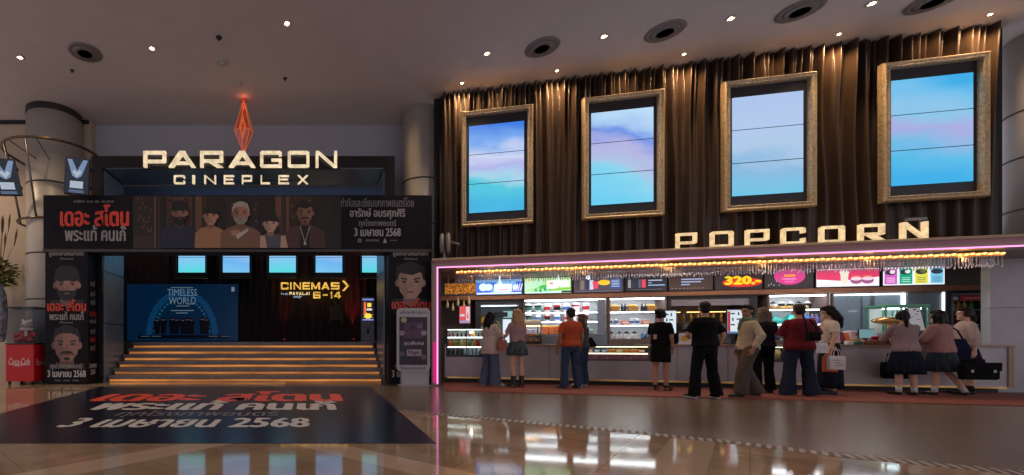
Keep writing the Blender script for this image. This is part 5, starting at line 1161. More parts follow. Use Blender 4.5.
# --- display cases set into the counter
m_glz = glass('case_glass', (.92, .97, 1.), .88); m_cf = mat('case_frame', (.05, .05, .055), .35)
def case(i, label, ztop, shelves, ledc, depth=.55):
    a_, b_ = GAPS[i]; w = b_ - a_ - .03; z0 = GZ[i] + .012
    r = wthing('display_case', label, 'display case', (a_ + b_) / 2, 1.1, z0); h = ztop - z0
    mb = MB(); mb.bx(-w / 2, w / 2, 0, depth, 0, .03); mb.bx(-w / 2, w / 2, 0, depth, h - .03, h)
    for x in ([-w / 2, w / 2 - .02] + ([-.01] if w > .8 and i != 1 else [])): mb.bx(x, x + .02, 0, .02, .03, h - .03); 
    mb.bx(-w / 2, -w / 2 + .02, .02, depth, .03, h - .03); mb.bx(w / 2 - .02, w / 2, .02, depth, .03, h - .03); obj('frame', mb, m_cf, parent=r)
    mb = MB(); mb.bx(-w / 2 + .02, w / 2 - .02, depth - .02, depth, .03, h - .03); obj('back_panel', mb, m_ub, parent=r)
    mb = MB(); mb.bx(-w / 2 + .02, w / 2 - .02, .004, .010, .03, h - .03); obj('glass_front', mb, m_glz, parent=r)
    zz = [.031]
    for z in shelves:
        mb = MB(); mb.bx(-w / 2 + .021, w / 2 - .021, .06, depth - .021, z, z + .012); o = obj('shelf', mb, m_sh, parent=r); zz.append(z + .013)
        mb = MB(); mb.bx(-w / 2 + .03, w / 2 - .03, .05, .06, z - .012, z + .010); obj('light_strip', mb, ledc, parent=o)
    mb = MB(); mb.bx(-w / 2 + .03, w / 2 - .03, .04, .07, h - .045, h - .031); obj('light_strip', mb, ledc, parent=r)
    return (a_ + b_) / 2, w, z0, zz, r
cs, w, z0, zz, r = case(0, 'glass drinks case with juice bottles at the left end of the counter', 1.345, (.23, .47), glow('case_led', (.95, 1., .88), 6.))
mb = MB(); mb.ell((0, 0, 0), (.03,) * 3); o = obj('bright_bulb', mb, glow('case_bulb', (1., .86, .6), 40.), parent=r); o.location = (.13, .10, .60)
jm = [bottle([mat('juice_' + k, srgb(*c), .2), cW], .19) for k, c in (('orange', (226, 120, 20)), ('yellow', (220, 180, 40)), ('green', (90, 150, 40)), ('red', (180, 30, 40)), ('cola', (40, 30, 34)), ('pale', (190, 210, 214)))]
for row in range(3):
    for k in range(9):
        x = cs - w / 2 + .075 + (w - .15) * k / 8 + (.012 if k > 4 else 0)
        me = jm[((4, 4, 4, 4, 5, 5, 5, 5, 5), (0, 0, 2, 1, 1, 2, 0, 3, 2), (3, 3, 4, 4, 4, 3, 1, 4, 4))[row][k]]
        inst('juice_bottle', me, x, 1.1 + .15, z0 + zz[row], '%s small bottle from the left on the %s level of the glass drinks case' % (ORD[k], ('bottom', 'middle', 'top')[row]), 'bottle', 'bottles in the drinks case', 1.0 if row < 2 else .62)
cs, w, z0, zz, r = case(1, 'warm lit pastry case set into the counter, right of the orange shirted man', .93, (.155,), glow('case_warm', (1., .80, .50), 5.))
mb = MB(); mb.bx(-w / 2 + .03, w / 2 - .03, -.004, -.0005, .02, .14); obj('price_panel', mb, mat('panel_pink', (.34, .16, .20), .4, var=.5, scale=12), parent=r)
tr = [carton([c, d], .068, .085) for c, d in ((cO, cW), (cB, cW), (cY, cO), (cY, cW))]
for k in range(8): inst('pastry_tray', tr[(0, 1, 1, 2, 3, 2, 2, 0)[k]], cs - w / 2 + .12 + (w - .24) * k / 7, 1.1 + .16, z0 + zz[1], '%s pastry tray from the left in the warm lit counter case' % ORD[k], 'tray', 'pastry trays in the counter case')
cs, w, z0, zz, r = case(2, 'small warm lit snack case in the counter between walking man and man in maroon', .93, (), glow('case_warm', (1., .80, .50), 5.))
mb = MB(); mb.ell((0, 0, .07), (.085, .07, .07), 14, 8); mb.cyl((0, 0, .13), (0, 0, .16), .03, n=8); pkj = wtag('pink_jar', mb, pk('pink', (206, 120, 130)), cs + .02, 1.46, z0 + .032, 'round pink jar in the small snack case', 'jar', smooth=True)
mb = MB(); mb.lathe([(.07, 0), (.08, .03), (.08, .18), (.06, .2), (.06, .23)], 14); wtag('golden_jar', mb, mat('golden_jar', (.62, .46, .2), .3), cs + .19, 1.28, z0 + .032, 'tall golden jar in the small snack case', 'jar', smooth=True)
mb = MB(); mb.prism([(-.10, 0), (.10, 0), (.12, .13), (-.12, .13)], -.07, .10); wtag('wicker_basket', mb, mat('wicker', (.28, .16, .08), .7, var=.6, scale=40), cs - .16, 1.3, z0 + .032, 'brown wicker basket in the small snack case', 'basket')

# --- left corner poster screen on the counter
s0, s1, z0, z1 = bay(458.8, 306, 470.3, 326, 1.85)
r = wthing('promo_screen', 'small red and white promotion screen on a pole in the left corner', 'screen', (s0 + s1) / 2, 1.78, .951); w = s1 - s0; h0 = z0 - .951; h1 = z1 - .951
mb = MB(); mb.rbox(-w / 2, w / 2, 0, .03, h0, h1, .006); obj('casing', mb, m_bez, parent=r)
mb = MB(); mb.bx(-w / 2 + .01, w / 2 - .01, -.003, -.0004, h0 + .07, h1 - .01); sc_ = obj('screen', mb, glow('promo_red', (.85, .12, .14), .7), parent=r)
a = Art(); wh = glow('promo_white', (.9, .85, .9), .6); a.rect(w * .1, w * .42, h0 + .1, h1 - .03, 0, wh); a.rect(-w * .42, -w * .02, h0 + .25, h0 + .31, 0, wh); a.rect(-w * .42, w * .42, h0 + .08, h0 + .14, 0, glow('promo_lilac', (.5, .55, .9), .5)); a.poly([(w * .16, h0 + .2), (w * .34, h0 + .2), (w * .26, h0 + .4)], 0, glow('promo_red', (.85, .12, .14), .7)); a.build('screen_picture', sc_, loc=(0, -.0035, 0))
mb = MB(); mb.bx(-.02, .02, .031, .06, .01, h0 + .1); mb.bx(-.1, .1, -.05, .06, 0, .01); obj('stand', mb, m_rail, parent=r)

# --- glazed booth on the right, fridge, machines and small things
s0, s1 = wp(832.5, 310, TU)[0], wp(945.5, 310, TU)[0]; sm_ = wp(903.5, 310, TU)[0]; w = s1 - s0; sG = (s0 + s1) / 2
gb = wthing('glazed_booth', 'glazed booth with white light lines at the right of the bar', 'booth', sG, TU, 0)
mb = MB(); mb.bx(-w / 2, -w / 2 + .03, 0, .06, .96, Zt); mb.bx(w / 2 - .03, w / 2, 0, .06, .96, Zt); mb.bx(-w / 2, w / 2, 0, .06, Zt - .03, Zt); mb.bx(-w / 2, w / 2, 0, .5, 0, .96); obj('frame', mb, m_uf, parent=gb)
xm = sm_ - sG
for x0, x1 in ((-w / 2 + .03, xm - .02), (xm + .02, w / 2 - .03)):
    mb = MB(); mb.bx(x0, x1, .02, .026, .96, Zt - .06); obj('glass_pane', mb, glass('booth_glass', (.75, .85, .92), .72, .06, .42), parent=gb)
ml2 = glow('booth_led', (.86, .94, 1.), 4.)
mb = MB(); mb.bx(-w / 2 + .03, xm - .03, -.01, .015, Zt - .06, Zt - .03); obj('light_line', mb, ml2, parent=gb)
mb = MB(); mb.bx(xm - .03, xm + .02, -.015, .015, 1.0, Zt - .03); obj('light_line', mb, ml2, parent=gb)
mb = MB(); mb.bx(w / 2 - .045, w / 2 - .02, -.01, .015, 1.0, Zt - .03); obj('light_line', mb, ml2, parent=gb)
for s in (sG - .8, sG + .6): l = lamp('AREA', 'booth_fill_light', W(s, 2.75, 2.45), 5, (.92, .96, 1.), shape='RECTANGLE', size=.9, size_y=.1); l.rotation_euler = (radians(25), 0, WA)  # unseen fill lights added to brighten the boards behind the glass
m_gp = mat('booth_grey', (.42, .43, .46), .4)
for x0, x1, y in ((-w / 2 + .02, -w / 2 + .23, .45), (-w / 2 + .25, -w / 2 + .9, .75), (-w / 2 + .92, -w / 2 + 1.12, .78), (-w / 2 + 1.14, xm, .75), (xm + .05, xm + .3, .7), (xm + .32, w / 2 - .04, .72)):
    mb = MB(); mb.bx(x0, x1, y, y + .03, .97, 2.5); obj('wall_board', mb, m_gp, parent=gb)
s0, s1, z0, z1 = bay(884, 304.5, 928, 340, 1.95)
pm = wthing('popcorn_machine', 'green trimmed glass popcorn machine behind the schoolgirls', 'popcorn machine', (s0 + s1) / 2, 1.92, 0); w = s1 - s0
mb = MB(); mb.rbox(-w / 2, w / 2, 0, .42, .02, 1.0, .01); obj('base', mb, mat('machine_grey', (.16, .15, .15), .35, .4), parent=pm)
mg_ = mat('machine_green', (.10, .32, .20), .35)
mb = MB(); mb.rbox(-w / 2 - .02, w / 2 + .02, -.02, .44, z1 - .07, z1, .015)
for x in (-w / 2 + .015, -w * .12, w * .1, w / 2 - .015):
    for y in (.015, .405): mb.bx(x - .015, x + .015, y - .015, y + .015, 1.0, z1 - .07)
obj('frame', mb, mg_, parent=pm)
mb = MB(); mb.bx(-w / 2 + .03, w / 2 - .03, .014, .018, 1.0, z1 - .07); obj('glass_front', mb, m_glz, parent=pm)
mb = MB(); mb.bx(-w / 2 + .03, w / 2 - .03, .40, .41, 1.0, z1 - .07); obj('back_panel', mb, m_ub, parent=pm)
mb = MB(); mb.bx(-w / 2 + .05, w / 2 - .05, .1, .13, z1 - .10, z1 - .075); obj('light_strip', mb, m_led, parent=pm)
mb = MB(); mb.lathe([(.06, 0), (.13, .02), (.14, .14), (.12, .16)], 16, (0, .2, 1.32)); mb.cyl((0, .2, 1.48), (0, .2, z1 - .07), .02, n=8); obj('kettle', mb, mat('brushed_steel', (.25, .27, .30), .3, .8), parent=pm)
mb = MB()
for i in range(170): mb.ell((rc.uniform(-w / 2 + .06, w / 2 - .06), rc.uniform(.06, .36), 1.02 + rc.uniform(0, .14)), (.028, .026, .024), 5, 4)
o = obj('popcorn_heap', mb, mat('popcorn', (.75, .60, .30), .7), parent=pm); o['kind'] = 'stuff'
def onc(u, v, t): s, z = wp(u, v, t); return s, t, .951
s0, s1, z0, z1 = bay(914, 306.5, 929.5, 331, 1.4); w = s1 - s0; h0 = z0 - .951; h1 = z1 - .951
r = wthing('menu_stand', 'white menu sheet in a black tilted stand between two schoolgirls', 'menu', (s0 + s1) / 2, 1.4, .951)
TL = Matrix.Rotation(radians(-4), 4, 'Y') @ Matrix.Rotation(radians(-8), 4, 'X')
mb = MB(); mb.bx(-w / 2, w / 2, 0, .02, h0, h1); bmesh.ops.transform(mb.bm, matrix=TL, verts=mb.bm.verts[:]); obj('frame', mb, m_bez, parent=r)
mb = MB(); mb.bx(-w / 2 + .015, w / 2 - .015, -.003, -.0005, h0 + .015, h1 - .015); bmesh.ops.transform(mb.bm, matrix=TL, verts=mb.bm.verts[:]); sh = obj('sheet', mb, mat('paper_white', (.62, .66, .68), .5, emit=.12, ecol=(.8, .9, 1.)), parent=r)
mb = MB()
for x, z, dx, dz in ((-.09, h1 - .06, .03, .03), (.02, h1 - .05, .05, .025), (.07, h1 - .09, .03, .03), (.03, h1 - .15, .04, .015), (-.05, h1 - .2, .06, .01), (.05, h1 - .26, .06, .01), (-.1, h1 - .03, .03, .04)): mb.bx(x - dx / 2, x + dx / 2, -.0045, -.0032, z - dz / 2, z + dz / 2)
bmesh.ops.transform(mb.bm, matrix=TL, verts=mb.bm.verts[:]); obj('printed_marks', mb, m_rail, parent=sh)
mb = MB(); mb.bx(-.03, .03, .05, .08, .01, h0 + .1); mb.bx(-.12, .12, -.04, .14, 0, .012); obj('foot', mb, m_rail, parent=r)
r = wthing('brass_bowl', 'large brass popcorn bowl on a short stand on the counter', 'bowl', *onc(889, 320, 1.5)); zb_ = wp(889, 320.5, 1.5)[1] - .951
mb = MB(); mb.ell((0, 0, zb_), (.26, .20, .085), 22, 10); obj('bowl', mb, mat('polished_brass', (.60, .40, .17), .22, .9, var=.15), parent=r, smooth=True)
mb = MB(); mb.cyl((0, 0, .0), (0, 0, .012), .12, n=18); mb.cyl((0, 0, .012), (0, 0, zb_ - .06), .025, n=10); obj('stand', mb, m_brass, parent=r)
mb = MB(); mb.rbox(-.10, .10, -.08, .08, 0, .17, .015); mb.mi = 1
for i in range(16): mb.ell((rc.uniform(-.08, .08), rc.uniform(-.06, .06), .18 + rc.uniform(0, .03)), (.026,) * 3, 6, 4)
inst('yellow_popcorn_tray', mb.data('popcorn_tray', [cY, mat('popcorn', (.75, .60, .30), .7)]), onc(896, 330, 1.72)[0], 1.74, .951, 'yellow popcorn tray behind the first schoolgirl', 'tray', None)
r = wthing('brochure_rack', 'small rack of dark red brochures on the counter beside the woman in the white top', 'rack', onc(846, 330, 1.45)[0], 1.45, .96)
mb = MB(); mb.box((0, .05, .09), (.17, .02, .2), M=Matrix.Rotation(-.25, 3, 'X')); mb.bx(-.09, .09, -.06, .1, 0, .015); obj('rack', mb, m_rail, parent=r)
for i, x in enumerate((-.045, .045)): mb = MB(); mb.box((x, .03, .15), (.08, .012, .2), M=Matrix.Rotation(-.25, 3, 'X')); obj('brochure', mb, (pk('wine', (130, 40, 60)), cO)[i], parent=r)
mb = MB(); mb.rbox(-.16, .16, -.10, .10, 0, .30, .01); mb.mi = 1; mb.bx(-.08, .08, -.104, -.1002, .19, .25); inst('paper_carton', mb.data('carton', [pk('pale_pink', (206, 190, 190)), cR]), onc(856, 330, 1.8)[0], 1.81, .951, 'pale carton with red mark behind the cash register', 'carton', None)
r = wthing('cash_register', 'white cash register with small screen on the right part of the counter', 'cash register', *onc(869, 335, 1.42))
mb = MB(); mb.rbox(-.17, .17, -.05, .25, 0, .09, .012); obj('drawer_body', mb, cW, parent=r)
mb = MB(); mb.rbox(-.14, .14, .05, .08, .13, .34, .008); mb.bx(-.02, .02, .06, .1, .09, .14); obj('monitor', mb, m_bez, parent=r)
mb = MB(); mb.bx(-.125, .125, .044, .0495, .145, .325); obj('screen', mb, glow('till_screen', (.25, .5, .55), .45), parent=r)
mb = MB(); mb.rbox(-.10, .10, -.08, .10, 0, .26, .02); mb.bx(-.07, .07, -.084, -.0802, .18, .2); wtag('receipt_printer', mb, pk('ice', (190, 204, 220)), *onc(879, 333, 1.72), 'pale receipt printer left of the first schoolgirl', 'printer')
mb = MB(); mb.rbox(-.22, .22, -.07, .07, 0, .085, .01); mb.bx(-.2, .2, -.05, .05, .085, .09); wtag('wooden_tray_box', mb, mat('tray_wood', (.20, .075, .035), .4), onc(875, 342, 1.2)[0], 1.2, .951, 'brown wooden box on the counter edge left of the first schoolgirl', 'box')
for i in range(2): mb = MB(); mb.lathe([(.03, 0), (.038, .07), (.04, .075), (.02, .085)], 12); wtag('red_cup', mb, cR, onc(874 + 5 * i, 338, 1.2)[0], 1.2, 1.044, '%s red cup standing on the brown wooden box' % ('left', 'right')[i], 'cup', 'red cups on the wooden box', True)
for i, (u, t, hgt, c) in enumerate(((849, 1.18, .08, cW), (856, 1.32, .12, pk('kraft', (170, 130, 90))), (858, 1.14, .07, cG), (842, 1.72, .16, cK))): mb = MB(); mb.rbox(-.06, .06, -.04, .04, 0, hgt, .008); mb.bx(-.045, .045, -.044, -.0402, hgt * .3, hgt * .6); wtag('counter_packet', mb, c, *onc(u, 340, t), ('small white packet', 'brown paper packet', 'small green packet', 'black box')[i] + ' on the counter right of the woman in the white top', 'packet')
# upright drinks fridge
s0, s1, z0, z1 = bay(947.5, 288.5, 990, 345, 2.4); w = s1 - s0
fr = wthing('drinks_fridge', 'upright dark drinks fridge with red banner at the right end of the bar', 'fridge', (s0 + s1) / 2, 2.4, 0)
mb = MB(); mb.bx(-w / 2, -w / 2 + .06, 0, .45, .02, z1); mb.bx(w / 2 - .04, w / 2, 0, .45, .02, z1); mb.bx(-w / 2 + .06, w / 2 - .04, 0, .45, z1 - .08, z1); mb.bx(-w / 2 + .06, w / 2 - .04, 0, .45, .02, .3); mb.bx(-w / 2 + .06, w / 2 - .04, .43, .45, .3, z1 - .08); obj('cabinet', mb, m_hf, parent=fr)
mb = MB(); mb.bx(-w / 2 + .07, w / 2 - .05, .01, .05, z1 - .27, z1 - .15); bn = obj('banner', mb, mat('banner_red', srgb(170, 40, 36), .4), parent=fr)
a = Art(); a.rect(-w / 2 + .07, -w / 2 + .22, z1 - .27, z1 - .15, srgb(40, 46, 56)); a.ell(-w / 2 + .14, z1 - .21, .05, .04, srgb(190, 196, 204)); a.rect(-w * .1, w * .3, z1 - .22, z1 - .20, srgb(220, 150, 140)); a.build('banner_print', bn, loc=(0, .009, 0))
mb = MB(); mb.bx(-w / 2 + .07, -w / 2 + .10, 0, .03, .32, z1 - .1); mb.bx(w / 2 - .08, w / 2 - .05, 0, .03, .32, z1 - .1); mb.bx(-w / 2 + .10, w / 2 - .08, 0, .03, .32, .36); mb.bx(-w / 2 + .10, w / 2 - .08, 0, .03, z1 - .14, z1 - .1); dr = obj('door', mb, mat('door_grey', (.22, .23, .25), .3, .6), parent=fr)
mb = MB(); mb.bx(-w / 2 + .10, w / 2 - .08, .012, .018, .36, z1 - .27); obj('door_glass', mb, m_glz, parent=dr)
mb = MB(); mb.bx(-w / 2 + .10, -w / 2 + .12, .09, .11, .4, z1 - .3); obj('light_strip', mb, glow('fridge_led', (.75, .88, 1.), 2.2), parent=fr)
for k in range(4): mb = MB(); mb.bx(-w / 2 + .065, w / 2 - .045, .08, .42, .72 + .33 * k, .735 + .33 * k); obj('shelf', mb, m_sh, parent=fr)
for row in range(3):
    for k in range(5): inst('fridge_bottle', jm[(row * 2 + k) % 6], (s0 + s1) / 2 - w / 2 + .14 + (w - .27) * k / 4, 2.4 + .2, 1.069 + .33 * row, '%s bottle from the left on the %s shelf of the drinks fridge' % (ORD[k], ('lower', 'middle', 'upper')[row]), 'bottle', 'bottles in the drinks fridge', 1.15)
# work lamps above the counter
for s in (1.6, 4.0, 6.4, 8.6):
    l = lamp('AREA', 'counter_lamp', W(s, 1.55, 2.68), 14, (1., .86, .74), shape='RECTANGLE', size=1.6, size_y=.15); l.rotation_euler = (0, 0, WA)
    mb = MB(); mb.bx(-.8, .8, -.08, .08, 0, .012); wtag('ceiling_panel_light', mb, mat('lamp_housing', (.5, .45, .4), .5), s, 1.55, 2.686, 'slim panel light on the ceiling of the snack bar above the counter', 'light', 'panel lights of the snack bar')
# ================= PEOPLE =================
def skin_mat(k, c): return mat('skin_' + k, srgb(*c), .5, var=.05, scale=20)
def cloth(k, c, rough=.85, var=.12, scale=30): return mat('cloth_' + k, srgb(*c), rough, var=var, scale=scale, spec=.18)
def plaid_mat(k, base, l1, l2):
    m = bpy.data.materials.new('plaid_' + k); m.use_nodes = True; nt = m.node_tree; b = nt.nodes['Principled BSDF']; L = nt.links.new
    tc = nt.nodes.new('ShaderNodeTexCoord'); last = None
    for ax, col, sc_ in (('X', l1, 22), ('Z', l2, 20), ('Y', l1, 22)):
        w_ = nt.nodes.new('ShaderNodeTexWave'); w_.bands_direction = ax; w_.inputs['Scale'].default_value = sc_ / 6.28 * 2; L(tc.outputs['Object'], w_.inputs['Vector'])
        t = nt.nodes.new('ShaderNodeMath'); t.operation = 'GREATER_THAN'; t.inputs[1].default_value = .72; L(w_.outputs['Fac'], t.inputs[0])
        h = nt.nodes.new('ShaderNodeMath'); h.operation = 'MULTIPLY'; h.inputs[1].default_value = .55; L(t.outputs[0], h.inputs[0])
        x = nt.nodes.new('ShaderNodeMixRGB'); L(h.outputs[0], x.inputs[0]); x.inputs[2].default_value = srgb(*col) + (1,)
        if last is None: x.inputs[1].default_value = srgb(*base) + (1,)
        else: L(last, x.inputs[1])
        last = x.outputs[0]
    L(last, b.inputs['Base Color']); b.inputs['Roughness'].default_value = .85
    return m
def person(label, loc, face, H, skin, pose=None, bend=0., yaw=0., pitch=0., female=False, wear=(), hair=None, hairm=None, shoes=None, group=None, bulk=1., lean=0.):
    """standing figure; local +y is where it faces; joints in metres for a 1.70 m body"""
    r = thing('person', label, 'person', loc, radians(face), group); K = H / 1.70
    fw = .93 if female else 1.0
    J = {}
    for q, sx in (('L', -1), ('R', 1)):
        J['hip' + q] = Vector((sx * .088, 0, .90)); J['kne' + q] = Vector((sx * .098, .012, .49)); J['ank' + q] = Vector((sx * .105, -.025, .085))
        J['sho' + q] = Vector((sx * .163 * fw * bulk, -.01, 1.368)); J['elb' + q] = Vector((sx * .225 * bulk, -.035, 1.115)); J['wri' + q] = Vector((sx * .238 * bulk, .035, .875)); J['toe' + q] = Vector((sx * .06, .16, 0))
    pose = pose or {}
    def B(p):
        p = Vector(p)
        if bend and p.z > .93:
            c = Vector((0, 0, .93)); a = radians(bend) * min(1, (p.z - .93) / .22)
            p = c + Matrix.Rotation(-a, 3, 'X') @ (p - c)
        if lean: p = p + Vector((lean * max(0, p.z - .5), 0, 0))
        return p
    for k in J:
        if k[:3] in ('sho', 'elb', 'wri') and k not in pose: J[k] = B(J[k])
    for k, v in pose.items(): J[k] = Vector(v)
    S = lambda v: Vector(v) * K
    hc = B((0, .015, 1.595)); HM = Matrix.Rotation(radians(yaw), 3, 'Z') @ Matrix.Rotation(radians(-bend * .45 - pitch), 3, 'X')
    hp = lambda p: S(hc + HM @ (Vector(p) * 1.08))
    def torso(mb, secs, n=22):
        rs = []
        for z, hx, hy, yo in secs:
            ring = []
            for i in range(n):
                a = 2 * pi * i / n; e = lambda v: math.copysign(abs(v) ** .82, v)
                ring.append(S(B((hx * e(cos(a)), yo + hy * e(sin(a)), z))))
            rs.append(ring)
        mb.loft(rs)
    def caps(mb, a, b, ra, rb, n=12): mb.caps(S(a), S(b), ra * K, rb * K, n)
    def cone(mb, a, b, ra, rb, n=16): mb.cyl(S(a), S(b), ra * K, rb * K, n)
    # --- body: one continuous surface
    mb = MB(); bw = bulk
    TS = [(.80, .10, .075, 0), (.86, .158, .10, -.005), (.94, .165 * fw * bw, .112 * bw, -.012), (1.04, .138 * fw * bw, .095 * bw, 0), (1.16, .142 * fw * bw, .100 * bw, .004), (1.28, .160 * fw * bw, .112 * bw, 0), (1.36, .158 * fw * bw, .096, -.008), (1.41, .108 * fw, .072, -.012), (1.445, .07, .062, -.008)]
    torso(mb, TS)
    mb.caps(S(B((0, -.008, 1.42))), S(hc + HM @ Vector((0, -.015, -.05))), .054 * K, .05 * K)
    mb.ell(hp((0, -.012, .025)), Vector((.073, .092, .092)) * K, 18, 12, HM); mb.ell(hp((0, .022, -.045)), Vector((.054, .062, .068)) * K, 16, 10, HM)
    mb.cyl(hp((0, .078, .015)), hp((0, .108, -.022)), .008 * K, .013 * K, 8); mb.ell(hp((0, .082, -.068)), Vector((.022, .012, .010)) * K, 8, 6, HM); mb.ell(hp((0, .07, -.1)), Vector((.024, .02, .016)) * K, 8, 6, HM)
    for sx in (-1, 1): mb.ell(hp((sx * .075, -.008, -.005)), Vector((.010, .020, .031)) * K, 8, 6, HM); mb.ell(hp((sx * .03, .074, .028)), Vector((.024, .012, .008)) * K, 8, 5, HM)
    for q, sx in (('L', -1), ('R', 1)):
        caps(mb, J['sho' + q], J['elb' + q], .050 * bw, .040); caps(mb, J['elb' + q], J['wri' + q], .040, .027)
        # hand: palm, four curled fingers and a thumb from the side of the palm
        d = (J['wri' + q] - J['elb' + q]).normalized(); inw = Vector((-sx, 0, 0)); pn = (inw - d * inw.dot(d))
        if pn.length < .2: pn = Vector((0, 0, -1)) - d * d.z * -1
        pn.normalize(); lat = d.cross(pn).normalized()
        if lat.y + lat.z * .5 < 0: lat = -lat
        w_ = J['wri' + q]; fr = .0088
        for k in range(4):
            o = lat * (.027 - .018 * k); kn = w_ + d * (.085 - .004 * abs(k - 1)) + o
            caps(mb, w_ + d * .005 + o * .6, kn, .0125, .0115, 8)
            l_ = (.068, .076, .071, .056)[k]; c1 = (d + pn * .35).normalized(); c2 = (d + pn * 1.1).normalized(); m_ = kn + c1 * l_ * .55
            caps(mb, kn, m_, fr, fr * .95, 8); caps(mb, m_, m_ + c2 * l_ * .5, fr * .95, fr * .85, 8)
        t0 = w_ + d * .025 + lat * .018; t1 = t0 + (d * .6 + lat * .8 + pn * .25).normalized() * .042; caps(mb, t0, t1, .012, .0105, 8); caps(mb, t1, t1 + (d + lat * .25 + pn * .3).normalized() * .032, .0105, .009, 8)
        caps(mb, J['hip' + q], J['kne' + q], .082, .054, 14)
        cf = J['kne' + q].lerp(J['ank' + q], .32) + Vector((0, -.012, 0)); caps(mb, J['kne' + q], cf, .052, .056); caps(mb, cf, J['ank' + q], .055, .036)
        fd = Vector((J['toe' + q].x * .35, J['toe' + q].y, 0)).normalized(); a_ = J['ank' + q]
        caps(mb, (a_.x, a_.y, a_.z - .045), Vector((a_.x, a_.y, a_.z - .053)) + fd * .15, .032, .025)
    sk = voxel(mb, 'body', .0085 * K, skin); body = obj('body', sk, None, parent=r)
    mb = MB()
    for sx in (-1, 1): mb.ell(hp((sx * .03, .079, .014)), Vector((.0125, .008, .007)) * K, 8, 6, HM)
    obj('eye', mb, mat('eye_dark', (.02, .015, .012), .2), parent=r)
    # --- clothes
    for wtype, m, o in wear:
        mb = MB(); vs = .0125 * K; fold = .006
        if wtype == 'shirt':
            hem, sl, ease = o.get('hem', .88), o.get('sleeve', .55), o.get('ease', .018)
            zs_ = [hem, (hem + 1.0) / 2 if hem < .97 else hem + .02, 1.04, 1.16, 1.28, 1.36, 1.415]
            def at_(z):
                for (z0, a0, b0, y0), (z1, a1, b1, y1) in zip(TS, TS[1:]):
                    if z0 <= z <= z1: t = (z - z0) / (z1 - z0); return a0 + (a1 - a0) * t, b0 + (b1 - b0) * t, y0 + (y1 - y0) * t
                return TS[2][1:] if z < .94 else TS[-1][1:]
            secs = []
            lo = o.get('loose', .012)
            for z in zs_:
                hx, hy, yo = at_(max(z, .90)); e = ease + lo * max(0, min(1, (1.3 - z) / .3))
                if z < 1.16: hx = max(hx, .142 * fw * bw)
                secs.append((z, hx + e, hy + e, yo))
            secs.append((1.448, .082, .07, -.008)); torso(mb, secs)
            for q in 'LR':
                s_, e_, w_ = J['sho' + q], J['elb' + q], J['wri' + q]; rs = .046 * bw + ease * .75
                if sl <= 1: cone(mb, s_, s_.lerp(e_, sl), rs, o.get('cuff', .052) + ease * .8); mb.ell(S(s_), (rs * K,) * 3, 12, 8)
                else: caps(mb, s_, e_, rs, .046 + ease); cone(mb, e_, e_.lerp(w_, min(.96, sl - 1)), .046 + ease, .036 + ease * .5)
            if o.get('hood'): mb.tube([S(B((.085 * cos(2 * pi * i / 14), -.012 + .075 * sin(2 * pi * i / 14), 1.44))) for i in range(14)], .026 * K, 8, closed=True)
        elif wtype == 'trousers':
            top, wd = o.get('top', 1.0), o.get('wide', 1.); an = o.get('ankle', .075)
            e = .014; torso(mb, [(.80, .14, .10, -.005), (.88, .172 * bw, .122 * bw, -.012), (.95, .170 * fw * bw, .118 * bw, -.012), (top, .152 * fw * bw, .108 * bw, -.004)])
            for q, sx in (('L', -1), ('R', 1)):
                k_ = J['kne' + q]; a_ = J['ank' + q]; caps(mb, J['hip' + q], k_, .094 * (1 + (wd - 1) * .4), .066 * wd); mid = Vector((a_.x, a_.y, a_.z - o.get('drop', .03)))
                cone(mb, k_, mid, .066 * wd, an * wd)
            fold = .007
        elif wtype in ('skirt', 'dress_skirt'):
            z0, z1 = o.get('top', 1.02), o['hem']; n = 64; rs = []; pl = o.get('pleat', .012); nP = o.get('n', 14)
            cxy = (J['hipL'] + J['hipR']) / 2
            for k in range(9):
                t = k / 8; z = z0 + (z1 - z0) * t; hx = .150 * fw * bw + (o['r'] - .150) * min(1, t * o.get('fl', 1.6)) ** .8; hy = hx * (.76 + .14 * t); ring = []
                for i in range(n):
                    a = 2 * pi * i / n; p = 1 + pl / .15 * t * sin(nP * a + .6 * sin(3 * a)); q_ = Vector((hx * cos(a) * p, -.01 + hy * sin(a) * p, z))
                    ring.append(S(B(q_)))
                rs.append(ring)
            mb.loft(rs); me = mb.data(wtype, m, True); obj('skirt', me, None, parent=r); continue
        elif wtype == 'socks':
            for q in 'LR':
                mb = MB(); a_ = J['ank' + q]; k_ = J['kne' + q]; cone(mb, a_ + (k_ - a_) * .22, a_ + Vector((0, 0, -.03)), .044, .044); obj('sock', mb, m, parent=r, smooth=True)
        elif wtype == 'bag_strap':
            a_, b_ = o['from'], o['to']; mb.tube([S(B(p)) for p in o['path']], .016 * K, 6); obj('strap', mb, m, parent=r); continue
        elif wtype == 'collar':
            mb.tube([S(B((.088 * cos(2 * pi * i / 16), -.008 + .082 * sin(2 * pi * i / 16), 1.435 + .02 * sin(2 * pi * i / 16)))) for i in range(16)], .034 * K, 8, closed=True); vs = .009 * K
            mb.caps(S(B((.02, .09, 1.43))), S(B((.04, .125, 1.26))), .035 * K, .02 * K)
        elif wtype == 'patch':
            c = S(B(o['c'])); mb.box(c, Vector(o['d']) * K, rz=o.get('rz', 0)); obj(o['name'], mb, m, parent=r); continue
        nm = {'shirt': o.get('name', 'shirt'), 'trousers': o.get('name', 'trousers'), 'socks': 'socks', 'collar': 'scarf'}[wtype]
        if wtype == 'socks':
            continue
        obj(nm, voxel(mb, nm, vs, m, 3, fold), None, parent=r)
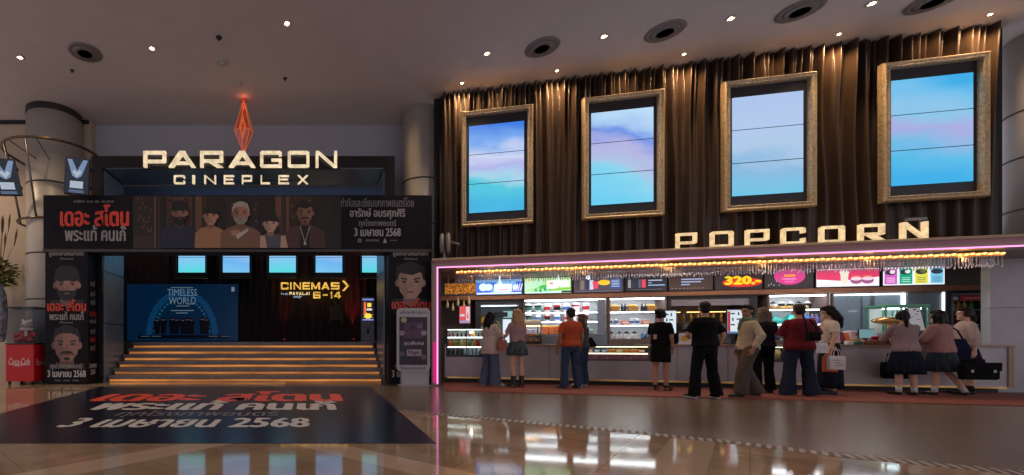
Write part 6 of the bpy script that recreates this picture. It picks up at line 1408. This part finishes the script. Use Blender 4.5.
    # --- shoes
    if shoes:
        m, o = shoes
        for q, sx in (('L', -1), ('R', 1)):
            a_ = J['ank' + q]; fd = Vector((J['toe' + q].x * .35, J['toe' + q].y, 0)).normalized(); g = a_.z - .085; mb = MB(); hl = o.get('heel', 0)
            h0 = Vector((a_.x, a_.y, g)); toe = h0 + fd * .185
            caps(mb, h0 + Vector((0, -.01, .045 + hl)), h0 + fd * .11 + Vector((0, 0, .040 + hl * .3)), .042, .037); caps(mb, h0 + fd * .09 + Vector((0, 0, .036)), toe + Vector((0, 0, .030)), .034, .028)
            if o.get('boot'): cone(mb, h0 + Vector((0, 0, .04)), h0 + (J['kne' + q] - a_) * o['boot'] + Vector((0, 0, .085)), .047, .056)
            sh = obj('shoe', voxel(mb, 'shoe', .009 * K, m), None, parent=r)
            mb = MB(); P_ = []
            for t, wd in ((-.045, .028), (-.02, .040), (.06, .040), (.13, .042), (.18, .036), (.212, .018)): P_.append((t, wd))
            sd_ = Vector((fd.y, -fd.x, 0)); up_ = [h0 + fd * t + sd_ * w2 for t, w2 in P_] + [h0 + fd * t - sd_ * w2 for t, w2 in P_[::-1]]
            mb.loft([[S(Vector((p.x, p.y, g + .001))) for p in up_], [S(Vector((p.x, p.y, g + .018))) for p in up_]])
            if hl: mb.cyl(S(h0 + Vector((0, 0, .002)) - fd * .02), S(h0 + Vector((0, 0, .04 + hl)) - fd * .02), .012 * K, .022 * K, 8)
            obj('sole', mb, o.get('sole', m), parent=sh)
    # --- hair
    if hair:
        mb = MB(); e = lambda c, rr, M=HM: mb.ell(hp(c), Vector(rr) * K, 18, 12, M)
        e((0, -.024, .042), (.083, .096, .090)); e((0, -.05, -.01), (.074, .062, .075))
        if hair == 'short': e((0, .03, .088), (.064, .055, .036))
        if hair == 'fade': pass
        if hair in ('long', 'blonde', 'bob', 'tail', 'bun', 'fringe'): e((0, .035, .085), (.068, .055, .034)); [e((sx * .066, .0, -.0), (.022, .055, .07)) for sx in (-1, 1)]
        if hair == 'long' or hair == 'blonde':
            ln = .36 if hair == 'long' else .34
            for x in (-.062, -.022, .022, .062):
                p0 = hc + HM @ Vector((x, -.07, .0)); p1 = hc + HM @ Vector((x * 1.25, -.10, -.16)); p2 = Vector((p1.x * 1.0, p1.y - .015, p1.z - (ln - .18) - .02 * cos(x * 60))); caps(mb, p0, p1, .042, .044); caps(mb, p1, p2, .042, .020)
            for sx in (-1, 1): caps(mb, hc + HM @ Vector((sx * .075, -.01, 0)), hc + HM @ Vector((sx * .085, -.03, -.16)), .028, .03)
        if hair in ('bob', 'fringe'):
            ln = .12 if hair == 'bob' else .17
            for x in (-.07, -.03, .03, .07): caps(mb, hc + HM @ Vector((x, -.06, .0)), hc + HM @ Vector((x * 1.1, -.075, -ln)), .045, .036)
            for sx in (-1, 1): caps(mb, hc + HM @ Vector((sx * .078, .005, .02)), hc + HM @ Vector((sx * .084, -.005, -ln)), .028, .026)
        if hair == 'bun': e((0, -.145, .06), (.058, .055, .05)); e((0, -.10, .055), (.05, .045, .045)); e((0, .02, .085), (.074, .07, .04))
        if hair == 'tail':
            p0 = hc + HM @ Vector((0, -.115, .03)); p1 = hc + HM @ Vector((.015, -.15, -.09)); p2 = Vector((p1.x + .02, p1.y + .0, p1.z - .17)); caps(mb, p0, p1, .034, .034); caps(mb, p1, p2, .033, .010)
        obj('hair', voxel(mb, 'hair', .010 * K, hairm, 2, .004), None, parent=r)
    r['_k'] = K
    return r, (lambda p: S(B(p))), J, K
def on_person(r, p): 
    return Vector(r.location) + Matrix.Rotation(r.rotation_euler.z, 3, 'Z') @ Vector(p)
CZ = .013                                     # top of the carpet
def stand(u, v, z=CZ): p = fl(u, v); p.z = z; return p
SK1, SK2, SK3 = skin_mat('warm', (190, 140, 112)), skin_mat('light', (208, 164, 138)), skin_mat('tan', (158, 110, 84))
HB, HBR, HBL, HRD = mat('hair_black', (.009, .007, .007), .6, var=.3, scale=50, spec=.2), mat('hair_dark_brown', (.022, .014, .010), .6, var=.3, scale=50, spec=.2), mat('hair_blonde', (.34, .19, .085), .45, var=.35, scale=40), mat('hair_auburn', (.10, .035, .02), .5, var=.3, scale=50)
DEN, DEND, DENL = cloth('denim', (52, 66, 92)), cloth('denim_dark', (30, 36, 54)), cloth('denim_light', (84, 92, 116))
BLK_ = cloth('black', (11, 11, 13), .9); NAVY = cloth('school_navy', (20, 26, 42)); WHS = mat('shoe_white', srgb(196, 192, 192), .5); BKS = mat('shoe_black', (.012, .011, .012), .35)

# 1 woman with long dark hair, hand at her face
person('woman in pale loose top and wide jeans, hand raised to her face', stand(490.6, 386.3), -70, 1.65, SK1,
       {'elbR': (.20, .10, 1.12), 'wriR': (.07, .17, 1.40), 'elbL': (-.21, .06, 1.08), 'wriL': (.09, .13, 1.12), 'ankL': (-.14, -.06, .085), 'ankR': (.13, .02, .085), 'kneL': (-.13, .0, .49), 'kneR': (.12, .02, .49)}, pitch=6, female=True,
       wear=(('trousers', DENL, {'wide': 1.45, 'ankle': .088, 'drop': .055}), ('shirt', cloth('oatmeal', (188, 168, 158)), {'hem': .74, 'sleeve': .9, 'ease': .035, 'loose': .03})), hair='long', hairm=HB, shoes=(WHS, {}))
# 2 blonde woman
p2, B2_, J2, K2 = person('woman with long blonde hair, grey pink top and short dark skirt, second from the left', stand(517, 387.5), 8, 1.70, SK2,
       {'elbL': (-.22, .06, 1.14), 'wriL': (-.17, .22, 1.10), 'elbR': (.21, .08, 1.15), 'wriR': (.14, .26, 1.14), 'ankL': (-.09, -.02, .085), 'ankR': (.10, -.03, .085)}, female=True,
       wear=(('skirt', plaid_mat('grey', (34, 42, 50), (74, 86, 92), (66, 78, 84)), {'hem': .70, 'r': .225, 'top': 1.05, 'pleat': .014, 'n': 11}), ('shirt', cloth('dusty_pink', (158, 128, 128)), {'hem': 1.0, 'sleeve': .75, 'ease': .014})), hair='blonde', hairm=HBL, shoes=(BKS, {'boot': .42, 'heel': .03}))
# 3 man in orange
person('man in orange T-shirt and blue jeans with his back to us', stand(570.5, 389), 4, 1.70, SK3,
       {'elbL': (-.255, -.02, 1.12), 'wriL': (-.265, .05, .87), 'ankL': (-.15, -.02, .085), 'ankR': (.15, -.03, .085), 'kneL': (-.125, .01, .49), 'kneR': (.12, .015, .49)}, bulk=1.04,
       wear=(('trousers', DEN, {'wide': 1.12, 'ankle': .072}), ('shirt', cloth('orange_red', (172, 76, 44)), {'hem': .90, 'sleeve': .72, 'ease': .02})), hair='fade', hairm=HBR, shoes=(mat('shoe_grey', srgb(70, 70, 84), .6), {}))
# 4 woman beside him
p4, B4, J4, K4 = person('woman with auburn hair in jeans half hidden behind the man in orange', stand(582, 386.8), 28, 1.60, SK1, {'elbR': (.21, .02, 1.13), 'wriR': (.17, .20, 1.16), 'ankR': (.12, .0, .085)}, yaw=15, female=True,
       wear=(('trousers', DEN, {'wide': 1.15, 'ankle': .072}), ('shirt', cloth('slate_grey', (70, 74, 84)), {'hem': .92, 'sleeve': .6, 'ease': .016})), hair='bob', hairm=HRD, shoes=(WHS, {}))
# 5 woman in black dress
person('woman in a short black dress and black heels with hair in a bun', stand(660.5, 390.8), -58, 1.66, SK1,
       {'elbR': (.185, .01, 1.12), 'wriR': (.175, .10, .88), 'elbL': (-.185, .02, 1.12), 'wriL': (-.15, .14, .90), 'ankL': (-.085, -.03, .085), 'ankR': (.09, .02, .085)}, female=True,
       wear=(('skirt', BLK_, {'hem': .60, 'r': .185, 'top': 1.08, 'pleat': .004, 'n': 5, 'fl': 2.2}), ('shirt', BLK_, {'hem': .98, 'sleeve': .75, 'ease': .022, 'name': 'bodice'}), ('patch', cloth('pink_tag', (196, 150, 156)), {'c': (-.05, -.128, 1.13), 'd': (.06, .012, .10), 'name': 'pink_tag'})), hair='bun', hairm=HB, shoes=(BKS, {'heel': .045}))
# 6 man in black
person('man in black T-shirt, black trousers and white soled shoes with his back to us', stand(705, 398.6), -6, 1.70, SK1,
       {'ankL': (-.20, -.03, .085), 'kneL': (-.15, .0, .49), 'ankR': (.16, -.05, .085), 'kneR': (.13, .02, .49), 'elbR': (.27, -.05, 1.12), 'wriR': (.235, .045, .90), 'elbL': (-.25, .06, 1.13), 'wriL': (-.12, .22, 1.10)}, bulk=.95, yaw=-14,
       wear=(('trousers', BLK_, {'wide': 1.18, 'ankle': .080, 'drop': .045}), ('shirt', cloth('black_tee', (10, 10, 12), .9), {'hem': .93, 'sleeve': .8, 'ease': .03, 'loose': .02})), hair='short', hairm=HB, shoes=(mat('shoe_dark', (.02, .02, .022), .5), {'sole': WHS}))
# 7 walking man
person('man in beige jacket, green scarf and brown trousers walking to the left', stand(748, 397.6), 78, 1.66, SK3,
       {'ankL': (-.08, .16, .09), 'kneL': (-.09, .14, .50), 'ankR': (.08, -.20, .10), 'kneR': (.09, -.02, .49), 'elbL': (-.235, -.05, 1.13), 'wriL': (-.23, .06, .90), 'elbR': (.23, -.06, 1.12), 'wriR': (.22, .03, .90)}, yaw=18, bulk=.86,
       wear=(('trousers', cloth('brown', (84, 72, 64)), {'wide': 1.4, 'ankle': .08}), ('shirt', cloth('beige', (172, 158, 138)), {'hem': .88, 'sleeve': 1.9, 'ease': .018, 'loose': .014, 'name': 'jacket'}), ('collar', cloth('sage', (98, 124, 104)), {})), hair='short', hairm=HB, shoes=(BKS, {}))
# 8 dark clothed person behind him
person('person in dark clothes half hidden behind the walking man, holding one arm out', stand(763, 393), -18, 1.66, SK3,
       {'elbR': (.22, .10, 1.18), 'wriR': (.20, .30, 1.22), 'elbL': (-.21, .05, 1.13), 'wriL': (-.16, .2, 1.08)}, wear=(('trousers', BLK_, {'wide': 1.1}), ('shirt', cloth('ink', (24, 24, 32)), {'hem': .93, 'sleeve': .8, 'ease': .022})), hair='fringe', hairm=mat('hair_brown', (.12, .075, .045), .5, var=.3, scale=50), shoes=(BKS, {}))
# 9 man in maroon
p9, B9, J9, K9 = person('man in loose maroon T-shirt and very wide dark jeans, carrying a black camera bag', stand(799, 396.2), -22, 1.69, SK1,
       {'elbR': (.27, .03, 1.14), 'wriR': (.20, .23, 1.05), 'elbL': (-.215, .08, 1.13), 'wriL': (-.10, .24, 1.10), 'ankL': (-.17, -.02, .085), 'ankR': (.15, -.06, .085), 'kneL': (-.13, .01, .49), 'kneR': (.13, .0, .49)}, bulk=.98,
       wear=(('trousers', DEND, {'wide': 1.3, 'ankle': .094, 'drop': .06}), ('shirt', cloth('maroon', (98, 24, 34)), {'hem': .86, 'sleeve': .98, 'ease': .032, 'loose': .024, 'cuff': .060})), hair='short', hairm=HBR, shoes=(mat('shoe_bluegrey', srgb(84, 90, 112), .6), {}))
# 10 woman in white top
p10, B10, J10, K10 = person('woman in white top and long dark skirt looking down beside the man in maroon', stand(829, 394.6), 62, 1.67, SK2,
       {'elbR': (.20, .10, 1.15), 'wriR': (.06, .20, 1.40), 'elbL': (-.215, -.0, 1.12), 'wriL': (-.22, .07, .88)}, pitch=16, female=True,
       wear=(('skirt', cloth('midnight', (24, 28, 44)), {'hem': .12, 'r': .20, 'top': 1.06, 'pleat': .012, 'n': 9, 'fl': 2.5}), ('shirt', cloth('white_tee', (206, 192, 178)), {'hem': 1.0, 'sleeve': .7, 'ease': .018})), hair='long', hairm=HB, shoes=(BKS, {}))
# 11-13 schoolgirls
p11, *_ = person('schoolgirl with ponytail, grey pink cardigan and long navy pleated skirt leaning on the counter', stand(905.5, 395.6), -20, 1.58, SK2,
       {'elbL': (-.19, .22, 1.12), 'wriL': (.0, .40, 1.08), 'elbR': (.24, .22, 1.14), 'wriR': (.12, .42, 1.10), 'ankL': (-.11, -.02, .085), 'ankR': (.13, .0, .085)}, bend=4, yaw=-25, female=True, bulk=1.06,
       wear=(('skirt', NAVY, {'hem': .43, 'r': .235, 'top': 1.02, 'pleat': .022, 'n': 16, 'fl': 1.5}), ('shirt', cloth('cardigan', (150, 128, 126)), {'hem': .88, 'sleeve': 1.85, 'ease': .018, 'loose': .014, 'name': 'cardigan'}), ('socks', cloth('sock_white', (200, 196, 196)), {})), hair='tail', hairm=HB, shoes=(BKS, {}))
p12, *_ = person('schoolgirl with short dark hair, rose pink cardigan and dark plaid skirt leaning on the counter', stand(941, 395.8), 2, 1.58, SK2,
       {'elbL': (-.24, .10, 1.12), 'wriL': (-.12, .32, 1.06), 'elbR': (.23, .14, 1.10), 'wriR': (.08, .36, 1.06), 'ankL': (-.11, .02, .085), 'ankR': (.26, -.16, .10), 'kneR': (.17, .03, .49)}, bend=3, yaw=10, female=True, bulk=1.08,
       wear=(('skirt', plaid_mat('navy', (20, 28, 42), (38, 58, 62), (30, 48, 60)), {'hem': .48, 'r': .225, 'top': 1.02, 'pleat': .02, 'n': 15, 'fl': 1.5}), ('shirt', cloth('rose_cardigan', (166, 124, 116)), {'hem': .86, 'sleeve': 1.85, 'ease': .022, 'loose': .016, 'name': 'cardigan'}), ('socks', cloth('sock_white', (200, 196, 196)), {})), hair='bob', hairm=HB, shoes=(BKS, {}))
p13, B13, J13, K13 = person('schoolgirl in pale blouse with tied back hair, standing sideways rightmost at the counter', stand(965, 394.6), 58, 1.64, SK2,
       {'elbR': (.20, .10, 1.13), 'wriR': (.08, .26, 1.28), 'elbL': (-.22, -.03, 1.12), 'wriL': (-.25, -.0, .87)}, yaw=12, female=True,
       wear=(('skirt', NAVY, {'hem': .46, 'r': .22, 'top': 1.02, 'pleat': .018, 'n': 14}), ('shirt', cloth('pale_blouse', (190, 168, 158)), {'hem': .92, 'sleeve': 1.7, 'ease': .02, 'name': 'blouse'}), ('socks', cloth('sock_dark', (30, 30, 36)), {})), hair='tail', hairm=HBR, shoes=(BKS, {}))
# 14 faint figure in the hall
person('person in brown clothes standing in the dark raised hall below the direction sign', (1.02, 17.2, .986), 160, 1.66, SK3, None, wear=(('trousers', cloth('umber', (66, 54, 46)), {'wide': 1.2}), ('shirt', cloth('khaki', (112, 96, 78)), {'hem': .86, 'sleeve': 1.8, 'ease': .024, 'name': 'jacket'})), hair='short', hairm=HB, shoes=(BKS, {}))

# --- carried things
def bag(name, label, cat, p, rz, w, h, d, m, handle=.12, pats=None, taper=1.0, hm=None):
    r = thing(name, label, cat, p, rz)
    mb = MB(); mb.loft([[(-w / 2 * taper, -d / 2, 0), (w / 2 * taper, -d / 2, 0), (w / 2 * taper, d / 2, 0), (-w / 2 * taper, d / 2, 0)], [(-w / 2, -d / 2, h * .8), (w / 2, -d / 2, h * .8), (w / 2, d / 2, h * .8), (-w / 2, d / 2, h * .8)], [(-w / 2, -d / 3, h), (w / 2, -d / 3, h), (w / 2, d / 3, h), (-w / 2, d / 3, h)]]); obj('bag_body', mb, m, parent=r)
    for y in (-d / 3, d / 3):
        mb = MB(); mb.tube([(w * .25 * cos(pi * k / 10), y, h - .01 + handle * sin(pi * k / 10)) for k in range(11)], .006 if handle < .2 else .011, 6); obj('handle', mb, hm or m, parent=r)
    if pats:
        mb = MB()
        for x, z, dx, dz in pats: mb.bx((x - dx / 2) * w, (x + dx / 2) * w, -d / 2 - .003, -d / 2 - .0005, (z - dz / 2) * h, (z + dz / 2) * h)
        obj('printed_mark', mb, mat('bag_print', srgb(110, 100, 104), .6), parent=r)
    return r
def hand_pt(pr, J, K, q, dz=0): v = J['wri' + q] * K; return on_person(pr, (v.x, v.y, v.z + dz))
h = hand_pt(p10, J10, K10, 'L'); Yh = h.y
bag('shopping_bag', 'white paper shopping bag with print held by the woman in the white top', 'bag', at(836, 369.5, Yh - .16), -.2, .24, .25, .07, mat('paper_white_bag', srgb(206, 196, 196), .6), .14, [(-.1, .7, .4, .05), (0, .5, .3, .05), (.05, .32, .5, .04)], .97)
bag('shopping_bag', 'orange paper shopping bag beside the white one of the woman in the white top', 'bag', at(830, 371.5, Yh - .05), -.2, .20, .28, .07, mat('paper_orange_bag', srgb(214, 96, 46), .6), .12, [(0, .55, .5, .2)], .97)
h = hand_pt(p9, J9, K9, 'R')
bag('white_bag', 'plain white paper bag in the right hand of the man in maroon', 'bag', at(820, 353, h.y - .16), .12, .26, .19, .07, mat('paper_white_bag', srgb(206, 196, 196), .6), .10, None, 1.12)
r = thing('camera_bag', 'black camera bag hanging at the right side of the man in maroon', 'bag', at(813, 341, h.y - .46), -.25)
mb = MB(); mb.rbox(-.09, .09, -.06, .06, 0, .17, .02); obj('bag_body', mb, BLK_, parent=r)
mb = MB(); mb.rbox(-.065, .065, -.08, -.061, .03, .11, .008); obj('front_pocket', mb, BLK_, parent=r)
mb = MB(); mb.tube([(-.08, 0, .16), (-.10, .02, .34), (-.10, .08, .50)], .012, 6); mb.tube([(.08, 0, .16), (.05, .04, .28), (.0, .08, .40)], .012, 6); obj('strap', mb, BLK_, parent=r)
h = hand_pt(p13, J13, K13, 'L')
r = thing('school_bag', 'flat black school bag held by the rightmost schoolgirl', 'bag', at(978.5, 379.6, h.y - .32), WA + .05)
mb = MB(); mb.rbox(-.26, .26, -.06, .06, 0, .30, .02); obj('bag_body', mb, BLK_, parent=r)
mb = MB(); mb.bx(-.265, .265, -.068, -.061, .16, .31); obj('flap', mb, BLK_, parent=r)
for x in (-.16, .16): mb = MB(); mb.bx(x - .02, x + .02, -.075, -.0685, .13, .18); obj('buckle', mb, mat('buckle', (.3, .28, .26), .3, .8), parent=r)
mb = MB(); mb.tube([(-.09, 0, .29), (-.08, 0, .36), (.08, 0, .36), (.09, 0, .29)], .012, 6); obj('handle', mb, BLK_, parent=r)
r = thing('shoulder_bag', 'dark blue shoulder bag between the pink cardigan girl and the rightmost schoolgirl', 'bag', at(957.5, 360, 8.35), -.5)
mb = MB(); mb.loft([[(x, y, 0) for x, y in ((-.10, -.06), (.12, -.06), (.12, .06), (-.10, .06))], [(x, y, .2) for x, y in ((-.13, -.08), (.13, -.08), (.13, .08), (-.13, .08))], [(x, y, .40) for x, y in ((-.11, -.03), (.08, -.03), (.08, .03), (-.11, .03))]]); obj('bag_body', mb, cloth('bag_navy', (24, 30, 58)), parent=r)
mb = MB(); mb.tube([(-.10, 0, .38), (-.13, .03, .55), (-.10, .05, .68), (.02, .04, .56), (.07, 0, .38)], .014, 6); obj('strap', mb, cloth('bag_navy', (24, 30, 58)), parent=r)
r = thing('black_tote', 'black tote bag standing out behind the long skirt of the ponytail schoolgirl', 'bag', W(wp(889, 378.5, .93)[0], .93, wp(889, 378.5, .93)[1]), WA)
mb = MB(); mb.rbox(-.11, .30, -.06, .06, 0, .33, .02); obj('bag_body', mb, BLK_, parent=r)
mb = MB(); mb.tube([(-.05, 0, .32), (-.02, 0, .50), (.14, 0, .50), (.17, 0, .32)], .012, 6); obj('handle', mb, BLK_, parent=r)
r = thing('tan_handbag', 'small tan handbag on the left arm of the blonde woman', 'bag', on_person(p2, (-.34 * K2, .03, .80 * K2)), .1)
mb = MB(); mb.loft([[(x * q, y * .6, z) for x, y in ((-.10, -.06), (.10, -.06), (.10, .06), (-.10, .06))] for q, z in ((.7, 0), (1.05, .06), (1.0, .2), (.8, .24))]); obj('bag_body', mb, mat('tan_leather', srgb(150, 86, 62), .5), parent=r)
mb = MB(); mb.tube([(-.07, 0, .23), (-.06, .02, .36), (.02, .02, .40), (.06, .02, .34), (.07, 0, .23)], .009, 6); obj('handle', mb, mat('tan_leather', srgb(150, 86, 62), .5), parent=r)
r = thing('black_shoulder_bag', 'black shoulder bag at the right side of the auburn haired woman', 'bag', on_person(p4, (.32 * K4, .02, .93 * K4)), .25)
mb = MB(); mb.prism([(-.05, 0), (.13, 0), (.15, .05), (.02, .22), (-.06, .2)], -.06, .06); obj('bag_body', mb, BLK_, parent=r)
mb = MB(); mb.tube([(-.03, 0, .2), (-.08, 0, .36), (-.10, -.02, .46)], .012, 6); obj('strap', mb, BLK_, parent=r)
# ---- camera and view
cd = bpy.data.cameras.new('camera'); cam = bpy.data.objects.new('camera', cd); COL.objects.link(cam)
cam.location = (0, 0, CAMH); cam.rotation_euler = (radians(90), 0, 0)
cd.sensor_width = 36; cd.lens = 36 * F / 1024; cd.shift_x = (512 - U0) / 1024; cd.shift_y = (V0 - 237.5) / 1024; cd.clip_end = 200
SC.camera = cam
vs = SC.view_settings; vs.view_transform = 'Standard'; vs.look = 'None'; vs.gamma = 1; vs.use_curve_mapping = False; vs.exposure = 0.0
